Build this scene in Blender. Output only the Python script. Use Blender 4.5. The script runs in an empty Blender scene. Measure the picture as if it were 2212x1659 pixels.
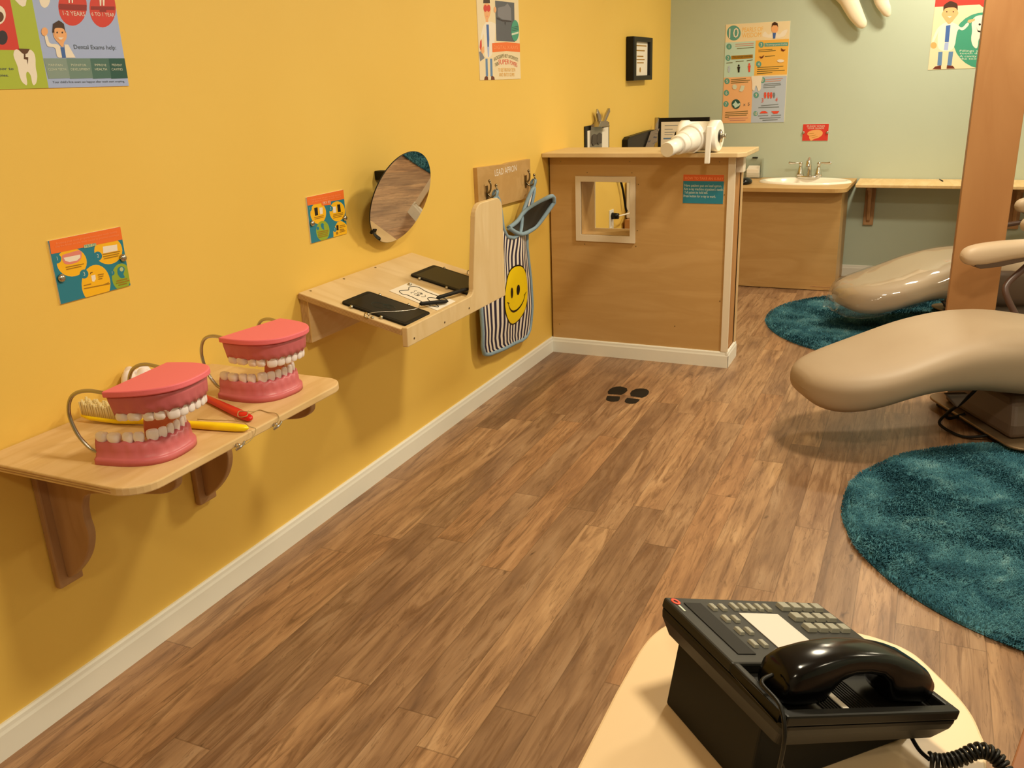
import bpy, bmesh, math, random
from mathutils import Vector, Matrix, noise
random.seed(7)
SC = bpy.context.scene
COL = SC.collection
PI = math.pi
# ---------------------------------------------------------------- camera
cam_d = bpy.data.cameras.new('camera'); cam = bpy.data.objects.new('camera', cam_d); COL.objects.link(cam); SC.camera = cam
cam_d.sensor_fit = 'HORIZONTAL'; cam_d.sensor_width = 36.0; cam_d.lens = 36.0 * 1912 / 2212; cam_d.clip_start = 0.05
def cam_axes(yaw, pitch, roll):
    cy, sy, cp, sp = math.cos(yaw), math.sin(yaw), math.cos(pitch), math.sin(pitch)
    f = Vector((-sy*cp, cy*cp, sp)); r = Vector((cy, sy, 0)); u = r.cross(f)
    c, s = math.cos(roll), math.sin(roll)
    return c*r + s*u, -s*r + c*u, f
R_, U_, F_ = cam_axes(0.43838298, -0.33027306, -0.03793923)
m = Matrix((R_, U_, -F_)).transposed().to_4x4(); m.translation = (1.8194, 0.0, 1.45); cam.matrix_world = m
# ---------------------------------------------------------------- world, light, exposure
SC.view_settings.view_transform = 'Standard'; SC.view_settings.look = 'None'; SC.view_settings.gamma = 1.0
SC.view_settings.use_curve_mapping = False; SC.view_settings.exposure = 0.0
w = bpy.data.worlds.new('world'); SC.world = w; w.use_nodes = True
w.node_tree.nodes['Background'].inputs[0].default_value = (0.02, 0.018, 0.015, 1); w.node_tree.nodes['Background'].inputs[1].default_value = 1.0
WARM = (1.0, 0.88, 0.64)
def ceil_light(x, y, power, size=0.34, z=2.715, col=WARM):
    d = bpy.data.lights.new('downlight_lamp', 'AREA'); d.shape = 'DISK'; d.size = size; d.energy = power; d.color = col
    o = bpy.data.objects.new('downlight_lamp', d); o.location = (x, y, z); COL.objects.link(o); return o
LIGHTS = [(2.0, -1.0, 20), (2.0, 1.3, 40), (2.0, 3.6, 50), (2.0, 6.0, 42), (4.4, 1.3, 16), (4.4, 3.6, 24), (4.4, 6.0, 24)]
for lx, ly, lp in LIGHTS: ceil_light(lx, ly, lp)
# ---------------------------------------------------------------- materials
def lin(h):
    h = h.lstrip('#'); v = [int(h[i:i+2], 16)/255 for i in (0, 2, 4)]
    return tuple(c/12.92 if c <= .04045 else ((c+.055)/1.055)**2.4 for c in v) + (1.0,)
def base_mat(name, col, rough=.5, metal=0.0, spec=.5):
    mt = bpy.data.materials.new(name); mt.use_nodes = True; b = mt.node_tree.nodes['Principled BSDF']
    b.inputs['Base Color'].default_value = lin(col) if isinstance(col, str) else col
    b.inputs['Roughness'].default_value = rough; b.inputs['Metallic'].default_value = metal
    b.inputs['Specular IOR Level'].default_value = spec
    return mt, mt.node_tree, b
def nn(nt, t, **kw):
    n = nt.nodes.new(t)
    for k, v in kw.items():
        if k.startswith('i_'):
            key = k[2:]; n.inputs[int(key) if key.isdigit() else key].default_value = v
        else: setattr(n, k, v)
    return n
def ramp(nt, fac, stops):
    r = nt.nodes.new('ShaderNodeValToRGB'); e = r.color_ramp.elements
    while len(e) < len(stops): e.new(0.5)
    for el, (p, c) in zip(e, stops): el.position = p; el.color = lin(c) if isinstance(c, str) else c
    nt.links.new(fac, r.inputs[0]); return r.outputs[0]
def coords(nt, scale, kind='Object'):
    tc = nt.nodes.new('ShaderNodeTexCoord'); mp = nt.nodes.new('ShaderNodeMapping')
    mp.inputs['Scale'].default_value = scale; nt.links.new(tc.outputs[kind], mp.inputs[0]); return mp.outputs[0]
def bump(nt, b, h, strength=.1, dist=.002):
    n = nn(nt, 'ShaderNodeBump'); n.inputs['Strength'].default_value = strength; n.inputs['Distance'].default_value = dist
    nt.links.new(h, n.inputs['Height']); nt.links.new(n.outputs[0], b.inputs['Normal'])
def noisy(name, c1, c2, scale=(4, 4, 4), rough=.5, metal=0, spec=.5, detail=6, lo=.3, hi=.7, bmp=0, bs=None):
    mt, nt, b = base_mat(name, c1, rough, metal, spec)
    n = nn(nt, 'ShaderNodeTexNoise', i_Detail=detail, i_Scale=1.0); nt.links.new(coords(nt, scale), n.inputs['Vector'])
    nt.links.new(ramp(nt, n.outputs[0], [(lo, c1), (hi, c2)]), b.inputs['Base Color'])
    if bmp:
        n2 = nn(nt, 'ShaderNodeTexNoise', i_Detail=3, i_Scale=1.0); nt.links.new(coords(nt, bs or (300, 300, 300)), n2.inputs['Vector']); bump(nt, b, n2.outputs[0], bmp)
    return mt
def wood(name, c1, c2, scale, rough=.42, streak=None):
    mt, nt, b = base_mat(name, c1, rough, 0, .4)
    v = coords(nt, scale)
    n = nn(nt, 'ShaderNodeTexNoise', i_Detail=7, i_Scale=1.0, i_Distortion=.6); nt.links.new(v, n.inputs['Vector'])
    nt.links.new(ramp(nt, n.outputs[0], [(.3, c1), (.5, c2), (.62, c1), (.8, c2)]), b.inputs['Base Color'])
    return mt
def plain(name, col, rough=.5, metal=0, spec=.5): return base_mat(name, col, rough, metal, spec)[0]

M = {}
M['yellow_wall'] = noisy('yellow_wall_paint', '#EFC963', '#ECC45C', (1.5, 1.5, 1.5), .55, bmp=.08, bs=(420, 420, 420))
M['green_wall'] = noisy('sage_wall_paint', '#BECBBC', '#B9C6B6', (1.5, 1.5, 1.5), .55, bmp=.08, bs=(420, 420, 420))
M['cream_wall'] = plain('cream_wall_paint', '#B9B09C', .6)
M['ceiling'] = plain('ceiling_white', '#F2EEE6', .8)
M['trim'] = plain('white_trim_gloss', '#EAE9E1', .42)
M['trim_cream'] = plain('cream_trim', '#E6D9C4', .45)
M['ply'] = wood('birch_plywood', '#E2C99E', '#D9BD8D', (2, 9, 2))
M['ply_y'] = wood('birch_plywood_lengthwise', '#E4C594', '#D8B67F', (14, 2.2, 14))
M['maple'] = wood('maple_panel', '#C9A36C', '#C09961', (1.6, 6, 9))
M['maple_dk'] = wood('stained_panel', '#BE8A55', '#B57F4A', (5, 5, 1.2))
M['bracket'] = wood('stained_bracket', '#BC936A', '#AC835A', (9, 9, 1.6), .4)
M['column'] = wood('orange_stained_board', '#AE7F51', '#A57548', (5, 5, .9), .5)
M['chrome'] = plain('chrome', '#D8D6D2', .12, 1.0)
M['steel'] = plain('brushed_steel', '#B9B4AA', .25, 1.0)
M['bronze'] = plain('aged_hook_metal', '#8C8068', .28, 1.0)
M['black'] = plain('black_plastic', '#0D0C0A', .42, 0, .3)
M['black_gloss'] = plain('glossy_black_plastic', '#070709', .16, 0, .35)
M['black_soft'] = plain('matte_black', '#15130F', .6, 0, .25)
M['dark_slate'] = plain('charcoal_plastic', '#201F1B', .45, 0, .3)
M['pvc'] = plain('white_pvc', '#FAF8F2', .3)
M['porcelain'] = plain('porcelain', '#F4EBDD', .12)
M['paper'] = plain('white_paper', '#F0E8DA', .7)
M['vinyl'] = noisy('beige_vinyl', '#A8947C', '#A28D75', (3, 3, 3), .5, bmp=.05, bs=(700, 700, 700))
M['arm_vinyl'] = plain('cream_vinyl', '#C2AC92', .5)
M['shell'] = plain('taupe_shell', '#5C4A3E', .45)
M['pink'] = plain('coral_plastic', '#F27684', .5)
M['gum'] = noisy('gum_plastic', '#D27078', '#C86670', (25, 25, 12), .38)
M['mouth'] = plain('inner_gum', '#A5402F', .5)
M['toothw'] = plain('tooth_enamel', '#F8EEF0', .22)
M['white_big'] = plain('white_tooth_sculpture', '#F3E6CF', .35)
M['yel_pl'] = plain('yellow_plastic', '#FFDF0A', .35)
M['red_pl'] = plain('red_plastic', '#D5150F', .35)
M['table'] = noisy('pale_table_laminate', '#DDC29A', '#D8BC93', (2, 2, 2), .42)
M['mirror'] = plain('mirror_glass', '#E4E0D8', .01, 1.0)
M['bind'] = noisy('grey_blue_binding', '#8FA9BC', '#86A0B4', (90, 90, 90), .7)
M['flap'] = plain('dark_lining', '#2A2418', .8)
PC = dict(white='F2E9DE', cream='EFDDBA', lilac='A8BAEC', green='AEC03E', red='D63A31', darkred='94201F', brown='5E361A', dark='2B2030', hair='40200F', skin='F2B27C', skin2='EFB06C', blue='3F68B4',
  ink='4C5866', pale='D5DECF', teal1='879C98', teal2='6F8C86', teal3='466F69', teal4='1F5550', teal='217F9A', orange='F2742A', orange2='D9622A', peach='FFA06A', yellow='F9BE16', lime='96AD2F', sage='B7C79A', pink='E58A80',
  ochre='A87A14', black='17120E', redor='E9503A', amber='F2BC58', moss='6B6436', sea='3F9C82', grey='7F7F8C', dgrey='565A68', jeans='5F86B8', maroon='6A2A18', mint='C2E0DA', peach2='F1BA88', slate='B9C8E2', slate2='76838F', seagrey='5FA39C', pinkish='D49A8C')
for k, v in PC.items(): M['p_' + k] = plain('print_' + k, v, .45)
def glassy(name, col, alpha_fac, rough=.05, gloss=.55):
    mt = bpy.data.materials.new(name); mt.use_nodes = True; nt = mt.node_tree; nt.nodes.clear()
    o = nn(nt, 'ShaderNodeOutputMaterial'); mx = nn(nt, 'ShaderNodeMixShader'); tr = nn(nt, 'ShaderNodeBsdfTransparent'); gl = nn(nt, 'ShaderNodeBsdfGlossy'); df = nn(nt, 'ShaderNodeBsdfDiffuse'); m2 = nn(nt, 'ShaderNodeMixShader'); fr = nn(nt, 'ShaderNodeLayerWeight', i_Blend=.25); ml = nn(nt, 'ShaderNodeMath', operation='MULTIPLY_ADD', i_1=gloss, i_2=.035)
    gl.inputs['Roughness'].default_value = rough; df.inputs['Color'].default_value = lin(col); mx.inputs[0].default_value = alpha_fac
    L = nt.links.new; L(fr.outputs['Facing'], ml.inputs[0]); L(tr.outputs[0], mx.inputs[1]); L(df.outputs[0], mx.inputs[2]); L(ml.outputs[0], m2.inputs[0]); L(mx.outputs[0], m2.inputs[1]); L(gl.outputs[0], m2.inputs[2]); L(m2.outputs[0], o.inputs[0])
    return mt
M['film'] = glassy('clear_plastic_film', '#E8DCC4', .07, .06, .35)
M['acrylic'] = glassy('clear_acrylic', '#C9CDB8', .12)
M['bristle'] = plain('pale_bristles', '#E6D29A', .6)
M['xfilm'] = glassy('dental_xray_film', '#7A665C', .45, .1)
# laminate strip floor: strips 0.11 m wide along y
def floor_mat():
    mt, nt, b = base_mat('wood_laminate', '#9A6A40', .36, 0, .45); L = nt.links.new
    tc = nn(nt, 'ShaderNodeTexCoord'); sp = nn(nt, 'ShaderNodeSeparateXYZ'); L(tc.outputs['Object'], sp.inputs[0])
    def mth(op, a, bb=None, c=None):
        n = nn(nt, 'ShaderNodeMath', operation=op)
        for i, v in enumerate((a, bb, c)):
            if v is None: continue
            if isinstance(v, (int, float)): n.inputs[i].default_value = v
            else: L(v, n.inputs[i])
        return n.outputs[0]
    xs = mth('DIVIDE', sp.outputs[0], .11); ix = mth('FLOOR', xs); fx = mth('FRACT', xs)
    wn = nn(nt, 'ShaderNodeTexWhiteNoise', noise_dimensions='1D'); L(ix, wn.inputs['W'])
    ys = mth('DIVIDE', mth('ADD', sp.outputs[1], mth('MULTIPLY', wn.outputs[0], 1.37)), 1.15); iy = mth('FLOOR', ys); fy = mth('FRACT', ys)
    cb = nn(nt, 'ShaderNodeCombineXYZ'); L(ix, cb.inputs[0]); L(iy, cb.inputs[1])
    w2 = nn(nt, 'ShaderNodeTexWhiteNoise', noise_dimensions='2D'); L(cb.outputs[0], w2.inputs['Vector'])
    sep = nn(nt, 'ShaderNodeSeparateColor'); L(w2.outputs['Color'], sep.inputs[0])
    # texture space shifted per strip
    gx = mth('ADD', sp.outputs[0], mth('MULTIPLY', sep.outputs[0], 37.0)); gy = mth('ADD', sp.outputs[1], mth('MULTIPLY', sep.outputs[1], 53.0))
    def vec(sx, sy):
        c = nn(nt, 'ShaderNodeCombineXYZ'); L(mth('MULTIPLY', gx, sx), c.inputs[0]); L(mth('MULTIPLY', gy, sy), c.inputs[1]); return c.outputs[0]
    def nz(v, det=5, dist=0, rg=.55):
        n = nn(nt, 'ShaderNodeTexNoise', i_Scale=1.0, i_Detail=det, i_Distortion=dist, i_Roughness=rg); L(v, n.inputs['Vector']); return n.outputs[0]
    broad = nz(vec(15, 2.6), 4, .7); grain = nz(vec(90, 5), 5, .3, .65); streak = nz(vec(26, 2.4), 6, 1.9, .62); crk = nz(vec(30, 2.2), 4, 1.2, .5); knots = nz(vec(22, 9), 3, .3)
    base = ramp(nt, broad, [(.22, '#755C4B'), (.42, '#937459'), (.58, '#A78768'), (.78, '#B99C7E')])
    def mix(fac, a, c2, mode='MIX'):
        n = nn(nt, 'ShaderNodeMix', data_type='RGBA', blend_type=mode); L(fac, n.inputs[0]) if not isinstance(fac, float) else setattr(n.inputs[0], 'default_value', fac)
        L(a, n.inputs[6]) if not isinstance(a, tuple) else setattr(n.inputs[6], 'default_value', a)
        L(c2, n.inputs[7]) if not isinstance(c2, tuple) else setattr(n.inputs[7], 'default_value', c2); return n.outputs[2]
    tone = ramp(nt, sep.outputs[2], [(0, (.72, .68, .66, 1)), (.3, (.86, .82, .80, 1)), (.6, (1.0, .97, .93, 1)), (.8, (1.07, .95, .83, 1)), (1, (1.16, 1.13, 1.06, 1))])
    c = mix(1.0, base, tone, 'MULTIPLY')
    g = ramp(nt, grain, [(.3, (.87, .85, .83, 1)), (.6, (1.05, 1.05, 1.05, 1))]); c = mix(1.0, c, g, 'MULTIPLY')
    sm = ramp(nt, streak, [(.50, (0, 0, 0, 1)), (.60, (.5, .5, .5, 1)), (.72, (.85, .85, .85, 1))]); c = mix(sm, c, lin('#6B4C34')); ck = mth('LESS_THAN', mth('ABSOLUTE', mth('SUBTRACT', crk, .5)), .007); c = mix(mth('MULTIPLY', ck, .32), c, lin('#4A301E'))
    km = ramp(nt, knots, [(.70, (0, 0, 0, 1)), (.78, (.7, .7, .7, 1))]); c = mix(km, c, lin('#40291A'))
    # joints
    ex = mth('MINIMUM', fx, mth('SUBTRACT', 1.0, fx)); ey = mth('MINIMUM', fy, mth('SUBTRACT', 1.0, fy))
    j = mth('MAXIMUM', mth('LESS_THAN', ex, .012), mth('LESS_THAN', ey, .0016)); jm = mth('MULTIPLY', j, .35)
    c = mix(jm, c, lin('#3A2413')); L(c, b.inputs['Base Color'])
    rr = ramp(nt, grain, [(.3, (.42, .42, .42, 1)), (.7, (.33, .33, .33, 1))]); L(rr, b.inputs['Roughness']); bump(nt, b, grain, .06, .001)
    return mt
M['floor'] = floor_mat()
def rug_mat():
    mt, nt, b = base_mat('teal_shag', '#1F6F7A', .9, 0, .15)
    n = nn(nt, 'ShaderNodeTexNoise', i_Scale=1.0, i_Detail=7, i_Roughness=.68, i_Distortion=.5); nt.links.new(coords(nt, (9, 9, 9)), n.inputs['Vector'])
    nt.links.new(ramp(nt, n.outputs[0], [(.30, '#24495A'), (.45, '#346576'), (.58, '#4D808E'), (.70, '#78A5AD')]), b.inputs['Base Color'])
    return mt
M['rug'] = rug_mat()
def stripe_mat():
    mt, nt, b = base_mat('striped_cloth', '#F0E6DC', .75); L = nt.links.new
    uv = nn(nt, 'ShaderNodeUVMap', uv_map='stripes'); sp = nn(nt, 'ShaderNodeSeparateXYZ'); L(uv.outputs[0], sp.inputs[0])
    m1 = nn(nt, 'ShaderNodeMath', operation='MULTIPLY', i_1=15.0); L(sp.outputs[0], m1.inputs[0]); m2 = nn(nt, 'ShaderNodeMath', operation='FRACT'); L(m1.outputs[0], m2.inputs[0])
    L(ramp(nt, m2.outputs[0], [(0, '#F0E6DA'), (.47, '#EFE4D8'), (.5, '#231D3C'), (.97, '#231D3C')]), b.inputs['Base Color'])
    return mt
M['stripe'] = stripe_mat()

# ---------------------------------------------------------------- mesh helpers
class MB:
    def __init__(s): s.v = []; s.f = []; s.m = []; s.s = []; s.uv = None
    def add(s, vs, fs, mi=0, sm=False):
        o = len(s.v); s.v += [tuple(v) for v in vs]
        for f in fs: s.f.append(tuple(i + o for i in f)); s.m.append(mi); s.s.append(sm)
        return s
    def box(s, x0, y0, z0, x1, y1, z1, mi=0):
        v = [(x0, y0, z0), (x1, y0, z0), (x1, y1, z0), (x0, y1, z0), (x0, y0, z1), (x1, y0, z1), (x1, y1, z1), (x0, y1, z1)]
        return s.add(v, [(0, 3, 2, 1), (4, 5, 6, 7), (0, 1, 5, 4), (1, 2, 6, 5), (2, 3, 7, 6), (3, 0, 4, 7)], mi)
    def loft(s, rings, mi=0, sm=True, cap=True, closed=True):
        n = len(rings[0]); vs = [p for r in rings for p in r]; fs = []
        for i in range(len(rings) - 1):
            for j in range(n if closed else n - 1):
                k = (j + 1) % n; fs.append((i*n + j, i*n + k, (i + 1)*n + k, (i + 1)*n + j))
        s.add(vs, fs, mi, sm)
        if cap: 
            s.add(rings[0], [tuple(range(n))[::-1]], mi, False); s.add(rings[-1], [tuple(range(n))], mi, False)
        return s
    def tube(s, pts, r, n=10, mi=0, cap=True):
        pts = [Vector(p) for p in pts]; rings = []; N = None
        for i, p in enumerate(pts):
            t = (pts[min(i + 1, len(pts) - 1)] - pts[max(i - 1, 0)]).normalized()
            if N is None: N = t.orthogonal().normalized()
            N = (N - t*N.dot(t)); N = N.normalized() if N.length > 1e-6 else t.orthogonal().normalized()
            B = t.cross(N); rr = r[i] if isinstance(r, (list, tuple)) else r
            rings.append([p + N*(math.cos(a)*rr) + B*(math.sin(a)*rr) for a in [2*PI*k/n for k in range(n)]])
        return s.loft(rings, mi, True, cap)
    def cyl(s, p0, p1, r0, r1=None, n=24, mi=0):
        return s.tube([p0, p1], [r0, r1 if r1 is not None else r0], n, mi)
    def lathe(s, prof, c=(0, 0, 0), n=32, mi=0, sx=1, sy=1):
        rings = [[(c[0] + r*math.cos(2*PI*k/n)*sx, c[1] + r*math.sin(2*PI*k/n)*sy, c[2] + z) for k in range(n)] for r, z in prof]
        return s.loft(rings, mi, True, True)
    def prism(s, poly, ax, a0, a1, mi=0, sm=False):
        def P(u, v, w): return (w, u, v) if ax == 'x' else (u, w, v) if ax == 'y' else (u, v, w)
        n = len(poly); s.add([P(u, v, a0) for u, v in poly] + [P(u, v, a1) for u, v in poly], [tuple(range(n)), tuple(range(2*n - 1, n - 1, -1))], mi)
        s.add([P(u, v, a0) for u, v in poly] + [P(u, v, a1) for u, v in poly], [(i, i + n, (i + 1) % n + n, (i + 1) % n) for i in range(n)], mi, sm); return s
    def build(s, name, mats, parent=None, bevel=0, seg=2, sub=0, local=False, solid=0):
        me = bpy.data.meshes.new(name); off = Vector((0, 0, 0))
        if parent is not None and not local:
            q = parent
            while q is not None: off += q.location; q = q.parent
        me.from_pydata([tuple(Vector(v) - off) for v in s.v], [], s.f)
        for mt in (mats if isinstance(mats, (list, tuple)) else [mats]): me.materials.append(mt)
        me.polygons.foreach_set('material_index', s.m); me.polygons.foreach_set('use_smooth', s.s)
        bm = bmesh.new(); bm.from_mesh(me); bmesh.ops.remove_doubles(bm, verts=bm.verts, dist=1e-5); bmesh.ops.recalc_face_normals(bm, faces=bm.faces); bm.to_mesh(me); bm.free()
        o = bpy.data.objects.new(name, me); COL.objects.link(o)
        if parent is not None: o.parent = parent
        if solid: md = o.modifiers.new('thick', 'SOLIDIFY'); md.thickness = solid; md.offset = 0
        if bevel: md = o.modifiers.new('bevel', 'BEVEL'); md.width = bevel; md.segments = seg; md.limit_method = 'ANGLE'; md.angle_limit = .6
        if sub: md = o.modifiers.new('sub', 'SUBSURF'); md.levels = sub; md.render_levels = sub
        return o
def tag(o, label, cat, group=None):
    o['label'] = label; o['category'] = cat
    if group: o['group'] = group
    return o
def thing(name, label, cat, loc=(0, 0, 0), rz=0, group=None):
    o = bpy.data.objects.new(name, None); o.empty_display_size = .05; COL.objects.link(o); o.location = loc; o.rotation_euler = (0, 0, rz)
    return tag(o, label, cat, group)
def struct(o): o['kind'] = 'structure'; return o
def copy_part(o, parent):
    c = o.copy(); COL.objects.link(c); c.parent = parent
    for ch in list(o.children): copy_part(ch, c)
    return c
def copy_thing(o, label, loc):
    c = copy_part(o, None); c.location = loc; c['label'] = label; return c
def smooth_path(pts, n=8):
    pts = [Vector(p) for p in pts]; out = []
    for i in range(len(pts) - 1):
        p0, p1, p2, p3 = pts[max(i - 1, 0)], pts[i], pts[i + 1], pts[min(i + 2, len(pts) - 1)]
        for k in range(n):
            t = k/n; out.append(.5*((2*p1) + (p2 - p0)*t + (2*p0 - 5*p1 + 4*p2 - p3)*t*t + (3*p1 - p0 - 3*p2 + p3)*t**3))
    out.append(pts[-1]); return out
def rrect(x0, y0, x1, y1, r, n=6):
    o = []
    for cx, cy, a in ((x1 - r, y1 - r, 0), (x0 + r, y1 - r, 90), (x0 + r, y0 + r, 180), (x1 - r, y0 + r, 270)):
        for k in range(n + 1): t = math.radians(a + 90*k/n); o.append((cx + r*math.cos(t), cy + r*math.sin(t)))
    return o
def interp(tab, x):
    if x <= tab[0][0]: return tab[0][1]
    for (a, b), (c, d) in zip(tab, tab[1:]):
        if x <= c: t = (x - a)/(c - a); return b + (d - b)*t
    return tab[-1][1]
_tc = {}
def text_mesh(st):
    if st in _tc: return _tc[st]
    cu = bpy.data.curves.new('txt', 'FONT'); cu.body = st; cu.resolution_u = 2; ob = bpy.data.objects.new('txt', cu); COL.objects.link(ob)
    dg = bpy.context.evaluated_depsgraph_get(); me = ob.evaluated_get(dg).to_mesh()
    vs = [(v.co.x, v.co.y) for v in me.vertices]; fs = [tuple(p.vertices) for p in me.polygons]
    bpy.data.objects.remove(ob); bpy.data.curves.remove(cu)
    x0 = min(v[0] for v in vs); x1 = max(v[0] for v in vs); y0 = min(0, 0); y1 = .7
    _tc[st] = ([((x - x0)/(x1 - x0), y/y1) for x, y in vs], fs, (x1 - x0)/y1); return _tc[st]
def clip_poly(poly, b):
    for ax, lim, sg in ((0, b[0], 1), (0, b[2], -1), (1, b[1], 1), (1, b[3], -1)):
        out = []
        for i in range(len(poly)):
            p, q = poly[i - 1], poly[i]; dp = sg*(p[ax] - lim); dq = sg*(q[ax] - lim)
            if (dp >= 0) != (dq >= 0): t = dp/(dp - dq); out.append((p[0] + t*(q[0] - p[0]), p[1] + t*(q[1] - p[1])))
            if dq >= 0: out.append(q)
        poly = out
        if not poly: break
    return poly
def print_items(mb, items, ax, val, sgn, mats, clip=True):
    """ax 'x': plane x=val facing +x (u=y,v=z); 'y': plane y=val facing -y (u=x,v=z)"""
    bx = None
    def P(u, v, l): 
        w = val + sgn*(.0002 + .00003*l); return (w, u, v) if ax == 'x' else (u, w, v)
    def mi(n):
        k = M['p_' + n]
        if k not in mats: mats.append(k)
        return mats.index(k)
    rank = {id(it): k for k, it in enumerate(sorted(items, key=lambda q: q[2]))}
    for it in items:
        ly = rank[id(it)]
        if it[0] == 'p':
            pl = it[3]
            if bx is None: bx = (min(p[0] for p in pl), min(p[1] for p in pl), max(p[0] for p in pl), max(p[1] for p in pl)); bx_first = pl
            elif clip: pl = clip_poly(pl, bx)
            if len(pl) < 3: continue
            if 8 <= len(it[3]) < 26 and it[1] in ('white', 'hair', 'skin', 'skin2', 'pink', 'teal', 'maroon', 'mint'):
                for _ in range(2): pl = [q for a, b in zip(pl, pl[1:] + pl[:1]) for q in ((a[0]*.78 + b[0]*.22, a[1]*.78 + b[1]*.22), (a[0]*.22 + b[0]*.78, a[1]*.22 + b[1]*.78))]
            mb.add([P(u, v, ly) for u, v in pl], [tuple(range(len(pl)))], mi(it[1]))
        else:
            _, mt, l, st, u0, v0, wd, ht, sl = it; vs, fs, asp = text_mesh(st)
            if len(st) < 3: u0, wd = u0 + (wd - ht*asp*.95)/2, ht*asp*.95
            pts = [(u0 + x*wd, v0 + y*ht + x*wd*sl) for x, y in vs]
            if bx and clip: pts = [(min(max(u, bx[0]), bx[2]), v) for u, v in pts]
            mb.add([P(u, v, ly) for u, v in pts], fs, mi(mt))
    return bx
def poster(name, key, ax, val, label, cat='poster', thick=.002, screws=()):
    mb = MB(); mats = []; it = POSTERS[key]; sgn = 1 if ax == 'x' else -1
    bx = print_items(mb, it, ax, val + sgn*thick, sgn, mats)
    mats.append(M['paper']); k = len(mats) - 1
    a, b = sorted((val, val + sgn*thick))
    if ax == 'x': mb.box(a, bx[0], bx[1], b, bx[2], bx[3], k)
    else: mb.box(bx[0], a, bx[1], bx[2], b, bx[3], k)
    t = thing(name, label, cat, ((val, bx[0], bx[1]) if ax == 'x' else (bx[0], val, bx[1])))
    mb.build('printed_sheet', mats, t)
    for u, v in screws:
        s = MB(); w = val + sgn*(thick + .001)
        pr = [(.0095, 0), (.0095, .004), (.007, .0075), (.003, .009)]
        rings = [[((w + sgn*h, u + r*math.cos(q), v + r*math.sin(q)) if ax == 'x' else (u + r*math.cos(q), w + sgn*h, v + r*math.sin(q))) for q in [2*PI*i/14 for i in range(14)]] for r, h in pr]
        s.loft(rings).build('mounting_screw', M['steel'], t)
    return t

# ================================================================ the room
X1, YB, YF, ZC = 5.4, 6.85, -2.2, 2.72
struct(MB().box(-.1, YF - .1, -.06, X1 + .1, YB + .1, 0).build('floor', M['floor']))
struct(MB().box(-.1, YF - .1, ZC, X1 + .1, YB + .1, ZC + .08).build('ceiling', M['ceiling']))
struct(MB().box(-.1, YF - .1, 0, 0, YB + .1, ZC).build('wall_left', M['yellow_wall']))
struct(MB().box(0, YB, 0, X1 + .1, YB + .1, ZC).build('wall_back', M['green_wall']))
struct(MB().box(X1, YF - .1, 0, X1 + .1, YB, ZC).build('wall_right', M['green_wall']))
struct(MB().box(0, YF - .1, 0, X1, YF, ZC).build('wall_front', M['cream_wall']))
BBP = [(0, 0), (.013, 0), (.013, .062), (.0105, .070), (.0095, .079), (.006, .084), (0, .084)]
def bb_y(name, x, y0, y1, sgn=1):
    return struct(MB().loft([[(x + sgn*a, yy, z) for a, z in BBP] for yy in (y0, y1)], 0, False).build(name, M['trim']))
def bb_x(name, y, x0, x1, sgn=-1):
    return struct(MB().loft([[(xx, y + sgn*a, z) for a, z in BBP] for xx in (x0, x1)], 0, False).build(name, M['trim']))
bb_y('baseboard_left', 0, YF, YB); bb_x('baseboard_back', YB, 0, X1); bb_y('baseboard_right', X1, YF, YB, -1)
# ---- half-height partition at the end of the yellow wall
PY = 4.426
t = thing('half_wall_partition', 'waist-high maple panel partition with a square framed window, standing off the yellow wall', 'partition', (.49, 4.54, 0))
hx0, hx1, hz0, hz1 = .187, .454, .664, .939
def holed(y0, y1, x0, x1, z0, z1):
    m = MB()
    g_ = .006; a, b, c, d = hx0 - g_, hx1 + g_, hz0 - g_, hz1 + g_
    m.box(x0, y0, z0, a, y1, z1).box(b, y0, z0, x1, y1, z1).box(a, y0, z0, b, y1, c).box(a, y0, d, b, y1, z1); return m
fp = holed(PY, PY + .012, .012, .972, .03, 1.066); 
fp.build('front_panel', M['maple'], t)
holed(4.618, 4.630, .012, .972, .03, 1.066).build('back_panel', M['ply'], t)
sc = MB()
for x, z in ((.074, 1.04), (.449, 1.04), (.901, 1.04), (.22, .985), (.46, .985), (.495, .928), (.492, .694), (.485, .612), (.203, .612), (.93, .883), (.05, .16), (.70, .2), (.93, .35)):
    MB().cyl((x, PY + .002, z), (x, PY - .0012, z), .0028, n=10).build('screw_head', M['bronze'], t)
st = MB()
for x0, x1 in ((.012, .05), (.93, .968)): st.box(x0, PY + .012, .03, x1, 4.618, 1.066)
st.build('stud', M['maple_dk'], t)
MB().box(.945, PY - .010, .084, .981, PY, 1.064).build('edge_trim', M['trim_cream'], t, .002)
lin_ = MB(); f_ = .012
lin_.box(hx0 - f_, PY - .006, hz0 - f_, hx0, 4.634, hz1 + f_).box(hx1, PY - .006, hz0 - f_, hx1 + f_, 4.634, hz1 + f_).box(hx0, PY - .006, hz0 - f_, hx1, 4.634, hz0).box(hx0, PY - .006, hz1, hx1, 4.634, hz1 + f_)
wf = lin_.build('window_liner', M['maple'], t)
fr = MB(); a0, a1, b0, b1 = .157, .481, .630, .967; i0, i1, j0, j1 = hx0, hx1, hz0, hz1
for q in ([(a0, b0), (a1, b0), (i1, j0), (i0, j0)], [(a1, b0), (a1, b1), (i1, j1), (i1, j0)], [(a1, b1), (a0, b1), (i0, j1), (i1, j1)], [(a0, b1), (a0, b0), (i0, j0), (i0, j1)]):
    fr.prism(q, 'y', PY - .012, PY)
fr.build('window_frame', M['trim_cream'], t, .0015)
bf = MB()
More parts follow.
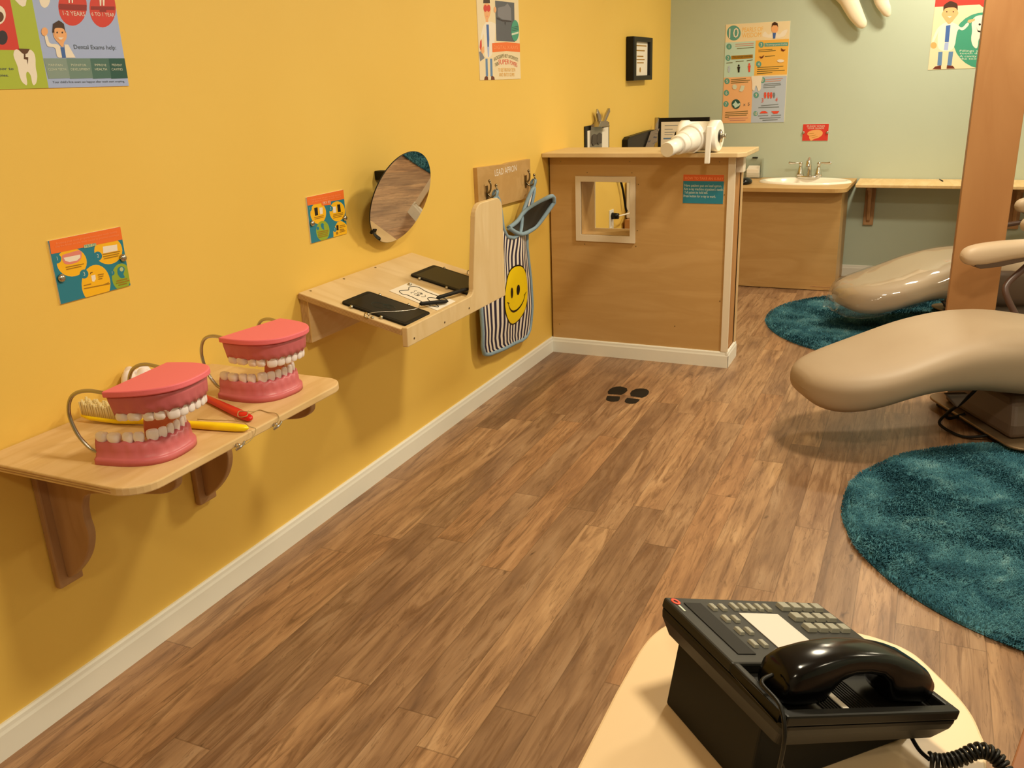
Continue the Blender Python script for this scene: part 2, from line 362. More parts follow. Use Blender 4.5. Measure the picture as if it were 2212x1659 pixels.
for q in ([(a0, b0), (a1, b0), (i1, j0), (i0, j0)], [(a1, b0), (a1, b1), (i1, j1), (i1, j0)], [(a1, b1), (a0, b1), (i0, j1), (i1, j1)], [(a0, b1), (a0, b0), (i0, j0), (i0, j1)]):
    bf.prism(q, 'y', 4.6345, 4.646)
bf.build('window_frame', M['trim_cream'], t)
MB().box(.968, 4.618, .084, .980, 4.634, 1.064).build('edge_strip', M['ply'], t)
MB().box(.972, 4.47, .985, 1.008, 4.53, 1.064).build('support_block', M['trim_cream'], t, .003)
# baseboard wrapping the partition
struct(MB().loft([[(xx, PY - a, z) for a, z in BBP] for xx in (.006, .985)], 0, False).build('baseboard_front', M['trim']))
struct(MB().loft([[(.972 + a, yy, z) for a, z in BBP] for yy in (PY - .012, 4.645)], 0, False).build('baseboard_end', M['trim']))
c_ = MB().prism([(.001, 4.345), (1.0, 4.345), (1.035, 4.385), (1.035, 4.722), (.001, 4.722)], 'z', 1.0665, 1.0885).build('partition_counter', M['ply'], None, .003)
tag(c_, 'long birch plywood ledge capping the half-height partition', 'counter')
# ---- back counter with sink
t = thing('sink_cabinet', 'plain maple sink cabinet against the green wall', 'cabinet', (.66, 6.6, 0))
MB().box(.02, 6.312, .004, 1.327, 6.328, .676).build('front_panel', M['maple'], t, .001)
MB().box(1.311, 6.328, .004, 1.327, 6.836, .676).build('side_panel', M['maple'], t)
mk = MB().box(1.17, 6.3105, .026, 1.30, 6.3125, .031).box(1.255, 6.3105, .012, 1.29, 6.3125, .014); mk.build('scuff_mark', M['bracket'], t)
pl = [(.002, 6.205)] + [(1.27 + .09*math.sin(q), 6.295 - .09*math.cos(q)) for q in [PI/2*k/8 for k in range(9)]] + [(1.375, 6.845), (.002, 6.845)]
cx_, cy_ = 1.05, 6.585
o = MB()
ring_o = pl; hole = [(cx_ + .27*math.cos(2*PI*k/48), cy_ + .165*math.sin(2*PI*k/48)) for k in range(48)]
def slab_with_hole(poly, hole, z0, z1, mi=0):
    bm = bmesh.new(); 
    vo = [bm.verts.new((x, y, z1)) for x, y in poly]; vh = [bm.verts.new((x, y, z1)) for x, y in hole]
    es = [bm.edges.new((vo[i], vo[(i + 1) % len(vo)])) for i in range(len(vo))] + [bm.edges.new((vh[i], vh[(i + 1) % len(vh)])) for i in range(len(vh))]
    r = bmesh.ops.triangle_fill(bm, use_beauty=True, use_dissolve=False, edges=es); fs = [f for f in r['geom'] if isinstance(f, bmesh.types.BMFace)]
    e = bmesh.ops.extrude_face_region(bm, geom=fs); bmesh.ops.translate(bm, vec=(0, 0, z0 - z1), verts=[v for v in e['geom'] if isinstance(v, bmesh.types.BMVert)])
    bm.verts.index_update(); mb = MB(); mb.add([tuple(v.co) for v in bm.verts], [tuple(v.index for v in f.verts) for f in bm.faces], mi); bm.free(); return mb
o = slab_with_hole(pl, hole, .678, .705).build('sink_counter', M['maple'], None, .004)
tag(o, 'maple worktop with a rounded front corner holding the white sink', 'counter')
t = thing('washbasin', 'oval white porcelain drop-in washbasin in the maple worktop', 'sink', (cx_, cy_, .705))
prof = [(1.02, .0), (1.0, .009), (.965, .013), (.90, .012), (.86, .004), (.80, -.03), (.62, -.085), (.35, -.108), (.09, -.112), (.07, -.118), (.09, -.124), (.4, -.12), (.68, -.095), (.84, -.035), (.885, -.002)]
MB().loft([[(cx_ + .305*r*math.cos(2*PI*k/56), cy_ + (.19 if r > .9 else .185)*r*math.sin(2*PI*k/56), .7055 + z) for k in range(56)] for r, z in prof], cap=False).build('bowl', M['porcelain'], t)
MB().lathe([(.024, 0), (.024, .003), (.012, .004), (.004, .001)], (cx_, cy_, .594), 20).build('drain', M['chrome'], t)
# faucet
fx, fy, fz = 1.058, 6.755, .7185
t = thing('faucet', 'chrome two-handle faucet with a curved spout behind the white washbasin', 'faucet', (fx, fy, fz))
MB().loft([[(fx + .085*s_*math.cos(q)*(1 if abs(math.cos(q)) < .98 else 1.0), fy + .028*s_*math.sin(q), fz - .006 + z) for q in [2*PI*k/40 for k in range(40)]] for s_, z in ((1.02, 0), (1.0, .012), (.93, .018), (.5, .02))]).build('base_plate', M['chrome'], t)
for sg in (-1, 1):
    hx = fx + sg*.062
    h = MB().lathe([(.026, .012), (.025, .022), (.019, .045), (.013, .07), (.010, .084), (.014, .090), (.015, .098), (.010, .106), (.002, .108)], (hx, fy, fz), 24).build('handle', M['chrome'], t)
    h2 = MB(); pts = smooth_path([(hx, fy, fz + .098), (hx + sg*.025, fy - .004, fz + .101), (hx + sg*.055, fy - .006, fz + .099), (hx + sg*.084, fy - .006, fz + .103)], 5)
    h2.tube(pts, [.004 + .006*(i/(len(pts) - 1)) - (.005 if i == len(pts) - 1 else 0) for i in range(len(pts))], 10); h2.build('lever', M['chrome'], h)
sp = smooth_path([(fx, fy, fz + .008), (fx, fy, fz + .06), (fx, fy - .012, fz + .108), (fx, fy - .05, fz + .132), (fx, fy - .09, fz + .115), (fx, fy - .105, fz + .085)], 8)
MB().tube(sp, [.018 - .006*min(1, i/14) + (.004 if i > 30 else 0) for i in range(len(sp))], 16).build('spout', M['chrome'], t)
# long shelf to the right
o = MB().prism([(1.392, 6.47), (2.85, 6.47), (2.85, 6.845), (1.392, 6.845)], 'z', .683, .705).build('plank_shelf', M['ply_y'], None, .004)
t = o; tag(o, 'long honey-coloured plank shelf along the green wall right of the sink', 'shelf')
for i, bx in enumerate((1.475, 2.385)):
    b = thing('shelf_bracket', ['dark brown bracket under the plank shelf nearest the sink cabinet', 'dark brown shelf bracket glimpsed right of the tall wooden post'][i], 'bracket', (bx, 6.84, .5), 0, 'brackets under the plank shelf')
    MB().box(bx - .034, 6.825, .38, bx + .034, 6.848, .682).build('back_plate', M['bracket'], b, .004)
    MB().prism([(6.825, .40), (6.80, .42), (6.77, .50), (6.74, .60), (6.66, .65), (6.53, .66), (6.53, .682), (6.825, .682)], 'x', bx - .011, bx + .011).build('gusset', M['bracket'], b, .003)
p = MB().tube([(1.905, 6.80, .7085), (1.925, 6.69, .7085)], [.0035, .0035], 8).build('pencil_stub', M['dark_slate']); tag(p, 'short dark pencil stub lying on the plank shelf near the tall post', 'pencil')
# mouse, towel dispenser
mo = MB(); mo.loft([[(.665 + .052*s_*math.cos(q), 6.43 + .075*s_*math.sin(q), .7055 + z) for q in [2*PI*k/28 for k in range(28)]] for s_, z in ((.9, 0), (1.0, .01), (.94, .024), (.75, .036), (.4, .043), (.1, .045))])
t = thing('computer_mouse', 'glossy black computer mouse at the left end of the sink worktop', 'mouse', (.665, 6.43, .7055)); mo.build('shell', M['black_gloss'], t); MB().tube(smooth_path([(.665, 6.50, .712), (.62, 6.6, .709), (.5, 6.62, .709), (.3, 6.66, .709)], 6), .0022, 6).build('cable', M['black'], t)
t = thing('towel_dispenser', 'clear acrylic paper towel holder on the green wall left of the sink', 'dispenser', (.66, 6.84, .71))
d = MB(); d.box(.596, 6.842, .712, .722, 6.846, .842).box(.596, 6.76, .712, .599, 6.842, .842).box(.719, 6.76, .712, .722, 6.842, .842).box(.596, 6.76, .708, .722, 6.846, .712).box(.599, 6.76, .712, .719, 6.763, .745); d.build('clear_box', M['acrylic'], t)
MB().box(.64, 6.838, .842, .678, 6.846, .852).build('hanger', M['dark_slate'], t)
for k in range(6):
    q = tag(MB().box(.614 + .001*k, 6.77 + .010*k, .7125, .702 - .002*(k % 2), 6.778 + .010*k, .772 + .004*k).build('paper_towel', M['paper'], None, .002), 'white folded paper towel stacked upright in the clear wall holder', 'paper towel', 'paper towels in the clear holder')
# things behind the partition
t = thing('monitor', 'black-framed computer monitor showing a white page in the corner behind the partition', 'monitor', (.2, 6.52, .7055))
MB().box(.10, 6.44, .7055, .30, 6.60, .717).build('foot', M['steel'], t, .004); MB().box(.178, 6.535, .717, .222, 6.556, .98).build('stand', M['steel'], t)
scr = [(.008, 6.485), (.378, 6.522)]
def mon(u, d_): x = .02 + u*.362; return (x, 6.478 + .035*u + d_)
m_ = MB(); u0, u1, z0, z1 = 0, 1, .86, 1.155
def slab(mb, ua, ub, za, zb, d0, d1, mi=0):
    v = [(*mon(ua, d0), za), (*mon(ub, d0), za), (*mon(ub, d1), za), (*mon(ua, d1), za), (*mon(ua, d0), zb), (*mon(ub, d0), zb), (*mon(ub, d1), zb), (*mon(ua, d1), zb)]
    return mb.add(v, [(0, 3, 2, 1), (4, 5, 6, 7), (0, 1, 5, 4), (1, 2, 6, 5), (2, 3, 7, 6), (3, 0, 4, 7)], mi)
slab(m_, 0, 1, .86, 1.155, 0, .03).build('bezel', M['black'], t, .002)
s_ = MB(); slab(s_, .07, .93, .885, 1.128, -.0015, 0, 0)
for k, (ua, ub, z) in enumerate(((.14, .5, 1.10), (.14, .30, 1.075), (.14, .34, 1.055), (.14, .30, 1.037))): slab(s_, ua, ub, z, z + .004, -.002, -.0015, 1)
slab(s_, .12, .62, 1.008, 1.018, -.002, -.0015, 2); s_.build('screen', [M['paper'], M['p_slate2'], M['p_jeans']], t)
MB().box(.003, 6.47, .7055, .026, 6.50, 1.16).build('side_strip', M['steel'], t)
t = thing('clipboard', 'black clipboard with a dental x-ray film hanging on the yellow wall above the partition', 'clipboard', (0, 5.2, 1.0))
MB().box(.002, 4.985, .90, .008, 5.42, 1.185).build('board', M['black'], t, .002)
MB().box(.008, 5.02, .92, .0095, 5.40, 1.158).build('paper_sheet', M['paper'], t)
xf = MB().add([(.014, 5.05, .98), (.014, 5.26, .97), (.017, 5.26, 1.185), (.017, 5.06, 1.19)], [(0, 1, 2, 3)]); xf.build('film_sheet', M['xfilm'], t, solid=.001)
ss = MB()
for dy in (0, .09): ss.prism([(5.07 + dy, 1.085), (5.10 + dy, 1.065), (5.13 + dy, 1.08), (5.155 + dy, 1.07), (5.16 + dy, 1.125), (5.12 + dy, 1.135), (5.075 + dy, 1.125)], 'x', .0185, .0190)
ss.build('tooth_image', plain('film_image', '#3E3430', .4), t)
cl = MB(); cl.prism([(5.10, 1.175), (5.31, 1.165), (5.27, 1.20), (5.14, 1.205)], 'x', .010, .05)
cl.prism([(5.16, 1.20), (5.20, 1.195), (5.20, 1.235), (5.14, 1.275), (5.13, 1.25)], 'x', .02, .032).prism([(5.21, 1.195), (5.25, 1.195), (5.33, 1.25), (5.32, 1.272), (5.27, 1.245)], 'x', .03, .045); cl.build('clip', M['steel'], t, .003)
t = thing('file_holder', 'black file holder with a grey clip on the yellow wall behind the partition', 'file holder', (0, 6.0, .9))
MB().prism([(5.70, .86), (6.33, .86), (6.33, 1.085), (6.2, 1.085), (5.74, 1.075), (5.70, 1.06)], 'x', .001, .04).build('pocket', M['black'], t, .004)
MB().add([(.05, 6.05, .97), (.05, 6.28, .97), (.06, 6.38, 1.09), (.05, 6.2, 1.08)], [(0, 1, 2, 3)]).add([(.05, 6.22, .99), (.06, 6.33, 1.0), (.05, 6.40, 1.16), (.04, 6.36, 1.12)], [(0, 1, 2, 3)]).build('film_sheet', M['xfilm'], t, solid=.001)
t = thing('power_outlet', 'white wall outlet with a black plug, seen through the partition window', 'outlet', (0, 5.48, .57))
MB().box(0, 5.435, .505, .006, 5.515, .642).build('cover_plate', M['trim'], t, .002)
for z in (.545, .605): MB().box(.006, 5.455, z - .018, .008, 5.495, z + .018).build('socket', M['paper'], t, .001)
o = thing('power_plug', 'black power plug with cords in the outlet behind the partition window', 'plug', (.008, 5.475, .6))
MB().cyl((.008, 5.475, .603), (.052, 5.475, .603), .022, .018, 16).build('plug_body', M['black'], o)
MB().tube(smooth_path([(.052, 5.475, .603), (.08, 5.53, .607), (.075, 5.66, .60), (.03, 5.73, .594)], 6), .005, 8).build('white_cord', M['paper'], o); MB().tube(smooth_path([(.03, 5.73, .594), (.025, 5.71, .62), (.022, 5.66, .74), (.02, 5.58, .86), (.02, 5.55, .95)], 6), .008, 8).build('black_cord', M['black'], o)
t = thing('low_cabinet', 'low brown wooden cabinet behind the partition, glimpsed through its window', 'cabinet', (.2, 5.89, 0))
MB().box(.02, 5.70, .002, .34, 6.08, .545).build('body', M['maple_dk'], t, .003)
t = MB().box(.012, 5.765, .5455, .24, 5.98, .79).build('white_box', M['paper'], None, .004); tag(t, 'plain white box on the low cabinet seen through the partition window', 'box')
# ---- tall wooden post
o = MB().box(1.972, 4.50, 0, 2.172, 4.70, ZC).build('wooden_post', M['column'], None, .003); tag(o, 'tall orange-stained wooden post between the two dental chairs', 'post')

# flat prints: (shape, colour, layer, outline) and (text, colour, layer, string, u, v, width, height, slope), in metres on their wall
POSTERS = {'P1': [
('p','lilac',0,[(0.86,1.471),(1.712,1.471),(1.712,2.03),(0.86,2.03)]),
('p','green',1,[(0.86,1.471),(1.4815,1.471),(1.4857898518924852,2.03),(0.86,2.03)]),
('p','red',2,[(0.89,1.5501),(1.4269,1.5501),(1.4349579104477614,1.9999999999999998),(0.89,1.9999999999999998)]),
('p','white',3,[(1.4108,1.62),(1.4092,1.6155),(1.4066,1.6113),(1.4032,1.6074),(1.3992,1.6041),(1.3946,1.6016),(1.3899,1.5999),(1.3852,1.5993),(1.3808,1.5996),(1.3768,1.6009),(1.3736,1.6031),(1.3711,1.6061),(1.3696,1.6098),(1.3692,1.6139),(1.3698,1.6182),(1.3713,1.6226),(1.3739,1.6268),(1.3772,1.6307),(1.3812,1.6339),(1.3856,1.6365),(1.3903,1.6382),(1.395,1.6389),(1.3994,1.6386),(1.4035,1.6374),(1.4068,1.6352),(1.4093,1.6323),(1.4109,1.6286),(1.4114,1.6244)]),
('p','brown',4,[(1.4047,1.616),(1.4038,1.6135),(1.4023,1.6111),(1.4002,1.6089),(1.3978,1.6071),(1.3951,1.6057),(1.3922,1.6047),(1.3894,1.6043),(1.3867,1.6045),(1.3842,1.6052),(1.3822,1.6065),(1.3807,1.6082),(1.3797,1.6102),(1.3794,1.6125),(1.3797,1.615),(1.3806,1.6175),(1.3821,1.6199),(1.3841,1.622),(1.3865,1.6239),(1.3892,1.6253),(1.392,1.6263),(1.3949,1.6267),(1.3976,1.6265),(1.4,1.6258),(1.4021,1.6246),(1.4037,1.6229),(1.4046,1.6209),(1.405,1.6185)]),
('p','dark',3,[(1.4043,1.575),(1.4031,1.5718),(1.4015,1.5687),(1.3993,1.5659),(1.3967,1.5636),(1.3939,1.5618),(1.3909,1.5607),(1.3881,1.5603),(1.3853,1.5606),(1.383,1.5616),(1.381,1.5633),(1.3796,1.5655),(1.3788,1.5682),(1.3786,1.5712),(1.3791,1.5744),(1.3802,1.5776),(1.3818,1.5806),(1.384,1.5834),(1.3865,1.5857),(1.3893,1.5875),(1.3922,1.5886),(1.3951,1.5891),(1.3979,1.5888),(1.4003,1.5878),(1.4022,1.5862),(1.4037,1.5839),(1.4045,1.5812),(1.4047,1.5782)]),
('p','white',3,[(1.4094,1.541),(1.4139,1.55),(1.4214,1.5526),(1.4304,1.5457),(1.4373,1.5423),(1.447,1.5504),(1.4551,1.5518),(1.4615,1.5454),(1.4629,1.535),(1.4579,1.5141),(1.4589,1.4983),(1.4527,1.4826),(1.4449,1.4768),(1.4413,1.4815),(1.4423,1.4985),(1.4359,1.5077),(1.4304,1.5012),(1.4296,1.4817),(1.426,1.4768),(1.4158,1.4858),(1.4135,1.5014),(1.4142,1.5168),(1.4098,1.5334)]),
('p','brown',4,[(1.4246,1.5533),(1.4523,1.553),(1.4448,1.5446),(1.4371,1.5415),(1.4303,1.5453)]),
('p','brown',4,[(1.4355,1.5425),(1.439,1.5419),(1.4374,1.5364),(1.4443,1.5359),(1.4395,1.5206),(1.4401,1.531),(1.433,1.5325)]),
('p','white',3,[(1.4401,1.6512),(1.4492,1.6418),(1.456,1.6386),(1.4636,1.6413),(1.469,1.6529),(1.4721,1.6731),(1.4458,1.6714)]),
('p','white',3,[(1.5304,1.6602),(1.5289,1.6557),(1.5268,1.6514),(1.5242,1.6474),(1.5211,1.6441),(1.5178,1.6416),(1.5144,1.6399),(1.5111,1.6392),(1.5081,1.6396),(1.5054,1.6409),(1.5033,1.6432),(1.5018,1.6462),(1.501,1.65),(1.501,1.6541),(1.5017,1.6586),(1.5031,1.663),(1.5052,1.6673),(1.5078,1.6712),(1.5108,1.6745),(1.5141,1.6771),(1.5175,1.6788),(1.5208,1.6795),(1.5238,1.6792),(1.5265,1.6779),(1.5287,1.6757),(1.5302,1.6727),(1.531,1.6689),(1.5311,1.6647)]),
('p','red',2,[(1.6269,1.6484),(1.6236,1.6389),(1.6185,1.6298),(1.6118,1.6215),(1.6038,1.6145),(1.595,1.6092),(1.5859,1.6057),(1.5768,1.6044),(1.5683,1.6051),(1.5608,1.6079),(1.5546,1.6126),(1.55,1.619),(1.5473,1.6266),(1.5466,1.6352),(1.5478,1.6444),(1.5509,1.6536),(1.5558,1.6624),(1.5623,1.6705),(1.5699,1.6775),(1.5785,1.6829),(1.5875,1.6865),(1.5965,1.6881),(1.6051,1.6877),(1.6128,1.6852),(1.6193,1.6807),(1.6241,1.6744),(1.6271,1.6667),(1.628,1.6579)]),
('p','red',2,[(1.7121,1.6494),(1.7089,1.6395),(1.7038,1.63),(1.697,1.6215),(1.6891,1.6143),(1.6803,1.6088),(1.6711,1.6052),(1.6621,1.6038),(1.6536,1.6046),(1.6461,1.6076),(1.64,1.6125),(1.6354,1.619),(1.6327,1.627),(1.632,1.6359),(1.6333,1.6454),(1.6364,1.6549),(1.6414,1.6641),(1.6478,1.6725),(1.6555,1.6796),(1.664,1.6852),(1.673,1.6889),(1.682,1.6906),(1.6906,1.6901),(1.6983,1.6875),(1.7047,1.6828),(1.7095,1.6763),(1.7125,1.6682),(1.7134,1.6591)]),
('p','darkred',3,[(1.5475,1.6378),(1.6241,1.6389),(1.627,1.6511),(1.5504,1.6497)]),
('p','darkred',3,[(1.6363,1.6415),(1.7068,1.6442),(1.7086,1.652),(1.638,1.649)]),
('p','darkred',3,[(1.6607,1.6379),(1.6803,1.6388),(1.6812,1.643),(1.6617,1.642)]),
('p','white',3,[(1.5784,1.6618),(1.5832,1.662),(1.5803,1.6526),(1.5772,1.6525)]),
('p','white',3,[(1.587,1.6623),(1.5918,1.6625),(1.5889,1.6531),(1.5858,1.6529)]),
('p','white',3,[(1.6665,1.6669),(1.6728,1.6673),(1.6685,1.6517),(1.6644,1.6515)]),
('p','white',3,[(1.6758,1.6674),(1.6821,1.6678),(1.6778,1.6522),(1.6737,1.652)]),
('t','white',3,'1-2 YEARS',1.5565,1.6264,0.0603,0.0091,0.003),
('t','white',3,'6 TO 1 YEAR',1.6359,1.6283,0.0674,0.0082,0.01),
('p','hair',5,[(1.5181,1.5882),(1.5245,1.6068),(1.5337,1.611),(1.5412,1.6146),(1.5472,1.6115),(1.553,1.6078),(1.5536,1.5892)]),
('p','skin',4,[(1.5239,1.5976),(1.5508,1.5984),(1.5567,1.588),(1.553,1.5759),(1.5435,1.5677),(1.5414,1.5589),(1.5353,1.5582),(1.5305,1.5661),(1.5229,1.5725),(1.5188,1.583)]),
('p','skin',6,[(1.525,1.5963),(1.5307,1.5985),(1.5491,1.5984),(1.5526,1.5919),(1.5511,1.5785),(1.5427,1.5716),(1.5343,1.5715),(1.5242,1.5779),(1.5228,1.5857)]),
('p','hair',7,[(1.5327,1.5886),(1.5326,1.5882),(1.5323,1.5877),(1.5319,1.5873),(1.5315,1.587),(1.531,1.5867),(1.5305,1.5865),(1.53,1.5865),(1.5296,1.5865),(1.5292,1.5866),(1.5288,1.5869),(1.5285,1.5872),(1.5284,1.5876),(1.5283,1.588),(1.5284,1.5885),(1.5285,1.589),(1.5288,1.5894),(1.5292,1.5899),(1.5296,1.5902),(1.5301,1.5905),(1.5306,1.5906),(1.5311,1.5907),(1.5315,1.5907),(1.5319,1.5905),(1.5323,1.5903),(1.5326,1.5899),(1.5327,1.5896),(1.5328,1.5891)]),
('p','hair',7,[(1.5465,1.589),(1.5463,1.5886),(1.5461,1.5881),(1.5457,1.5877),(1.5453,1.5873),(1.5448,1.5871),(1.5443,1.5869),(1.5438,1.5868),(1.5433,1.5869),(1.5429,1.587),(1.5426,1.5873),(1.5423,1.5876),(1.5421,1.588),(1.5421,1.5884),(1.5421,1.5889),(1.5423,1.5894),(1.5426,1.5898),(1.5429,1.5902),(1.5433,1.5906),(1.5438,1.5909),(1.5443,1.591),(1.5448,1.5911),(1.5453,1.5911),(1.5457,1.5909),(1.5461,1.5907),(1.5464,1.5903),(1.5465,1.5899),(1.5466,1.5895)]),
('p','white',7,[(1.531,1.5787),(1.5452,1.5784),(1.5382,1.5739),(1.5334,1.5748)]),
('p','white',4,[(1.4959,1.5824),(1.504,1.5826),(1.5045,1.5643),(1.526,1.5647),(1.5342,1.5568),(1.5359,1.5354),(1.5174,1.5353),(1.5195,1.5579),(1.4997,1.5576),(1.4964,1.5641)]),
('p','white',4,[(1.5442,1.5637),(1.5544,1.5638),(1.5596,1.5531),(1.5684,1.5356),(1.5409,1.5354)]),
('p','blue',5,[(1.5318,1.5574),(1.5428,1.5576),(1.5419,1.5357),(1.5317,1.5356)]),
('p','skin',4,[(1.5069,1.5899),(1.5062,1.5879),(1.5051,1.586),(1.5037,1.5842),(1.502,1.5828),(1.5002,1.5817),(1.4982,1.581),(1.4963,1.5807),(1.4945,1.5809),(1.4929,1.5815),(1.4915,1.5825),(1.4905,1.5839),(1.4899,1.5855),(1.4898,1.5874),(1.49,1.5894),(1.4907,1.5913),(1.4918,1.5932),(1.4932,1.595),(1.4948,1.5964),(1.4967,1.5975),(1.4986,1.5982),(1.5006,1.5985),(1.5024,1.5983),(1.504,1.5978),(1.5054,1.5967),(1.5064,1.5954),(1.507,1.5937),(1.5072,1.5918)]),
('t','ink',3,'Dental Exams help:',1.5694,1.5546,0.1218,0.0095,0.002),
('p','teal1',3,[(1.4826,1.5338),(1.5423,1.5341),(1.5433,1.4913),(1.4853,1.4907)]),
('p','teal2',3,[(1.5423,1.5341),(1.6088,1.5344),(1.6076,1.4905),(1.543,1.4899)]),
('p','teal3',3,[(1.6088,1.5344),(1.663,1.5347),(1.6612,1.4898),(1.6073,1.4891)]),
('p','teal4',3,[(1.663,1.5347),(1.7148,1.535),(1.7133,1.4891),(1.6609,1.4884)]),
('t','pale',4,'MAINTAIN',1.4918,1.5177,0.0363,0.0048,-0.017),
('t','pale',4,'CLEAN TEETH',1.4887,1.5084,0.0475,0.005,-0.006),
('t','pale',4,'MONITOR',1.5524,1.5176,0.0416,0.0049,-0.017),
('t','pale',4,'DEVELOPMENT',1.5493,1.508,0.0533,0.0052,-0.006),
('t','pale',4,'IMPROVE',1.6184,1.5175,0.0339,0.005,-0.021),
('t','pale',4,'HEALTH',1.617,1.5077,0.035,0.0053,-0.006),
('t','pale',4,'PREVENT',1.6694,1.5174,0.0305,0.0051,-0.023),
('t','pale',4,'CAVITIES',1.6661,1.5074,0.0336,0.0054,-0.006),
('t','ink',3,"Your child's first exam can happen after teeth start erupting.",1.4946,1.4812,0.2057,0.0048,-0.007),
('t','ink',3,'door to',1.3603,1.51,0.0423,0.0063,-0.005),
('t','ink',3,'babies.',1.3541,1.4969,0.0339,0.0057,-0.012)],
'S1': [
('p','teal',0,[(1.399,0.9915),(1.6075,0.9915),(1.6075,1.14),(1.399,1.14)]),
('p','yellow',1,[(1.4912,1.0731),(1.4885,1.0659),(1.4837,1.0595),(1.4773,1.0543),(1.4695,1.0504),(1.4608,1.0481),(1.4515,1.0474),(1.4423,1.0485),(1.4335,1.0512),(1.4256,1.0554),(1.419,1.0608),(1.414,1.0671),(1.4107,1.0741),(1.4094,1.0815),(1.4101,1.0888),(1.4128,1.0957),(1.4173,1.1019),(1.4234,1.1071),(1.4309,1.111),(1.4394,1.1134),(1.4484,1.1143),(1.4576,1.1135),(1.4665,1.1111),(1.4746,1.1071),(1.4815,1.1018),(1.4869,1.0954),(1.4904,1.0882),(1.4919,1.0806)]),
('p','yellow',1,[(1.6012,1.0815),(1.5985,1.0743),(1.5937,1.0679),(1.5872,1.0626),(1.5794,1.0586),(1.5705,1.0562),(1.5611,1.0555),(1.5517,1.0565),(1.5427,1.0591),(1.5346,1.0632),(1.5278,1.0685),(1.5226,1.0749),(1.5192,1.0819),(1.5178,1.0892),(1.5185,1.0965),(1.5211,1.1034),(1.5256,1.1097),(1.5318,1.1149),(1.5394,1.1189),(1.548,1.1214),(1.5572,1.1224),(1.5666,1.1216),(1.5756,1.1193),(1.5839,1.1154),(1.5911,1.1101),(1.5966,1.1037),(1.6003,1.0966),(1.6018,1.0891)]),
('p','yellow',1,[(1.547,1.0077),(1.5436,0.9976),(1.5382,0.9884),(1.5312,0.9808),(1.5229,0.975),(1.5137,0.9713),(1.5042,0.97),(1.4948,0.971),(1.486,0.9743),(1.4782,0.9797),(1.4718,0.9869),(1.4672,0.9955),(1.4644,1.0051),(1.4637,1.0152),(1.4651,1.0254),(1.4684,1.0352),(1.4735,1.044),(1.4802,1.0515),(1.4882,1.0573),(1.4971,1.0612),(1.5065,1.0628),(1.5158,1.0621),(1.5247,1.0592),(1.5327,1.0541),(1.5394,1.0471),(1.5444,1.0384),(1.5474,1.0286),(1.5483,1.0182)]),
('p','lime',1,[(1.613,1.0122),(1.6106,1.005),(1.6069,0.9984),(1.602,0.9929),(1.5962,0.9887),(1.5898,0.986),(1.5831,0.9849),(1.5765,0.9855),(1.5703,0.9878),(1.5648,0.9915),(1.5603,0.9966),(1.557,1.0027),(1.5551,1.0096),(1.5545,1.0169),(1.5555,1.0242),(1.5578,1.0312),(1.5615,1.0376),(1.5662,1.0431),(1.5719,1.0473),(1.5781,1.0501),(1.5847,1.0513),(1.5913,1.0509),(1.5975,1.0488),(1.6031,1.0452),(1.6078,1.0402),(1.6112,1.0341),(1.6133,1.0271),(1.6139,1.0197)]),
('p','orange',3,[(1.4015,1.1409),(1.6079,1.1398),(1.6087,1.1083),(1.4,1.1096)]),
('t','peach',4,'Brushing your teeth properly keeps your teeth healthy',1.4175,1.1291,0.1773,0.0042,-0.006),
('t','peach',4,'Use the brush on the teeth model to practice technique',1.4135,1.122,0.1846,0.0043,-0.012),
('p','sage',4,[(1.4913,1.1149),(1.526,1.1135),(1.5271,1.1072),(1.491,1.1069)]),
('t','teal',5,'TRY IT!',1.4929,1.1081,0.0326,0.006,-0.018),
('p','teal',2,[(1.424,1.094),(1.4232,1.0917),(1.4218,1.0897),(1.42,1.088),(1.4178,1.0868),(1.4154,1.0859),(1.4128,1.0857),(1.4102,1.0859),(1.4078,1.0866),(1.4055,1.0879),(1.4037,1.0895),(1.4023,1.0915),(1.4014,1.0936),(1.4011,1.096),(1.4014,1.0983),(1.4022,1.1005),(1.4035,1.1025),(1.4053,1.1042),(1.4075,1.1055),(1.4099,1.1063),(1.4125,1.1066),(1.4151,1.1064),(1.4175,1.1057),(1.4198,1.1045),(1.4216,1.1028),(1.423,1.1009),(1.4239,1.0987),(1.4243,1.0963)]),
('p','teal',2,[(1.5379,1.0792),(1.537,1.0769),(1.5355,1.0748),(1.5336,1.073),(1.5312,1.0717),(1.5285,1.0708),(1.5257,1.0705),(1.5228,1.0708),(1.5201,1.0716),(1.5177,1.0729),(1.5156,1.0746),(1.5141,1.0767),(1.5131,1.079),(1.5127,1.0815),(1.5129,1.0839),(1.5138,1.0862),(1.5152,1.0883),(1.5172,1.0901),(1.5195,1.0914),(1.5222,1.0923),(1.525,1.0926),(1.5278,1.0924),(1.5305,1.0916),(1.533,1.0903),(1.5351,1.0886),(1.5367,1.0865),(1.5377,1.0842),(1.5381,1.0817)]),
('p','teal',2,[(1.4892,1.0449),(1.4884,1.0426),(1.487,1.0405),(1.485,1.0388),(1.4827,1.0375),(1.4801,1.0367),(1.4774,1.0364),(1.4746,1.0367),(1.472,1.0376),(1.4697,1.0389),(1.4677,1.0406),(1.4662,1.0427),(1.4653,1.045),(1.4649,1.0474),(1.4652,1.0498),(1.466,1.0521),(1.4674,1.0542),(1.4693,1.0559),(1.4716,1.0572),(1.4741,1.058),(1.4769,1.0583),(1.4796,1.058),(1.4822,1.0572),(1.4846,1.0559),(1.4866,1.0542),(1.4881,1.0521),(1.4891,1.0498),(1.4895,1.0473)]),
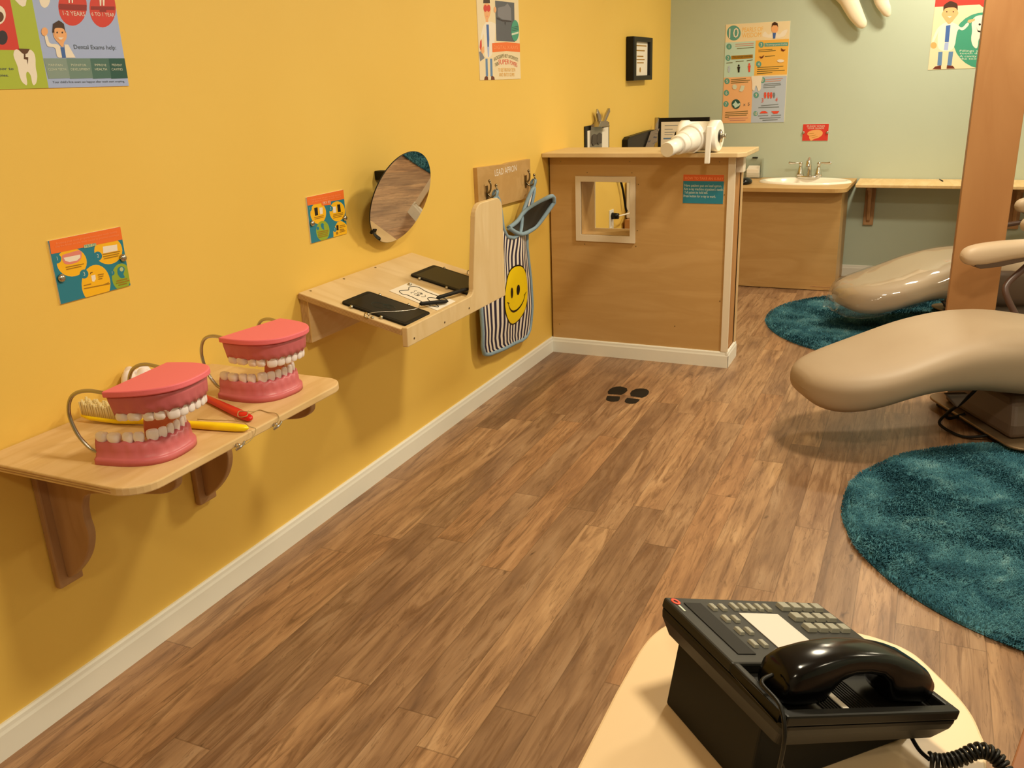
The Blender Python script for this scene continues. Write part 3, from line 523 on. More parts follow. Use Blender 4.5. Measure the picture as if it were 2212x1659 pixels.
('p','teal',2,[(1.5654,1.032),(1.5649,1.0307),(1.5641,1.0295),(1.563,1.0285),(1.5617,1.0278),(1.5602,1.0274),(1.5587,1.0272),(1.5571,1.0274),(1.5556,1.0279),(1.5542,1.0286),(1.5531,1.0296),(1.5522,1.0308),(1.5516,1.0321),(1.5514,1.0335),(1.5515,1.0349),(1.552,1.0362),(1.5528,1.0373),(1.5539,1.0383),(1.5552,1.039),(1.5567,1.0395),(1.5583,1.0396),(1.5598,1.0395),(1.5613,1.039),(1.5627,1.0383),(1.5639,1.0373),(1.5648,1.0361),(1.5653,1.0348),(1.5656,1.0334)]),
('t','pale',3,'1',1.4093,1.0931,0.0079,0.0088,-0.051),
('t','pale',3,'2',1.5218,1.0784,0.0081,0.0087,-0.049),
('t','pale',3,'3',1.473,1.0435,0.0086,0.0093,-0.081),
('t','pale',3,'?',1.5557,1.0312,0.0059,0.0062,-0.017),
('p','pink',2,[(1.4271,1.1026),(1.4491,1.1038),(1.4779,1.1059),(1.4827,1.099),(1.4776,1.0838),(1.4651,1.0781),(1.4428,1.0771),(1.4297,1.081),(1.4259,1.091)]),
('p','white',3,[(1.43,1.0955),(1.4533,1.0951),(1.4769,1.0947),(1.4753,1.0876),(1.4645,1.0823),(1.4441,1.0829),(1.4328,1.0877)]),
('p','white',2,[(1.545,1.1013),(1.5882,1.0992),(1.5865,1.0842),(1.5429,1.0852)]),
('p','white',2,[(1.4957,1.0394),(1.5081,1.0396),(1.5073,1.0287),(1.501,1.0232),(1.4958,1.0257)]),
('p','brown',2,[(1.4935,1.044),(1.4959,1.0476),(1.5017,1.0475),(1.5021,1.0457),(1.4971,1.0457),(1.4953,1.0429)]),
('p','teal',2,[(1.5731,1.029),(1.577,1.0424),(1.5899,1.0448),(1.599,1.038),(1.5952,1.0288),(1.5905,1.024),(1.5953,1.0137),(1.5804,1.0147)]),
('p','sage',3,[(1.5938,1.0355),(1.5934,1.0343),(1.5928,1.0333),(1.5918,1.0325),(1.5907,1.0319),(1.5895,1.0315),(1.5882,1.0313),(1.5869,1.0315),(1.5856,1.0318),(1.5845,1.0325),(1.5836,1.0333),(1.5828,1.0343),(1.5824,1.0354),(1.5822,1.0366),(1.5823,1.0378),(1.5827,1.0389),(1.5834,1.0399),(1.5843,1.0407),(1.5854,1.0414),(1.5866,1.0418),(1.5879,1.0419),(1.5892,1.0418),(1.5905,1.0414),(1.5916,1.0408),(1.5926,1.0399),(1.5933,1.0389),(1.5938,1.0378),(1.594,1.0366)]),
('p','ochre',3,[(1.4306,1.0716),(1.4816,1.0702),(1.4822,1.0725),(1.4311,1.0739)]),
('p','ochre',3,[(1.4309,1.0665),(1.4734,1.0658),(1.4739,1.0681),(1.4315,1.0688)]),
('p','ochre',3,[(1.5396,1.0817),(1.5935,1.0801),(1.5941,1.0825),(1.5401,1.084)]),
('p','ochre',3,[(1.54,1.0761),(1.5897,1.0752),(1.5903,1.0776),(1.5405,1.0785)]),
('p','ochre',3,[(1.5413,1.0706),(1.586,1.0702),(1.5865,1.0727),(1.5418,1.073)]),
('p','ochre',3,[(1.5148,1.0361),(1.5323,1.0353),(1.5329,1.0377),(1.5154,1.0385)]),
('p','ochre',3,[(1.5153,1.0309),(1.5304,1.0306),(1.5309,1.0329),(1.5158,1.0333)]),
('p','ochre',3,[(1.5141,1.0259),(1.5258,1.0255),(1.5264,1.0279),(1.5147,1.0283)]),
('p','ochre',3,[(1.4698,1.0196),(1.491,1.0191),(1.4915,1.0215),(1.4704,1.0219)]),
('p','ochre',3,[(1.4689,1.0123),(1.5449,1.0081),(1.5454,1.0105),(1.4695,1.0146)]),
('p','ochre',3,[(1.5254,1.0088),(1.5422,1.0115),(1.5428,1.0139),(1.5259,1.0112)]),
('p','ochre',3,[(1.5662,1.0099),(1.5997,1.0092),(1.6003,1.0117),(1.5667,1.0123)]),
('p','ochre',3,[(1.5641,1.0047),(1.6057,1.0036),(1.6062,1.0061),(1.5646,1.0071)]),
('p','ochre',3,[(1.5707,0.999),(1.5972,0.9982),(1.5978,1.0007),(1.5713,1.0014)])],
'S2': [
('p','teal',0,[(2.362,0.967),(2.5685,0.967),(2.5685,1.116),(2.362,1.116)]),
('p','yellow',1,[(2.4579,1.0518),(2.4555,1.0442),(2.451,1.0374),(2.4447,1.0316),(2.4369,1.0271),(2.4281,1.0242),(2.4186,1.0231),(2.4091,1.0237),(2.3999,1.026),(2.3915,1.0298),(2.3843,1.0351),(2.3787,1.0415),(2.375,1.0486),(2.3732,1.0562),(2.3735,1.0638),(2.3759,1.0712),(2.3802,1.0779),(2.3863,1.0836),(2.3938,1.0881),(2.4024,1.091),(2.4117,1.0924),(2.4212,1.092),(2.4305,1.0899),(2.439,1.0861),(2.4464,1.081),(2.4523,1.0746),(2.4563,1.0674),(2.4582,1.0596)]),
('p','yellow',1,[(2.5665,1.0427),(2.5641,1.0354),(2.5595,1.0287),(2.5531,1.0231),(2.545,1.0189),(2.5358,1.0162),(2.526,1.0151),(2.5159,1.0158),(2.5063,1.0181),(2.4974,1.0219),(2.4898,1.0271),(2.4838,1.0334),(2.4798,1.0404),(2.4778,1.0477),(2.478,1.0552),(2.4803,1.0623),(2.4847,1.0688),(2.491,1.0743),(2.4987,1.0786),(2.5077,1.0814),(2.5174,1.0826),(2.5273,1.0822),(2.5371,1.08),(2.5461,1.0763),(2.5539,1.0712),(2.5602,1.065),(2.5645,1.0579),(2.5666,1.0503)]),
('p','lime',1,[(2.4669,0.9915),(2.4646,0.9843),(2.4607,0.9778),(2.4551,0.9723),(2.4484,0.968),(2.4407,0.9653),(2.4325,0.9642),(2.4242,0.9648),(2.4163,0.967),(2.409,0.9707),(2.4029,0.9757),(2.3981,0.9818),(2.395,0.9887),(2.3935,0.9959),(2.3939,1.0033),(2.3961,1.0103),(2.4,1.0167),(2.4053,1.0221),(2.4119,1.0264),(2.4194,1.0292),(2.4275,1.0304),(2.4357,1.03),(2.4437,1.028),(2.4511,1.0244),(2.4574,1.0194),(2.4623,1.0133),(2.4657,1.0064),(2.4672,0.999)]),
('p','yellow',1,[(2.4854,0.9664),(2.4877,0.9867),(2.5013,1.0017),(2.5168,1.0135),(2.5368,1.0148),(2.5553,1.0062),(2.5686,0.9955),(2.5671,0.9637)]),
('p','orange',3,[(2.3619,1.1186),(2.5701,1.1156),(2.5686,1.0846),(2.3632,1.0896)]),
('p','orange',3,[(2.4367,1.0879),(2.4906,1.0863),(2.4887,1.0754),(2.4386,1.0794)]),
('t','peach',4,'Digital x-rays are used to help dentists',2.3825,1.1038,0.1663,0.005,-0.023),
('t','peach',4,'see below the surface of teeth. Trace it',2.3857,1.0967,0.1645,0.0045,-0.021),
('t','white',4,'TRY IT!',2.4428,1.0829,0.0433,0.0084,-0.037),
('p','teal',2,[(2.3834,1.0774),(2.3827,1.0753),(2.3814,1.0734),(2.3797,1.0718),(2.3775,1.0706),(2.375,1.0698),(2.3724,1.0695),(2.3696,1.0696),(2.367,1.0702),(2.3646,1.0713),(2.3626,1.0727),(2.3609,1.0745),(2.3598,1.0765),(2.3593,1.0786),(2.3594,1.0807),(2.3601,1.0827),(2.3613,1.0846),(2.3631,1.0862),(2.3652,1.0874),(2.3677,1.0882),(2.3703,1.0886),(2.3731,1.0885),(2.3757,1.0879),(2.3781,1.0868),(2.3802,1.0854),(2.3818,1.0836),(2.3829,1.0816),(2.3835,1.0795)]),
('p','teal',2,[(2.4983,1.0615),(2.4976,1.0595),(2.4964,1.0578),(2.4947,1.0563),(2.4926,1.0551),(2.4902,1.0544),(2.4876,1.0541),(2.485,1.0542),(2.4824,1.0548),(2.4801,1.0558),(2.478,1.0572),(2.4764,1.0588),(2.4753,1.0607),(2.4748,1.0627),(2.4749,1.0647),(2.4755,1.0666),(2.4767,1.0684),(2.4784,1.0699),(2.4805,1.071),(2.4829,1.0718),(2.4854,1.0721),(2.4881,1.072),(2.4906,1.0714),(2.493,1.0704),(2.495,1.069),(2.4967,1.0674),(2.4978,1.0655),(2.4983,1.0635)]),
('p','teal',2,[(2.411,1.0088),(2.4107,1.0077),(2.41,1.0067),(2.409,1.0058),(2.4078,1.0051),(2.4064,1.0047),(2.4049,1.0045),(2.4034,1.0046),(2.4019,1.005),(2.4005,1.0056),(2.3994,1.0065),(2.3985,1.0075),(2.3978,1.0086),(2.3976,1.0098),(2.3976,1.011),(2.398,1.0121),(2.3987,1.0131),(2.3996,1.014),(2.4008,1.0147),(2.4022,1.0151),(2.4037,1.0152),(2.4052,1.0151),(2.4067,1.0148),(2.4081,1.0142),(2.4092,1.0133),(2.4102,1.0123),(2.4108,1.0112),(2.4111,1.01)]),
('p','teal',2,[(2.507,0.9893),(2.5064,0.9877),(2.5054,0.9862),(2.504,0.985),(2.5022,0.984),(2.5001,0.9834),(2.4979,0.9832),(2.4957,0.9834),(2.4935,0.9839),(2.4915,0.9848),(2.4897,0.986),(2.4884,0.9875),(2.4875,0.9891),(2.487,0.9908),(2.487,0.9925),(2.4876,0.9942),(2.4886,0.9956),(2.49,0.9969),(2.4918,0.9978),(2.4938,0.9984),(2.496,0.9987),(2.4983,0.9985),(2.5005,0.998),(2.5025,0.9971),(2.5042,0.9959),(2.5056,0.9944),(2.5065,0.9928),(2.507,0.9911)]),
('t','pale',3,'1',2.3695,1.0752,0.008,0.0079,-0.037),
('t','pale',3,'2',2.4811,1.0596,0.0092,0.0088,-0.043),
('t','pale',3,'3',2.4928,0.988,0.0081,0.0078,-0.049),
('p','black',3,[(2.3959,1.0777),(2.4141,1.0779),(2.4131,1.0527),(2.3969,1.0516)]),
('p','black',3,[(2.5243,1.0713),(2.5413,1.0704),(2.5419,1.0447),(2.5248,1.0457)]),
('p','black',3,[(2.5077,1.0035),(2.5199,1.003),(2.5182,0.9861),(2.5072,0.9864)]),
('p','white',3,[(2.4228,1.0747),(2.4411,1.0735),(2.4387,1.0531),(2.4246,1.0524)]),
('p','white',3,[(2.4982,1.0678),(2.5148,1.0662),(2.5138,1.0459),(2.4971,1.0476)]),
('p','teal',2,[(2.4222,1.0126),(2.4225,1.0209),(2.4323,1.0236),(2.4395,1.0183),(2.4374,1.013),(2.4385,0.9989),(2.4266,1.005)]),
('p','ochre',3,[(2.5143,0.976),(2.5139,0.9749),(2.5133,0.9739),(2.5124,0.9731),(2.5112,0.9724),(2.51,0.972),(2.5086,0.9719),(2.5072,0.972),(2.5058,0.9723),(2.5046,0.9729),(2.5035,0.9737),(2.5026,0.9747),(2.5021,0.9757),(2.5018,0.9769),(2.5018,0.978),(2.5022,0.9791),(2.5028,0.9801),(2.5037,0.9809),(2.5048,0.9816),(2.5061,0.982),(2.5075,0.9821),(2.5089,0.982),(2.5103,0.9817),(2.5115,0.9811),(2.5126,0.9803),(2.5134,0.9793),(2.514,0.9783),(2.5143,0.9771)]),
('p','ochre',3,[(2.3912,1.0456),(2.443,1.0449),(2.4435,1.0473),(2.3917,1.048)]),
('p','ochre',3,[(2.3915,1.0408),(2.4411,1.0403),(2.4415,1.0428),(2.3919,1.0432)]),
('p','ochre',3,[(2.4956,1.0393),(2.5533,1.0388),(2.5537,1.0413),(2.4961,1.0418)]),
('p','ochre',3,[(2.4948,1.0345),(2.5525,1.0339),(2.5529,1.0365),(2.4952,1.037)]),
('p','ochre',3,[(2.495,1.0288),(2.5441,1.0287),(2.5445,1.0312),(2.4955,1.0313)]),
('p','ochre',3,[(2.5264,0.9977),(2.5574,0.9965),(2.5578,0.999),(2.5268,1.0002)]),
('p','ochre',3,[(2.5254,0.9921),(2.559,0.9912),(2.5595,0.9937),(2.5259,0.9946)]),
('p','ochre',3,[(2.5244,0.9858),(2.5489,0.9834),(2.5493,0.9859),(2.5248,0.9884)]),
('p','ochre',3,[(2.5247,0.9808),(2.5509,0.9802),(2.5513,0.9827),(2.5252,0.9833)]),
('p','ochre',3,[(2.5227,0.976),(2.5565,0.9763),(2.557,0.9789),(2.5231,0.9786)]),
('p','ochre',3,[(2.4008,0.9966),(2.4601,0.994),(2.4606,0.9965),(2.4012,0.999)]),
('p','ochre',3,[(2.4019,0.9902),(2.4581,0.9894),(2.4586,0.9919),(2.4024,0.9926)]),
('p','ochre',3,[(2.4021,0.9846),(2.4547,0.9836),(2.4552,0.9861),(2.4025,0.987)]),
('p','ochre',3,[(2.4023,0.979),(2.4525,0.9776),(2.4529,0.9801),(2.4027,0.9814)])],
'P3': [
('p','cream',0,[(3.6665,1.4555),(4.106,1.4555),(4.106,2.03),(3.6665,2.03)]),
('p','hair',3,[(3.7302,1.7688),(3.7333,1.7823),(3.738,1.7914),(3.7965,1.7949),(3.7971,1.7724)]),
('p','skin',2,[(3.7285,1.7687),(3.7971,1.7724),(3.8023,1.741),(3.7887,1.7177),(3.7706,1.7056),(3.7751,1.6945),(3.7471,1.6934),(3.7482,1.7047),(3.736,1.72)]),
('p','red',3,[(3.768,1.7506),(3.7672,1.7475),(3.7655,1.7445),(3.7629,1.7417),(3.7597,1.7393),(3.7559,1.7375),(3.7518,1.7363),(3.7476,1.7357),(3.7434,1.7359),(3.7396,1.7367),(3.7362,1.7382),(3.7334,1.7403),(3.7315,1.7428),(3.7304,1.7457),(3.7303,1.7488),(3.7311,1.7519),(3.7328,1.7549),(3.7353,1.7576),(3.7385,1.76),(3.7422,1.7618),(3.7463,1.7631),(3.7505,1.7636),(3.7547,1.7635),(3.7585,1.7627),(3.762,1.7612),(3.7647,1.7592),(3.7667,1.7566),(3.7678,1.7537)]),
('p','red',3,[(3.8001,1.7522),(3.7993,1.7491),(3.7976,1.746),(3.795,1.7432),(3.7917,1.7409),(3.7879,1.739),(3.7837,1.7378),(3.7794,1.7372),(3.7752,1.7374),(3.7713,1.7382),(3.7679,1.7397),(3.7651,1.7418),(3.7631,1.7444),(3.762,1.7472),(3.7618,1.7503),(3.7626,1.7535),(3.7643,1.7565),(3.7669,1.7593),(3.7701,1.7616),(3.7739,1.7635),(3.778,1.7647),(3.7823,1.7653),(3.7865,1.7652),(3.7905,1.7644),(3.794,1.7629),(3.7968,1.7608),(3.7988,1.7583),(3.7999,1.7554)]),
('p','pink',3,[(3.7496,1.7183),(3.7749,1.7205),(3.7632,1.7155)]),
('p','white',1,[(3.7443,1.6933),(3.7812,1.6992),(3.8491,1.6926),(3.8479,1.681),(3.8294,1.6108),(3.7952,1.5567),(3.7543,1.5471),(3.7211,1.5515),(3.7266,1.6566),(3.7007,1.6197),(3.6848,1.6239),(3.7175,1.6743)]),
('p','blue',2,[(3.7517,1.6845),(3.7769,1.6854),(3.7765,1.6259),(3.7704,1.5936),(3.7534,1.5933)]),
('p','lilac',2,[(3.7506,1.5933),(3.7732,1.5936),(3.7661,1.5518),(3.7548,1.5518)]),
('p','red',2,[(3.6985,1.6242),(3.6838,1.6148),(3.6757,1.5898),(3.6876,1.5741),(3.6981,1.5947)]),
('p','skin',3,[(3.6918,1.5878),(3.7201,1.5951),(3.7205,1.5722),(3.7029,1.5629),(3.6899,1.5696)]),
('p','grey',2,[(3.6683,1.5716),(3.6904,1.5741),(3.7206,1.5469),(3.675,1.533)]),
('p','jeans',1,[(3.7288,1.5447),(3.7501,1.5448),(3.7481,1.4702),(3.7255,1.4705)]),
('p','jeans',1,[(3.7757,1.5449),(3.7975,1.545),(3.7957,1.4697),(3.7727,1.4699)]),
('p','maroon',2,[(3.7065,1.4544),(3.7123,1.4671),(3.7297,1.4728),(3.7462,1.4679),(3.7477,1.455)]),
('p','maroon',2,[(3.7763,1.4545),(3.7797,1.471),(3.7954,1.4721),(3.8122,1.4659),(3.8153,1.4552)]),
('p','dgrey',2,[(3.8508,1.7867),(4.057,1.7889),(4.0538,1.7145),(4.0521,1.62),(3.8489,1.6194)]),
('p','grey',3,[(3.8758,1.7583),(3.9508,1.7691),(3.9823,1.7825),(4.0174,1.7631),(4.019,1.7108),(3.9215,1.7117),(3.8724,1.7236)]),
('p','dark',4,[(3.8574,1.7183),(3.8922,1.7151),(3.9006,1.7108),(4.0189,1.7096),(4.0184,1.7036),(3.9207,1.7034),(3.8624,1.7105)]),
('p','dark',4,[(3.9415,1.7007),(3.9567,1.7013),(3.9481,1.6868)]),
('p','skin',4,[(3.8587,1.7494),(3.8581,1.7466),(3.8569,1.7439),(3.8551,1.7414),(3.8529,1.7393),(3.8503,1.7377),(3.8475,1.7366),(3.8447,1.7362),(3.8419,1.7363),(3.8393,1.7372),(3.837,1.7385),(3.8352,1.7405),(3.8339,1.7428),(3.8332,1.7454),(3.8332,1.7482),(3.8338,1.751),(3.835,1.7537),(3.8368,1.7562),(3.839,1.7583),(3.8415,1.7599),(3.8443,1.761),(3.8471,1.7614),(3.8499,1.7613),(3.8526,1.7605),(3.8548,1.7591),(3.8567,1.7572),(3.8579,1.7549),(3.8586,1.7522)]),
('p','sea',4,[(4.1012,1.6701),(4.0992,1.6597),(4.095,1.6497),(4.0889,1.6407),(4.0811,1.6332),(4.0721,1.6274),(4.0623,1.6238),(4.0523,1.6224),(4.0425,1.6234),(4.0334,1.6266),(4.0255,1.6319),(4.0191,1.639),(4.0147,1.6476),(4.0123,1.6572),(4.0121,1.6674),(4.0141,1.6776),(4.0181,1.6874),(4.0241,1.6962),(4.0317,1.7037),(4.0405,1.7095),(4.0502,1.7133),(4.0601,1.7148),(4.0699,1.714),(4.0791,1.711),(4.0872,1.7058),(4.0937,1.6987),(4.0983,1.6901),(4.1009,1.6804)]),
('p','pale',5,[(4.0146,1.647),(4.0937,1.6576),(4.0944,1.666),(4.0154,1.6552)]),
('p','teal4',5,[(4.0194,1.6797),(4.0962,1.6883),(4.0965,1.6912),(4.0196,1.6825)]),
('p','teal4',5,[(4.0187,1.6724),(4.0956,1.6809),(4.0958,1.6839),(4.019,1.6753)]),
('p','teal4',5,[(4.0181,1.6652),(4.095,1.6736),(4.0952,1.6765),(4.0184,1.6681)]),
('p','orange',3,[(3.8022,1.6091),(3.9551,1.6168),(4.1095,1.6137),(4.1064,1.5752),(3.9516,1.5784),(3.8024,1.5712)]),
('t','peach',4,'DIGITAL X-RAYS',3.8182,1.585,0.2633,0.0154,0.014),
('t','moss',3,'RADIO',3.816,1.5334,0.054,0.0164,0.222),
('t','moss',3,'GRAPHS',3.8699,1.5442,0.0547,0.0166,0.115),
('t','moss',3,'HELP',3.9293,1.5493,0.0351,0.0149,0.04),
('t','moss',3,'GIVE',3.9704,1.5478,0.031,0.0146,-0.055),
('t','moss',3,'DENTISTS',4.0057,1.5449,0.0744,0.0161,-0.163),
('t','moss',3,'THEIR',3.8224,1.5097,0.0391,0.0157,0.212),
('t','redor',3,'SUPER',3.8617,1.5204,0.1157,0.0214,0.01),
('t','redor',3,'POWERS',3.9866,1.5203,0.0817,0.0196,-0.152),
('t','amber',3,'TO SEE THROUGH TEETH',3.8557,1.4894,0.1884,0.0162,-0.003),
('t','amber',3,'AND INTO GUMS',3.8627,1.4689,0.1699,0.0159,-0.011)],
'P10': [
('p','cream',0,[(0.405,1.095),(0.85,1.095),(0.85,1.772),(0.405,1.772)]),
('p','mint',1,[(0.405,1.4132),(0.6198,1.4132),(0.6198,1.6518),(0.405,1.6518)]),
('p','amber',1,[(0.6198,1.4192),(0.848,1.4192),(0.848,1.6547999999999998),(0.6198,1.6547999999999998)]),
('p','peach2',1,[(0.405,1.095),(0.6144,1.095),(0.6144,1.4132),(0.405,1.4132)]),
('p','slate',1,[(0.6144,1.095),(0.848,1.095),(0.848,1.4112),(0.6144,1.4112)]),
('p','seagrey',2,[(0.5121,1.7104),(0.5114,1.6993),(0.5083,1.6889),(0.5029,1.6797),(0.4955,1.6721),(0.4865,1.6666),(0.4763,1.6633),(0.4654,1.6626),(0.4544,1.6644),(0.4438,1.6687),(0.4342,1.6752),(0.426,1.6835),(0.4197,1.6934),(0.4156,1.7043),(0.4139,1.7156),(0.4146,1.7267),(0.4178,1.7371),(0.4233,1.7464),(0.4307,1.7539),(0.4398,1.7593),(0.45,1.7625),(0.4609,1.7631),(0.4718,1.7613),(0.4823,1.757),(0.4919,1.7505),(0.5,1.7422),(0.5063,1.7324),(0.5104,1.7216)]),
('t','white',3,'10',0.4256,1.6797,0.0772,0.0655,0.035),
('t','amber',2,'PEARLS OF',0.5225,1.7149,0.1441,0.03,-0.001),
('t','amber',2,'WISDOM',0.5216,1.6774,0.1339,0.0311,0.005),
('p','white',2,[(0.6558,1.6732),(0.6793,1.719),(0.7045,1.6856),(0.7319,1.7014),(0.7574,1.705),(0.7793,1.6817),(0.8006,1.7101),(0.8407,1.7202),(0.8113,1.6604)]),
('p','skin',3,[(0.7705,1.7264),(0.7703,1.7197),(0.769,1.7133),(0.7665,1.7077),(0.763,1.703),(0.7588,1.6996),(0.7539,1.6976),(0.7487,1.6971),(0.7433,1.6982),(0.7382,1.7007),(0.7335,1.7046),(0.7294,1.7096),(0.7263,1.7156),(0.7241,1.7221),(0.7231,1.729),(0.7233,1.7358),(0.7247,1.7421),(0.7272,1.7478),(0.7307,1.7524),(0.735,1.7558),(0.7398,1.7577),(0.7451,1.7582),(0.7504,1.7572),(0.7555,1.7546),(0.7602,1.7508),(0.7642,1.7457),(0.7674,1.7398),(0.7695,1.7333)]),
('p','hair',4,[(0.7258,1.7362),(0.7284,1.7631),(0.7433,1.7706),(0.7644,1.7611),(0.7701,1.7338),(0.76,1.7481),(0.7343,1.7495)]),
('p','blue',3,[(0.7346,1.7003),(0.7568,1.6992),(0.7538,1.6618),(0.7394,1.6615)]),
('p','seagrey',2,[(0.6827,1.6106),(0.8452,1.6094),(0.8437,1.6332),(0.6814,1.6346)]),
('t','white',3,'The average person brushes',0.6901,1.6182,0.147,0.012,-0.014),
('p','ochre',2,[(0.4534,1.5348),(0.6053,1.5376),(0.604,1.5629),(0.4523,1.5603)]),
('t','moss',3,'The average smile has',0.4621,1.5456,0.1374,0.0133,0.01),
('p','seagrey',2,[(0.4527,1.6228),(0.4524,1.6184),(0.4512,1.6142),(0.4491,1.6105),(0.4461,1.6074),(0.4426,1.6052),(0.4385,1.6039),(0.4342,1.6036),(0.4299,1.6043),(0.4257,1.606),(0.4219,1.6085),(0.4187,1.6119),(0.4162,1.6158),(0.4146,1.6201),(0.414,1.6246),(0.4143,1.6291),(0.4155,1.6333),(0.4177,1.637),(0.4206,1.64),(0.4242,1.6422),(0.4282,1.6435),(0.4325,1.6438),(0.4368,1.6431),(0.441,1.6414),(0.4447,1.6388),(0.448,1.6355),(0.4504,1.6316),(0.452,1.6273)]),
('t','white',3,'1',0.4263,1.6129,0.015,0.0213,0.02),
('p','seagrey',2,[(0.4496,1.5467),(0.4493,1.5422),(0.4481,1.538),(0.4459,1.5342),(0.443,1.5311),(0.4394,1.5289),(0.4354,1.5275),(0.4311,1.5272),(0.4267,1.5279),(0.4225,1.5296),(0.4187,1.5321),(0.4155,1.5355),(0.413,1.5394),(0.4114,1.5438),(0.4107,1.5483),(0.411,1.5528),(0.4123,1.557),(0.4144,1.5608),(0.4174,1.5639),(0.421,1.5661),(0.425,1.5674),(0.4293,1.5678),(0.4337,1.5671),(0.4378,1.5654),(0.4416,1.5628),(0.4448,1.5595),(0.4473,1.5555),(0.4489,1.5512)]),
('t','white',3,'2',0.4231,1.5365,0.0151,0.0216,0.026),
('p','seagrey',2,[(0.6783,1.6248),(0.678,1.6204),(0.6769,1.6163),(0.6748,1.6126),(0.672,1.6096),(0.6686,1.6074),(0.6647,1.6061),(0.6605,1.6058),(0.6563,1.6065),(0.6522,1.6082),(0.6485,1.6107),(0.6454,1.614),(0.6429,1.6178),(0.6413,1.6221),(0.6406,1.6265),(0.6408,1.6309),(0.642,1.6351),(0.644,1.6387),(0.6468,1.6417),(0.6503,1.6439),(0.6542,1.6452),(0.6584,1.6455),(0.6626,1.6448),(0.6666,1.6431),(0.6703,1.6406),(0.6735,1.6373),(0.6759,1.6334),(0.6775,1.6292)]),
('t','white',3,'3',0.6527,1.615,0.0146,0.021,0.021),
('p','seagrey',2,[(0.6675,1.4956),(0.6673,1.4912),(0.6661,1.487),(0.6641,1.4833),(0.6612,1.4802),(0.6578,1.4779),(0.6538,1.4766),(0.6496,1.4763),(0.6454,1.4769),(0.6413,1.4786),(0.6375,1.4811),(0.6344,1.4844),(0.6319,1.4883),(0.6303,1.4926),(0.6295,1.4971),(0.6298,1.5016),(0.631,1.5058),(0.633,1.5095),(0.6359,1.5126),(0.6394,1.5148),(0.6433,1.5161),(0.6475,1.5165),(0.6517,1.5158),(0.6558,1.5141),(0.6595,1.5116),(0.6627,1.5083),(0.6652,1.5044),(0.6668,1.5001)]),
('t','white',3,'4',0.6418,1.4855,0.0147,0.0213,0.027),
('p','seagrey',2,[(0.4485,1.3872),(0.4482,1.3826),(0.4469,1.3783),(0.4448,1.3745),(0.4418,1.3713),(0.4382,1.369),(0.4341,1.3676),(0.4298,1.3672),(0.4254,1.3679),(0.4211,1.3695),(0.4173,1.3721),(0.4141,1.3755),(0.4116,1.3795),(0.4099,1.3839),(0.4092,1.3885),(0.4095,1.393),(0.4108,1.3973),(0.413,1.4012),(0.416,1.4043),(0.4196,1.4067),(0.4237,1.408),(0.428,1.4084),(0.4324,1.4077),(0.4366,1.4061),(0.4404,1.4035),(0.4437,1.4002),(0.4462,1.3962),(0.4478,1.3918)]),
('t','white',3,'5',0.4217,1.3766,0.0153,0.0219,0.039),
('p','seagrey',2,[(0.4476,1.3065),(0.4473,1.3019),(0.4461,1.2975),(0.4439,1.2937),(0.4409,1.2905),(0.4373,1.2881),(0.4332,1.2867),(0.4288,1.2862),(0.4244,1.2869),(0.4202,1.2885),(0.4163,1.2911),(0.4131,1.2945),(0.4106,1.2985),(0.4089,1.3029),(0.4082,1.3076),(0.4085,1.3122),(0.4098,1.3165),(0.412,1.3204),(0.415,1.3236),(0.4186,1.326),(0.4227,1.3274),(0.4271,1.3278),(0.4315,1.3271),(0.4357,1.3255),(0.4395,1.3229),(0.4428,1.3195),(0.4453,1.3155),(0.4469,1.3111)]),
('t','white',3,'6',0.4208,1.2957,0.0153,0.022,0.039),
('p','seagrey',2,[(0.4483,1.2288),(0.448,1.2241),(0.4467,1.2197),(0.4445,1.2158),(0.4415,1.2126),(0.4379,1.2102),(0.4338,1.2087),(0.4294,1.2083),(0.425,1.2089),(0.4207,1.2105),(0.4168,1.2131),(0.4136,1.2165),(0.411,1.2205),(0.4094,1.225),(0.4087,1.2297),(0.409,1.2343),(0.4103,1.2387),(0.4125,1.2426),(0.4155,1.2458),(0.4191,1.2482),(0.4232,1.2497),(0.4276,1.2501),(0.432,1.2495),(0.4363,1.2478),(0.4401,1.2453),(0.4434,1.2419),(0.4459,1.2379),(0.4476,1.2334)]),
('t','white',3,'7',0.4213,1.2178,0.0153,0.0221,0.046),
('p','seagrey',2,[(0.7009,1.3867),(0.7006,1.3822),(0.6995,1.378),(0.6974,1.3742),(0.6946,1.3711),(0.6911,1.3688),(0.6872,1.3674),(0.683,1.367),(0.6787,1.3677),(0.6746,1.3693),(0.6708,1.3718),(0.6676,1.3752),(0.6652,1.3791),(0.6635,1.3834),(0.6628,1.3879),(0.663,1.3924),(0.6642,1.3967),(0.6663,1.4005),(0.6691,1.4036),(0.6726,1.4059),(0.6765,1.4072),(0.6807,1.4076),(0.685,1.4069),(0.6891,1.4053),(0.6928,1.4028),(0.696,1.3995),(0.6985,1.3955),(0.7001,1.3912)]),
('t','white',3,'8',0.6751,1.3763,0.0147,0.0215,0.034),
('p','seagrey',2,[(0.6614,1.2851),(0.6612,1.2806),(0.66,1.2763),(0.6579,1.2724),(0.6551,1.2693),(0.6515,1.2669),(0.6476,1.2655),(0.6433,1.2651),(0.639,1.2657),(0.6349,1.2673),(0.6311,1.2699),(0.6279,1.2732),(0.6254,1.2772),(0.6237,1.2816),(0.623,1.2861),(0.6232,1.2907),(0.6244,1.295),(0.6265,1.2988),(0.6294,1.302),(0.6329,1.3043),(0.6369,1.3057),(0.6412,1.3061),(0.6455,1.3055),(0.6496,1.3039),(0.6534,1.3013),(0.6566,1.298),(0.6591,1.2941),(0.6607,1.2897)]),
('t','white',3,'9',0.6354,1.2744,0.0148,0.0218,0.047),
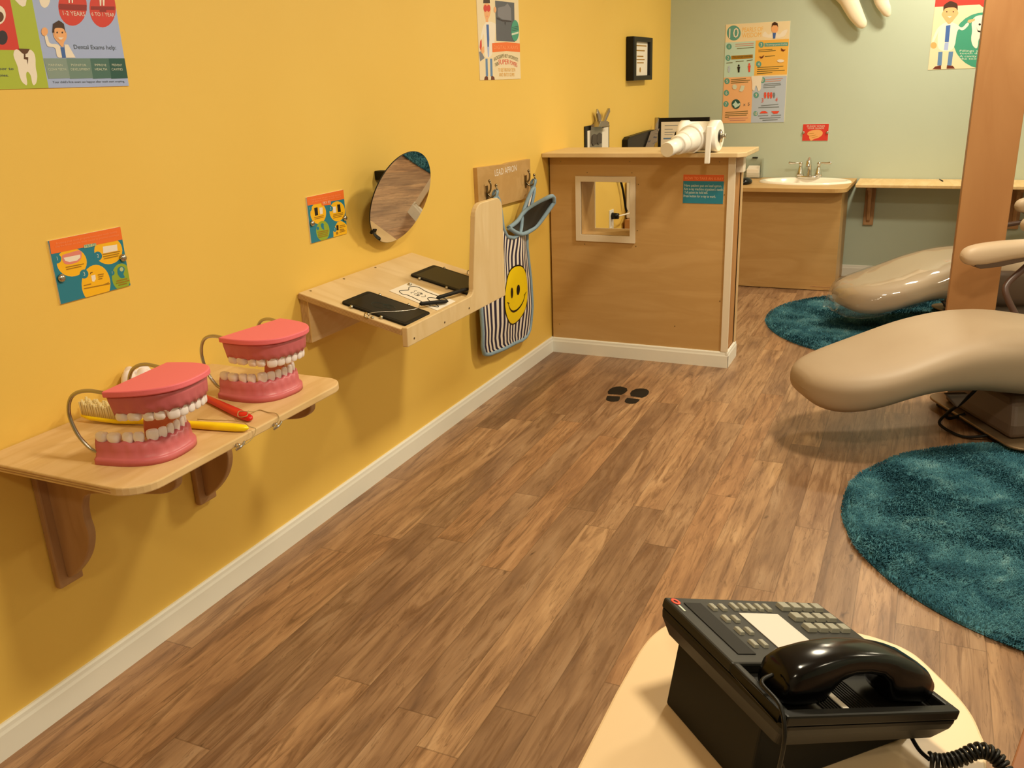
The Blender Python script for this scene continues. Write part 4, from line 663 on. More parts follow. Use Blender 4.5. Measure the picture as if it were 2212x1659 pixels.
('p','seagrey',2,[(0.6597,1.1577),(0.6595,1.1538),(0.6585,1.1502),(0.6567,1.1469),(0.6543,1.1442),(0.6514,1.1422),(0.648,1.141),(0.6445,1.1406),(0.6409,1.1411),(0.6374,1.1425),(0.6342,1.1446),(0.6315,1.1474),(0.6294,1.1507),(0.628,1.1544),(0.6274,1.1583),(0.6276,1.1621),(0.6287,1.1657),(0.6304,1.169),(0.6328,1.1717),(0.6358,1.1737),(0.6391,1.1749),(0.6427,1.1753),(0.6463,1.1748),(0.6497,1.1734),(0.6529,1.1713),(0.6556,1.1685),(0.6577,1.1652),(0.6591,1.1615)]),
('t','white',3,'10',0.6366,1.1465,0.015,0.0221,0.053),
('p','slate',3,[(0.4458,1.4859),(0.4457,1.4843),(0.4453,1.4828),(0.4446,1.4815),(0.4436,1.4804),(0.4424,1.4795),(0.4411,1.4791),(0.4396,1.4789),(0.4382,1.4792),(0.4368,1.4798),(0.4355,1.4807),(0.4344,1.4818),(0.4336,1.4832),(0.433,1.4848),(0.4328,1.4864),(0.4329,1.488),(0.4333,1.4895),(0.434,1.4908),(0.435,1.4919),(0.4362,1.4927),(0.4376,1.4932),(0.439,1.4933),(0.4405,1.4931),(0.4419,1.4925),(0.4431,1.4916),(0.4442,1.4904),(0.445,1.489),(0.4456,1.4875)]),
('p','slate',3,[(0.4289,1.4773),(0.4505,1.4775),(0.4465,1.4699),(0.4463,1.4493),(0.4355,1.4497),(0.4324,1.4705)]),
('p','black',3,[(0.5155,1.4924),(0.5154,1.4908),(0.515,1.4893),(0.5143,1.488),(0.5133,1.4869),(0.5121,1.4861),(0.5108,1.4856),(0.5094,1.4855),(0.5079,1.4857),(0.5065,1.4863),(0.5053,1.4872),(0.5042,1.4884),(0.5034,1.4898),(0.5028,1.4913),(0.5026,1.4929),(0.5027,1.4945),(0.5031,1.496),(0.5038,1.4973),(0.5047,1.4984),(0.5059,1.4992),(0.5073,1.4997),(0.5087,1.4998),(0.5101,1.4996),(0.5115,1.499),(0.5128,1.4981),(0.5139,1.497),(0.5147,1.4956),(0.5152,1.494)]),
('p','black',3,[(0.4987,1.4839),(0.5201,1.4841),(0.5167,1.4658),(0.5166,1.4453),(0.5058,1.4456),(0.5027,1.4663)]),
('p','redor',3,[(0.5898,1.4982),(0.5897,1.4966),(0.5893,1.4951),(0.5886,1.4938),(0.5877,1.4927),(0.5865,1.4919),(0.5852,1.4914),(0.5838,1.4913),(0.5824,1.4915),(0.581,1.4921),(0.5797,1.493),(0.5787,1.4942),(0.5778,1.4956),(0.5773,1.4971),(0.577,1.4987),(0.5771,1.5003),(0.5775,1.5018),(0.5782,1.5031),(0.5792,1.5042),(0.5803,1.505),(0.5817,1.5054),(0.5831,1.5056),(0.5845,1.5053),(0.5859,1.5048),(0.5871,1.5039),(0.5882,1.5027),(0.589,1.5013),(0.5896,1.4998)]),
('p','redor',3,[(0.5732,1.4897),(0.5945,1.4899),(0.5914,1.466),(0.5914,1.4456),(0.5807,1.446),(0.5776,1.4666)]),
('p','white',3,[(0.6002,1.408),(0.606,1.4206),(0.6276,1.4137),(0.6695,1.4204),(0.6831,1.4128),(0.6718,1.3774),(0.6757,1.326),(0.657,1.3085),(0.6475,1.3371),(0.6386,1.3554),(0.6305,1.3376),(0.6301,1.3144),(0.611,1.3227),(0.6113,1.3691)]),
('p','redor',3,[(0.7133,1.2966),(0.7131,1.295),(0.7126,1.2935),(0.7118,1.2922),(0.7106,1.2911),(0.7091,1.2902),(0.7075,1.2898),(0.7057,1.2896),(0.7039,1.2898),(0.7022,1.2904),(0.7007,1.2913),(0.6994,1.2925),(0.6983,1.2939),(0.6977,1.2954),(0.6974,1.2971),(0.6975,1.2987),(0.698,1.3002),(0.6989,1.3015),(0.7001,1.3026),(0.7015,1.3034),(0.7032,1.3039),(0.7049,1.3041),(0.7067,1.3038),(0.7084,1.3033),(0.71,1.3024),(0.7113,1.3012),(0.7123,1.2998),(0.713,1.2982)]),
('p','redor',3,[(0.6962,1.2894),(0.7153,1.2888),(0.7115,1.2621),(0.703,1.2623)]),
('p','redor',3,[(0.736,1.296),(0.7359,1.2944),(0.7354,1.2929),(0.7345,1.2916),(0.7333,1.2905),(0.7318,1.2896),(0.7302,1.2891),(0.7285,1.289),(0.7267,1.2892),(0.725,1.2898),(0.7234,1.2907),(0.7221,1.2919),(0.7211,1.2933),(0.7204,1.2948),(0.7201,1.2964),(0.7202,1.298),(0.7207,1.2995),(0.7216,1.3009),(0.7228,1.302),(0.7242,1.3028),(0.7259,1.3033),(0.7276,1.3034),(0.7294,1.3032),(0.7311,1.3026),(0.7327,1.3017),(0.734,1.3005),(0.735,1.2992),(0.7357,1.2976)]),
('p','redor',3,[(0.719,1.2888),(0.738,1.2882),(0.7342,1.2616),(0.7258,1.2618)]),
('p','redor',3,[(0.7554,1.2955),(0.7553,1.2939),(0.7548,1.2924),(0.754,1.291),(0.7528,1.2899),(0.7513,1.2891),(0.7497,1.2886),(0.748,1.2885),(0.7462,1.2887),(0.7445,1.2893),(0.7429,1.2902),(0.7416,1.2914),(0.7406,1.2928),(0.7399,1.2943),(0.7396,1.2959),(0.7398,1.2975),(0.7403,1.299),(0.7411,1.3004),(0.7423,1.3015),(0.7437,1.3023),(0.7454,1.3028),(0.7471,1.3029),(0.7489,1.3027),(0.7506,1.3021),(0.7521,1.3012),(0.7535,1.3),(0.7545,1.2986),(0.7552,1.2971)]),
('p','redor',3,[(0.7385,1.2882),(0.7575,1.2877),(0.7538,1.2611),(0.7453,1.2613)]),
('p','slate2',3,[(0.7739,1.2934),(0.7738,1.2918),(0.7734,1.2903),(0.7727,1.289),(0.7717,1.2879),(0.7704,1.2871),(0.769,1.2866),(0.7675,1.2864),(0.766,1.2866),(0.7645,1.2872),(0.7632,1.2881),(0.762,1.2893),(0.7611,1.2907),(0.7605,1.2922),(0.7603,1.2938),(0.7603,1.2954),(0.7608,1.2969),(0.7615,1.2983),(0.7625,1.2994),(0.7638,1.3002),(0.7652,1.3007),(0.7667,1.3008),(0.7682,1.3006),(0.7697,1.3),(0.771,1.2991),(0.7722,1.298),(0.7731,1.2966),(0.7737,1.295)]),
('p','slate2',3,[(0.7596,1.2877),(0.7769,1.2872),(0.773,1.2642),(0.7657,1.2644)]),
('t','redor',3,'3',0.6795,1.2355,0.0201,0.0285,0.05),
('t','redor',3,'4',0.7772,1.2383,0.0193,0.0268,0.057),
('t','ink',3,'x  5',0.5546,1.2138,0.0447,0.022,0.025),
('p','teal4',3,[(0.5328,1.2268),(0.5324,1.2194),(0.5304,1.2123),(0.5269,1.206),(0.5222,1.2008),(0.5164,1.1969),(0.5098,1.1945),(0.5028,1.1938),(0.4957,1.1948),(0.4889,1.1975),(0.4827,1.2016),(0.4775,1.2071),(0.4734,1.2136),(0.4708,1.2208),(0.4696,1.2283),(0.4701,1.2358),(0.4721,1.2428),(0.4756,1.2491),(0.4804,1.2543),(0.4862,1.2582),(0.4928,1.2605),(0.4997,1.2612),(0.5068,1.2602),(0.5136,1.2575),(0.5197,1.2534),(0.525,1.2479),(0.529,1.2415),(0.5317,1.2343)]),
('p','mint',4,[(0.4726,1.2219),(0.491,1.2372),(0.4958,1.2529),(0.5133,1.2262),(0.5291,1.2364),(0.5326,1.2206),(0.5088,1.2053),(0.4927,1.2004),(0.4893,1.2163)]),
('p','redor',3,[(0.673,1.159),(0.6882,1.1744),(0.7147,1.1749),(0.7342,1.1599)]),
('p','redor',3,[(0.7546,1.1731),(0.8126,1.173),(0.8004,1.1566),(0.7742,1.154)]),
('p','maroon',3,[(0.7973,1.5968),(0.8134,1.5861),(0.8313,1.5853),(0.8167,1.5736),(0.8009,1.5793)]),
('p','maroon',3,[(0.6495,1.5484),(0.668,1.5451),(0.6857,1.5569),(0.6763,1.5372),(0.6634,1.5327)]),
('p','white',3,[(0.8236,1.511),(0.8232,1.5088),(0.8216,1.5067),(0.8188,1.5049),(0.8152,1.5035),(0.8107,1.5025),(0.8058,1.502),(0.8005,1.5019),(0.7952,1.5024),(0.7901,1.5033),(0.7855,1.5047),(0.7816,1.5065),(0.7787,1.5085),(0.7768,1.5107),(0.776,1.5129),(0.7765,1.5151),(0.7781,1.5172),(0.7809,1.519),(0.7846,1.5204),(0.789,1.5214),(0.794,1.522),(0.7993,1.522),(0.8046,1.5215),(0.8096,1.5206),(0.8142,1.5192),(0.8181,1.5174),(0.821,1.5154),(0.8229,1.5132)]),
('p','pale',3,[(0.5023,1.3466),(0.5021,1.3429),(0.5011,1.3394),(0.4993,1.3363),(0.4968,1.3338),(0.4938,1.3319),(0.4904,1.3307),(0.4868,1.3304),(0.4832,1.3309),(0.4797,1.3323),(0.4765,1.3344),(0.4738,1.3371),(0.4717,1.3403),(0.4704,1.3439),(0.4698,1.3476),(0.47,1.3513),(0.4711,1.3548),(0.4729,1.3579),(0.4753,1.3604),(0.4783,1.3623),(0.4817,1.3634),(0.4853,1.3637),(0.489,1.3632),(0.4924,1.3619),(0.4956,1.3598),(0.4983,1.3571),(0.5004,1.3539),(0.5018,1.3503)]),
('p','pale',3,[(0.5199,1.3175),(0.5343,1.356),(0.5586,1.3527),(0.5519,1.3244),(0.5391,1.3118)]),
('p','moss',2,[(0.4905,1.6044),(0.6095,1.608),(0.6093,1.6125),(0.4903,1.6089)]),
('p','moss',2,[(0.6421,1.5874),(0.7384,1.5896),(0.7382,1.594),(0.6419,1.5919)]),
('p','moss',2,[(0.6427,1.5763),(0.7622,1.58),(0.762,1.5845),(0.6425,1.5809)]),
('p','moss',2,[(0.689,1.5432),(0.7591,1.5462),(0.7588,1.5507),(0.6888,1.5477)]),
('p','moss',2,[(0.6404,1.4713),(0.8203,1.4736),(0.82,1.4781),(0.6402,1.4759)]),
('p','moss',2,[(0.6411,1.4576),(0.7901,1.4596),(0.7898,1.4642),(0.6409,1.4622)]),
('p','moss',2,[(0.6392,1.4439),(0.8322,1.447),(0.832,1.4515),(0.639,1.4485)]),
('p','moss',2,[(0.64,1.4296),(0.7475,1.4334),(0.7472,1.438),(0.6397,1.4342)]),
('p','moss',2,[(0.4568,1.3947),(0.5644,1.3989),(0.5642,1.4035),(0.4566,1.3994)]),
('p','moss',2,[(0.4573,1.3833),(0.5943,1.3876),(0.5941,1.3923),(0.4571,1.388)]),
('p','moss',2,[(0.4579,1.3713),(0.5816,1.3752),(0.5814,1.3798),(0.4577,1.376)]),
('p','moss',2,[(0.4256,1.1673),(0.5889,1.1747),(0.5887,1.1795),(0.4254,1.1721)]),
('p','moss',2,[(0.4261,1.1551),(0.5896,1.1605),(0.5894,1.1653),(0.4259,1.1599)]),
('p','moss',2,[(0.4239,1.1434),(0.5822,1.147),(0.5819,1.1517),(0.4237,1.1482)]),
('p','moss',2,[(0.4244,1.1317),(0.4545,1.1349),(0.4543,1.1397),(0.4242,1.1365)]),
('p','moss',2,[(0.4194,1.5095),(0.4636,1.5119),(0.4633,1.5165),(0.4192,1.5142)]),
('p','moss',2,[(0.4864,1.5171),(0.5425,1.5199),(0.5423,1.5245),(0.4862,1.5217)]),
('p','moss',2,[(0.5638,1.5201),(0.6059,1.5244),(0.6057,1.529),(0.5635,1.5246)]),
('p','pinkish',2,[(0.4784,1.6342),(0.6081,1.6356),(0.6079,1.6401),(0.4782,1.6388)]),
('p','pinkish',2,[(0.479,1.6216),(0.6061,1.6232),(0.6059,1.6277),(0.4788,1.6261)]),
('p','pinkish',2,[(0.6977,1.3868),(0.8227,1.3928),(0.8224,1.3974),(0.6974,1.3914)]),
('p','pinkish',2,[(0.6984,1.374),(0.8106,1.378),(0.8103,1.3826),(0.6981,1.3786)]),
('p','pinkish',2,[(0.4467,1.1244),(0.5913,1.1273),(0.591,1.1321),(0.4465,1.1292)]),
('p','pinkish',2,[(0.4611,1.1109),(0.5758,1.1117),(0.5755,1.1165),(0.4609,1.1157)]),
('p','slate2',2,[(0.6941,1.3562),(0.8091,1.3603),(0.8088,1.3649),(0.6939,1.3609)]),
('p','slate2',2,[(0.6894,1.3451),(0.8123,1.35),(0.812,1.3546),(0.6892,1.3497)]),
('p','slate2',2,[(0.6901,1.3333),(0.774,1.3359),(0.7738,1.3405),(0.6898,1.3379)]),
('p','slate2',2,[(0.6809,1.2094),(0.802,1.2171),(0.8018,1.2218),(0.6807,1.2141)]),
('p','slate2',2,[(0.6629,1.1968),(0.8084,1.1989),(0.8081,1.2036),(0.6627,1.2015)]),
('p','slate2',2,[(0.6633,1.1392),(0.7352,1.1422),(0.7349,1.1469),(0.6631,1.144)]),
('p','slate2',2,[(0.7566,1.1387),(0.8249,1.1426),(0.8246,1.1473),(0.7563,1.1434)]),
('p','slate2',2,[(0.6749,1.1222),(0.8233,1.126),(0.823,1.1307),(0.6747,1.127)]),
('p','slate2',2,[(0.6971,1.1082),(0.8031,1.1118),(0.8028,1.1165),(0.6968,1.113)])],
'RED': [
('p','red',0,[(0.983,0.965),(1.157,0.965),(1.157,1.079),(0.983,1.079)]),
('t','pale',1,'PLEASE WASH',1.0099,1.0598,0.119,0.0115,0.0),
('t','pale',1,'YOUR HANDS',1.0125,1.0444,0.1138,0.0116,0.002),
('p','skin2',1,[(1.0156,1.0229),(1.0435,1.0379),(1.0963,1.0412),(1.1201,1.0256),(1.1181,1.0027),(1.093,0.9837),(1.0631,0.9763),(1.0427,0.9625),(1.0282,0.9843),(1.0309,0.9997),(1.0154,1.0036)]),
('p','ochre',2,[(1.0225,1.0113),(1.0603,1.0148),(1.0602,1.0171),(1.0223,1.0136)]),
('p','ochre',2,[(1.0312,0.9958),(1.0764,1.0031),(1.0762,1.0054),(1.031,0.9981)]),
('p','ochre',2,[(1.0473,0.9841),(1.0885,0.993),(1.0883,0.9953),(1.0471,0.9864)])],
'P4': [
('p','cream',0,[(1.757,1.4165),(2.18,1.4165),(2.18,1.99),(1.757,1.99)]),
('p','red',1,[(1.7551,1.8033),(2.0173,1.8018),(2.0572,1.7699),(2.1398,1.7648),(2.1192,1.9271),(1.7484,1.9539)]),
('p','sea',1,[(2.2558,1.5737),(2.2563,1.5358),(2.2477,1.5001),(2.2305,1.4682),(2.2054,1.4419),(2.1736,1.4225),(2.1366,1.4111),(2.0963,1.4082),(2.0546,1.4141),(2.0138,1.4287),(1.976,1.4511),(1.9431,1.4803),(1.917,1.5146),(1.8988,1.5524),(1.8897,1.5917),(1.89,1.6303),(1.8996,1.6663),(1.918,1.6979),(1.9442,1.7235),(1.9768,1.7419),(2.014,1.7522),(2.054,1.7541),(2.0949,1.7474),(2.1346,1.7325),(2.1712,1.7104),(2.203,1.6819),(2.2284,1.6485),(2.2463,1.6119)]),
('p','white',3,[(1.9838,1.6907),(1.9904,1.7229),(2.0147,1.7376),(2.0612,1.7375),(2.0998,1.7165),(2.1169,1.6618),(2.1068,1.619),(2.0755,1.6207),(2.0363,1.6009),(2.0377,1.546),(2.0285,1.5354),(2.0047,1.5586),(1.9922,1.5976),(1.9942,1.6467)]),
('p','black',4,[(2.0395,1.6822),(2.0395,1.6808),(2.0392,1.6794),(2.0385,1.6782),(2.0376,1.6772),(2.0364,1.6765),(2.035,1.6761),(2.0335,1.6761),(2.032,1.6763),(2.0305,1.6769),(2.0291,1.6777),(2.0279,1.6788),(2.0269,1.6801),(2.0262,1.6815),(2.0259,1.683),(2.0259,1.6844),(2.0262,1.6858),(2.0269,1.687),(2.0278,1.6879),(2.029,1.6887),(2.0304,1.6891),(2.0319,1.6891),(2.0334,1.6889),(2.0349,1.6883),(2.0363,1.6875),(2.0375,1.6864),(2.0385,1.6851),(2.0392,1.6837)]),
('p','black',4,[(2.0801,1.68),(2.0801,1.6785),(2.0798,1.6772),(2.0792,1.676),(2.0782,1.675),(2.077,1.6743),(2.0757,1.6739),(2.0742,1.6738),(2.0727,1.6741),(2.0712,1.6746),(2.0698,1.6755),(2.0686,1.6766),(2.0676,1.6778),(2.067,1.6792),(2.0666,1.6807),(2.0666,1.6822),(2.0669,1.6835),(2.0676,1.6847),(2.0685,1.6857),(2.0697,1.6864),(2.0711,1.6868),(2.0726,1.6869),(2.0741,1.6866),(2.0756,1.686),(2.077,1.6852),(2.0782,1.6841),(2.0791,1.6828),(2.0798,1.6814)]),
('p','black',4,[(2.0153,1.6673),(2.0255,1.6477),(2.0497,1.641),(2.0777,1.645),(2.0787,1.6368),(2.0482,1.6319),(2.0266,1.6384)]),
('p','skin',3,[(1.8104,1.777),(1.8136,1.7958),(1.8879,1.7939),(1.896,1.769),(1.9028,1.7551),(1.8847,1.729),(1.8712,1.708),(1.852,1.6899),(1.8338,1.7101),(1.8212,1.7272),(1.7994,1.7558)]),
('p','hair',4,[(1.8113,1.7688),(1.8067,1.8098),(1.8263,1.8248),(1.8437,1.8345),(1.8684,1.8264),(1.891,1.8126),(1.8951,1.7675),(1.8826,1.7942),(1.819,1.7955)]),
('p','hair',5,[(1.8351,1.77),(1.8351,1.7692),(1.8349,1.7684),(1.8345,1.7677),(1.834,1.7671),(1.8333,1.7667),(1.8326,1.7665),(1.8317,1.7664),(1.8309,1.7666),(1.8301,1.7669),(1.8293,1.7674),(1.8287,1.768),(1.8281,1.7688),(1.8278,1.7696),(1.8276,1.7705),(1.8276,1.7713),(1.8278,1.7721),(1.8281,1.7728),(1.8287,1.7734),(1.8293,1.7738),(1.8301,1.774),(1.8309,1.7741),(1.8317,1.7739),(1.8326,1.7736),(1.8333,1.7731),(1.834,1.7725),(1.8345,1.7717),(1.8349,1.7709)]),
('p','hair',5,[(1.8735,1.7677),(1.8735,1.7669),(1.8733,1.7661),(1.8729,1.7654),(1.8724,1.7648),(1.8717,1.7644),(1.871,1.7642),(1.8702,1.7641),(1.8693,1.7643),(1.8685,1.7646),(1.8677,1.7651),(1.8671,1.7657),(1.8666,1.7665),(1.8662,1.7673),(1.866,1.7682),(1.866,1.769),(1.8662,1.7698),(1.8666,1.7705),(1.8671,1.7711),(1.8677,1.7715),(1.8685,1.7717),(1.8693,1.7718),(1.8701,1.7716),(1.871,1.7713),(1.8717,1.7708),(1.8724,1.7701),(1.8729,1.7694),(1.8733,1.7686)]),
('p','white',5,[(1.8382,1.7415),(1.8648,1.7411),(1.8525,1.7331)]),
('p','white',2,[(1.8287,1.7076),(1.8715,1.7052),(1.8998,1.69),(1.9318,1.6637),(1.9614,1.7029),(1.9739,1.6859),(1.9391,1.6469),(1.9049,1.6678),(1.9023,1.5273),(1.8051,1.5317),(1.7923,1.6242),(1.7989,1.6626),(1.7724,1.5835),(1.7606,1.5924),(1.7841,1.6744)]),
('p','blue',3,[(1.8365,1.6853),(1.8627,1.6893),(1.8638,1.5846),(1.8395,1.5858)]),
('p','lilac',3,[(1.8402,1.5802),(1.8641,1.5818),(1.864,1.5346),(1.8397,1.5357)]),
('p','skin2',3,[(1.7941,1.5674),(1.7942,1.5629),(1.7933,1.5587),(1.7915,1.555),(1.7889,1.5519),(1.7856,1.5497),(1.7819,1.5483),(1.7778,1.548),(1.7736,1.5487),(1.7695,1.5504),(1.7658,1.553),(1.7625,1.5563),(1.7599,1.5603),(1.758,1.5646),(1.7571,1.5691),(1.7571,1.5736),(1.758,1.5778),(1.7598,1.5815),(1.7624,1.5846),(1.7656,1.5868),(1.7694,1.5881),(1.7735,1.5884),(1.7776,1.5877),(1.7817,1.5861),(1.7855,1.5835),(1.7887,1.5802),(1.7914,1.5762),(1.7932,1.5719)]),
('p','skin',4,[(1.9588,1.703),(1.9654,1.7135),(2.0012,1.7195),(2.0025,1.7086),(1.9756,1.6939)]),
('p','jeans',2,[(1.8084,1.5259),(1.8337,1.5265),(1.8367,1.4405),(1.8105,1.4415)]),
('p','jeans',2,[(1.8705,1.5249),(1.8973,1.5248),(1.8964,1.4382),(1.8704,1.4392)]),
('p','maroon',3,[(1.7845,1.4198),(1.7991,1.4363),(1.8338,1.4423),(1.8365,1.4179)]),
('p','maroon',3,[(1.8688,1.4195),(1.8691,1.4409),(1.9046,1.4362),(1.9189,1.4193)]),
('t','pale',2,'Fillings stop your',1.9349,1.522,0.2265,0.0122,-0.045),
('t','pale',2,'tooth decay. It is',1.9367,1.5063,0.2267,0.0123,-0.043),
('t','pale',2,'A cavity can get in',1.9372,1.4885,0.2284,0.0123,-0.042),
('t','pale',2,'the tooth deeper',1.9422,1.4727,0.2253,0.0123,-0.041)],
'HOW': [
('p','teal',0,[(0.7255,0.839),(0.9255,0.839),(0.9255,0.9785),(0.7255,0.9785)]),
('p','orange2',1,[(0.7255,0.948),(0.9255,0.948),(0.9255,0.9785),(0.7255,0.9785)]),
('t','peach',2,'HOW TO TAKE AN X-RAY',0.7342,0.9551,0.1882,0.0136,-0.011),
('t','pale',1,'Have patient put on lead apron.',0.7326,0.9208,0.1839,0.0127,-0.008),
('t','pale',1,"Aim x-ray machine at patient's teeth.",0.7291,0.9035,0.1954,0.0128,-0.005),
('t','pale',1,'Tell patient to hold still.',0.7326,0.8863,0.1162,0.0129,0.0),
('t','pale',1,'Press button for x-ray to work.',0.729,0.8685,0.1601,0.0129,-0.003)],
'LEAD': [
('t','white',0,'LEAD APRON',3.7375,1.0368,0.2458,0.0291,0.002)]}
# ================================================================ wall graphics
poster('exam_poster', 'P1', 'x', 0, 'large lilac and green dental exams poster at top left of the yellow wall')
poster('brushing_sign', 'S1', 'x', 0, 'small brushing instruction sign on the yellow wall above the nearer teeth model', 'sign', .004, [(1.412, 1.051), (1.597, 1.064)])
poster('tracing_sign', 'S2', 'x', 0, 'small x-ray tracing instruction sign left of the tilted round mirror', 'sign', .004, [(2.374, 1.031), (2.558, 1.021)])
poster('radiograph_poster', 'P3', 'x', 0, 'cream digital x-rays poster high on the yellow wall above the apron rack')
poster('pearls_poster', 'P10', 'y', YB, 'poster headed 10 in coloured panels on the green wall')
poster('handwashing_sign', 'RED', 'y', YB, 'small red hand-washing sign on the green wall above the faucet', 'sign', .003, [(.988, 1.022), (1.150, 1.020)])
poster('fillings_poster', 'P4', 'y', YB, 'poster of a dentist and smiling tooth half hidden by the wooden post')
poster('xray_instructions_sign', 'HOW', 'y', PY, 'teal and orange x-ray instruction sign on the maple partition', 'sign', .0015)
# framed certificate
t = thing('framed_certificate', 'black-framed certificate on the yellow wall near the green corner', 'picture frame', (0, 5.98, 1.42))
f = MB(); y0, y1, z0, z1 = 5.775, 6.20, 1.42, 1.686; g = .058
for q in ([(y0, z0), (y1, z0), (y1 - g, z0 + .03), (y0 + g, z0 + .03)], [(y1, z0), (y1, z1), (y1 - g, z1 - .03), (y1 - g, z0 + .03)], [(y1, z1), (y0, z1), (y0 + g, z1 - .03), (y1 - g, z1 - .03)], [(y0, z1), (y0, z0), (y0 + g, z0 + .03), (y0 + g, z1 - .03)]): f.prism(q, 'x', .002, .055)
f.build('frame', M['black'], t, .006)
ln = MB().box(.002, y0 + .02, z0 + .02, .035, y1 - .02, z1 - .02, 1)
for a, b, z in ((.10, .34, 1.63), (.11, .30, 1.60), (.13, .27, 1.565), (.12, .30, 1.545), (.13, .28, 1.525)): ln.box(.035, y0 + a, z, .0356, y0 + b, z + .007)
ln.prism([(y0 + .2 + .016*math.cos(q), 1.485 + .016*math.sin(q)) for q in [2*PI*k/14 for k in range(14)]], 'x', .035, .0356); ln.build('certificate', [M['p_ochre'], M['paper']], t)
# big tooth sculpture
t = thing('tooth_sculpture', 'large white molar sculpture mounted high on the green wall, roots downward', 'sculpture', (1.34, 6.80, 1.7))
def root(pts, rs): return pts, rs
m_ = MB()
def blob_tube(path, radii, flat=.62):
    path = smooth_path(path, 8); n = len(path); rings = []
    for i, p in enumerate(path):
        tt = (path[min(i + 1, n - 1)] - path[max(i - 1, 0)]).normalized(); side = tt.cross(Vector((0, 1, 0))).normalized()
        f_ = i/(n - 1)*(len(radii) - 1); k = min(int(f_), len(radii) - 2); r = radii[k] + (radii[k + 1] - radii[k])*(f_ - k)
        rings.append([p + side*(r*math.cos(a)) + Vector((0, 1, 0))*(r*flat*math.sin(a)) for a in [2*PI*j/24 for j in range(24)]])
    return rings
m_.loft(blob_tube([(1.12, 6.795, 2.12), (1.16, 6.79, 2.0), (1.225, 6.785, 1.882), (1.28, 6.785, 1.785), (1.325, 6.79, 1.72), (1.338, 6.79, 1.697)], [.11, .095, .058, .048, .033, .008]))
m_.loft(blob_tube([(1.42, 6.795, 2.12), (1.415, 6.79, 2.0), (1.427, 6.785, 1.875), (1.462, 6.785, 1.805), (1.478, 6.79, 1.772), (1.482, 6.79, 1.758)], [.12, .09, .045, .034, .022, .006]))
m_.loft([[(1.27 + a*math.cos(q), 6.79 + (.055 + .0)*math.sin(q)*(1 if z < 2.4 else .8), z) for q in [2*PI*k/32 for k in range(32)]] for a, z in ((.18, 2.02), (.24, 2.08), (.27, 2.18), (.285, 2.3), (.275, 2.4), (.22, 2.45), (.08, 2.44))])
m_.build('molar_body', M['white_big'], t)
# ================================================================ apron rack
t = thing('apron_rack', 'wooden LEAD APRON hook board on the yellow wall', 'coat rack', (0, 3.86, .9))
b = MB(); b.prism([(3.562, .902), (4.15, .89), (4.15, 1.078), (4.05, 1.080), (3.9, 1.083), (3.85, 1.080), (3.7, 1.087), (3.562, 1.092)], 'x', 0, .02)
b.build('board', M['maple'], t, .001)
tx = MB(); mats = []; print_items(tx, POSTERS['LEAD'], 'x', .0203, 1, mats, False); tx.build('lettering', mats, t)
for hy in (3.645, 4.085):
    h = MB(); h.box(.0205, hy - .010, .945, .0235, hy + .010, 1.005)
    h.tube(smooth_path([(.023, hy - .004, .985), (.034, hy - .014, .975), (.048, hy - .018, .987), (.052, hy - .020, 1.012), (.047, hy - .021, 1.026)], 7), .0042, 10).tube(smooth_path([(.023, hy + .004, .968), (.036, hy + .010, .955), (.055, hy + .018, .962), (.062, hy + .022, .985), (.057, hy + .024, 1.002)], 7), .0042, 10)
    h.lathe([(.001, -.007), (.005, -.005), (.0065, 0), (.005, .004), (.001, .007)], (.047, hy - .021, 1.029), 12).lathe([(.001, -.007), (.005, -.005), (.0065, 0), (.005, .004), (.001, .007)], (.057, hy + .024, 1.005), 12)
    h.build('hook', M['bronze'], t, 0)
# apron
LEFT = [(.22, 3.56), (.25, 3.495), (.30, 3.468), (.48, 3.462), (.65, 3.50), (.75, 3.55), (.85, 3.595), (.93, 3.62), (.95, 3.625)]
RIGHT = [(.20, 3.99), (.22, 4.02), (.27, 4.04), (.35, 4.05), (.5, 4.043), (.6, 4.02), (.66, 4.01), (.75, 4.02), (.85, 4.05), (.93, 4.085), (.95, 4.09)]
TOP = [(0, .945), (.10, .955), (.17, .935), (.24, .88), (.34, .80), (.46, .755), (.58, .742), (.70, .755), (.80, .80), (.88, .86), (.94, .935), (1, .945)]
BOT = [(0, .262), (.08, .236), (.2, .228), (.6, .212), (.85, .203), (.95, .208), (1, .235)]
def ap_x(y, z):
    u = (y - 3.46)/.6; return .052 + .010*math.sin(u*15 + z*5)*(.35 + .65*max(0, min(1, (z - .3)/.5))) + .014*math.exp(-((u - .55)/.35)**2)*max(0, min(1, (z - .2)/.4)) - .014*max(0, (.36 - z)/.16)
def ap_pt(u, v):
    zb, zt = interp(BOT, u), interp(TOP, u); z = zb + (zt - zb)*v; y = interp(LEFT, z) + (interp(RIGHT, z) - interp(LEFT, z))*u
    return (ap_x(y, z), y, z)
t = thing('lead_apron', 'small navy and white striped apron with a yellow smiley hanging from the hook board', 'apron', (.05, 3.77, .21))
NU, NV = 60, 60; vs = [ap_pt(i/NU, j/NV) for j in range(NV + 1) for i in range(NU + 1)]; fs = [(j*(NU + 1) + i, j*(NU + 1) + i + 1, (j + 1)*(NU + 1) + i + 1, (j + 1)*(NU + 1) + i) for j in range(NV) for i in range(NU)]
o = MB().add(vs, fs, 0, True).build('apron_cloth', M['stripe'], t, solid=.006)
uvl = o.data.uv_layers.new(name='stripes'); L0 = Vector(t.location)
for lp in o.data.loops:
    p = o.data.vertices[lp.vertex_index].co + L0; z = p.z; uvl.data[lp.index].uv = ((p.y - interp(LEFT, z))/(interp(RIGHT, z) - interp(LEFT, z)), z)
edge = [ap_pt(0, j/30) for j in range(30, -1, -1)] + [ap_pt(i/40, 0) for i in range(1, 41)] + [ap_pt(1, j/30) for j in range(1, 31)]
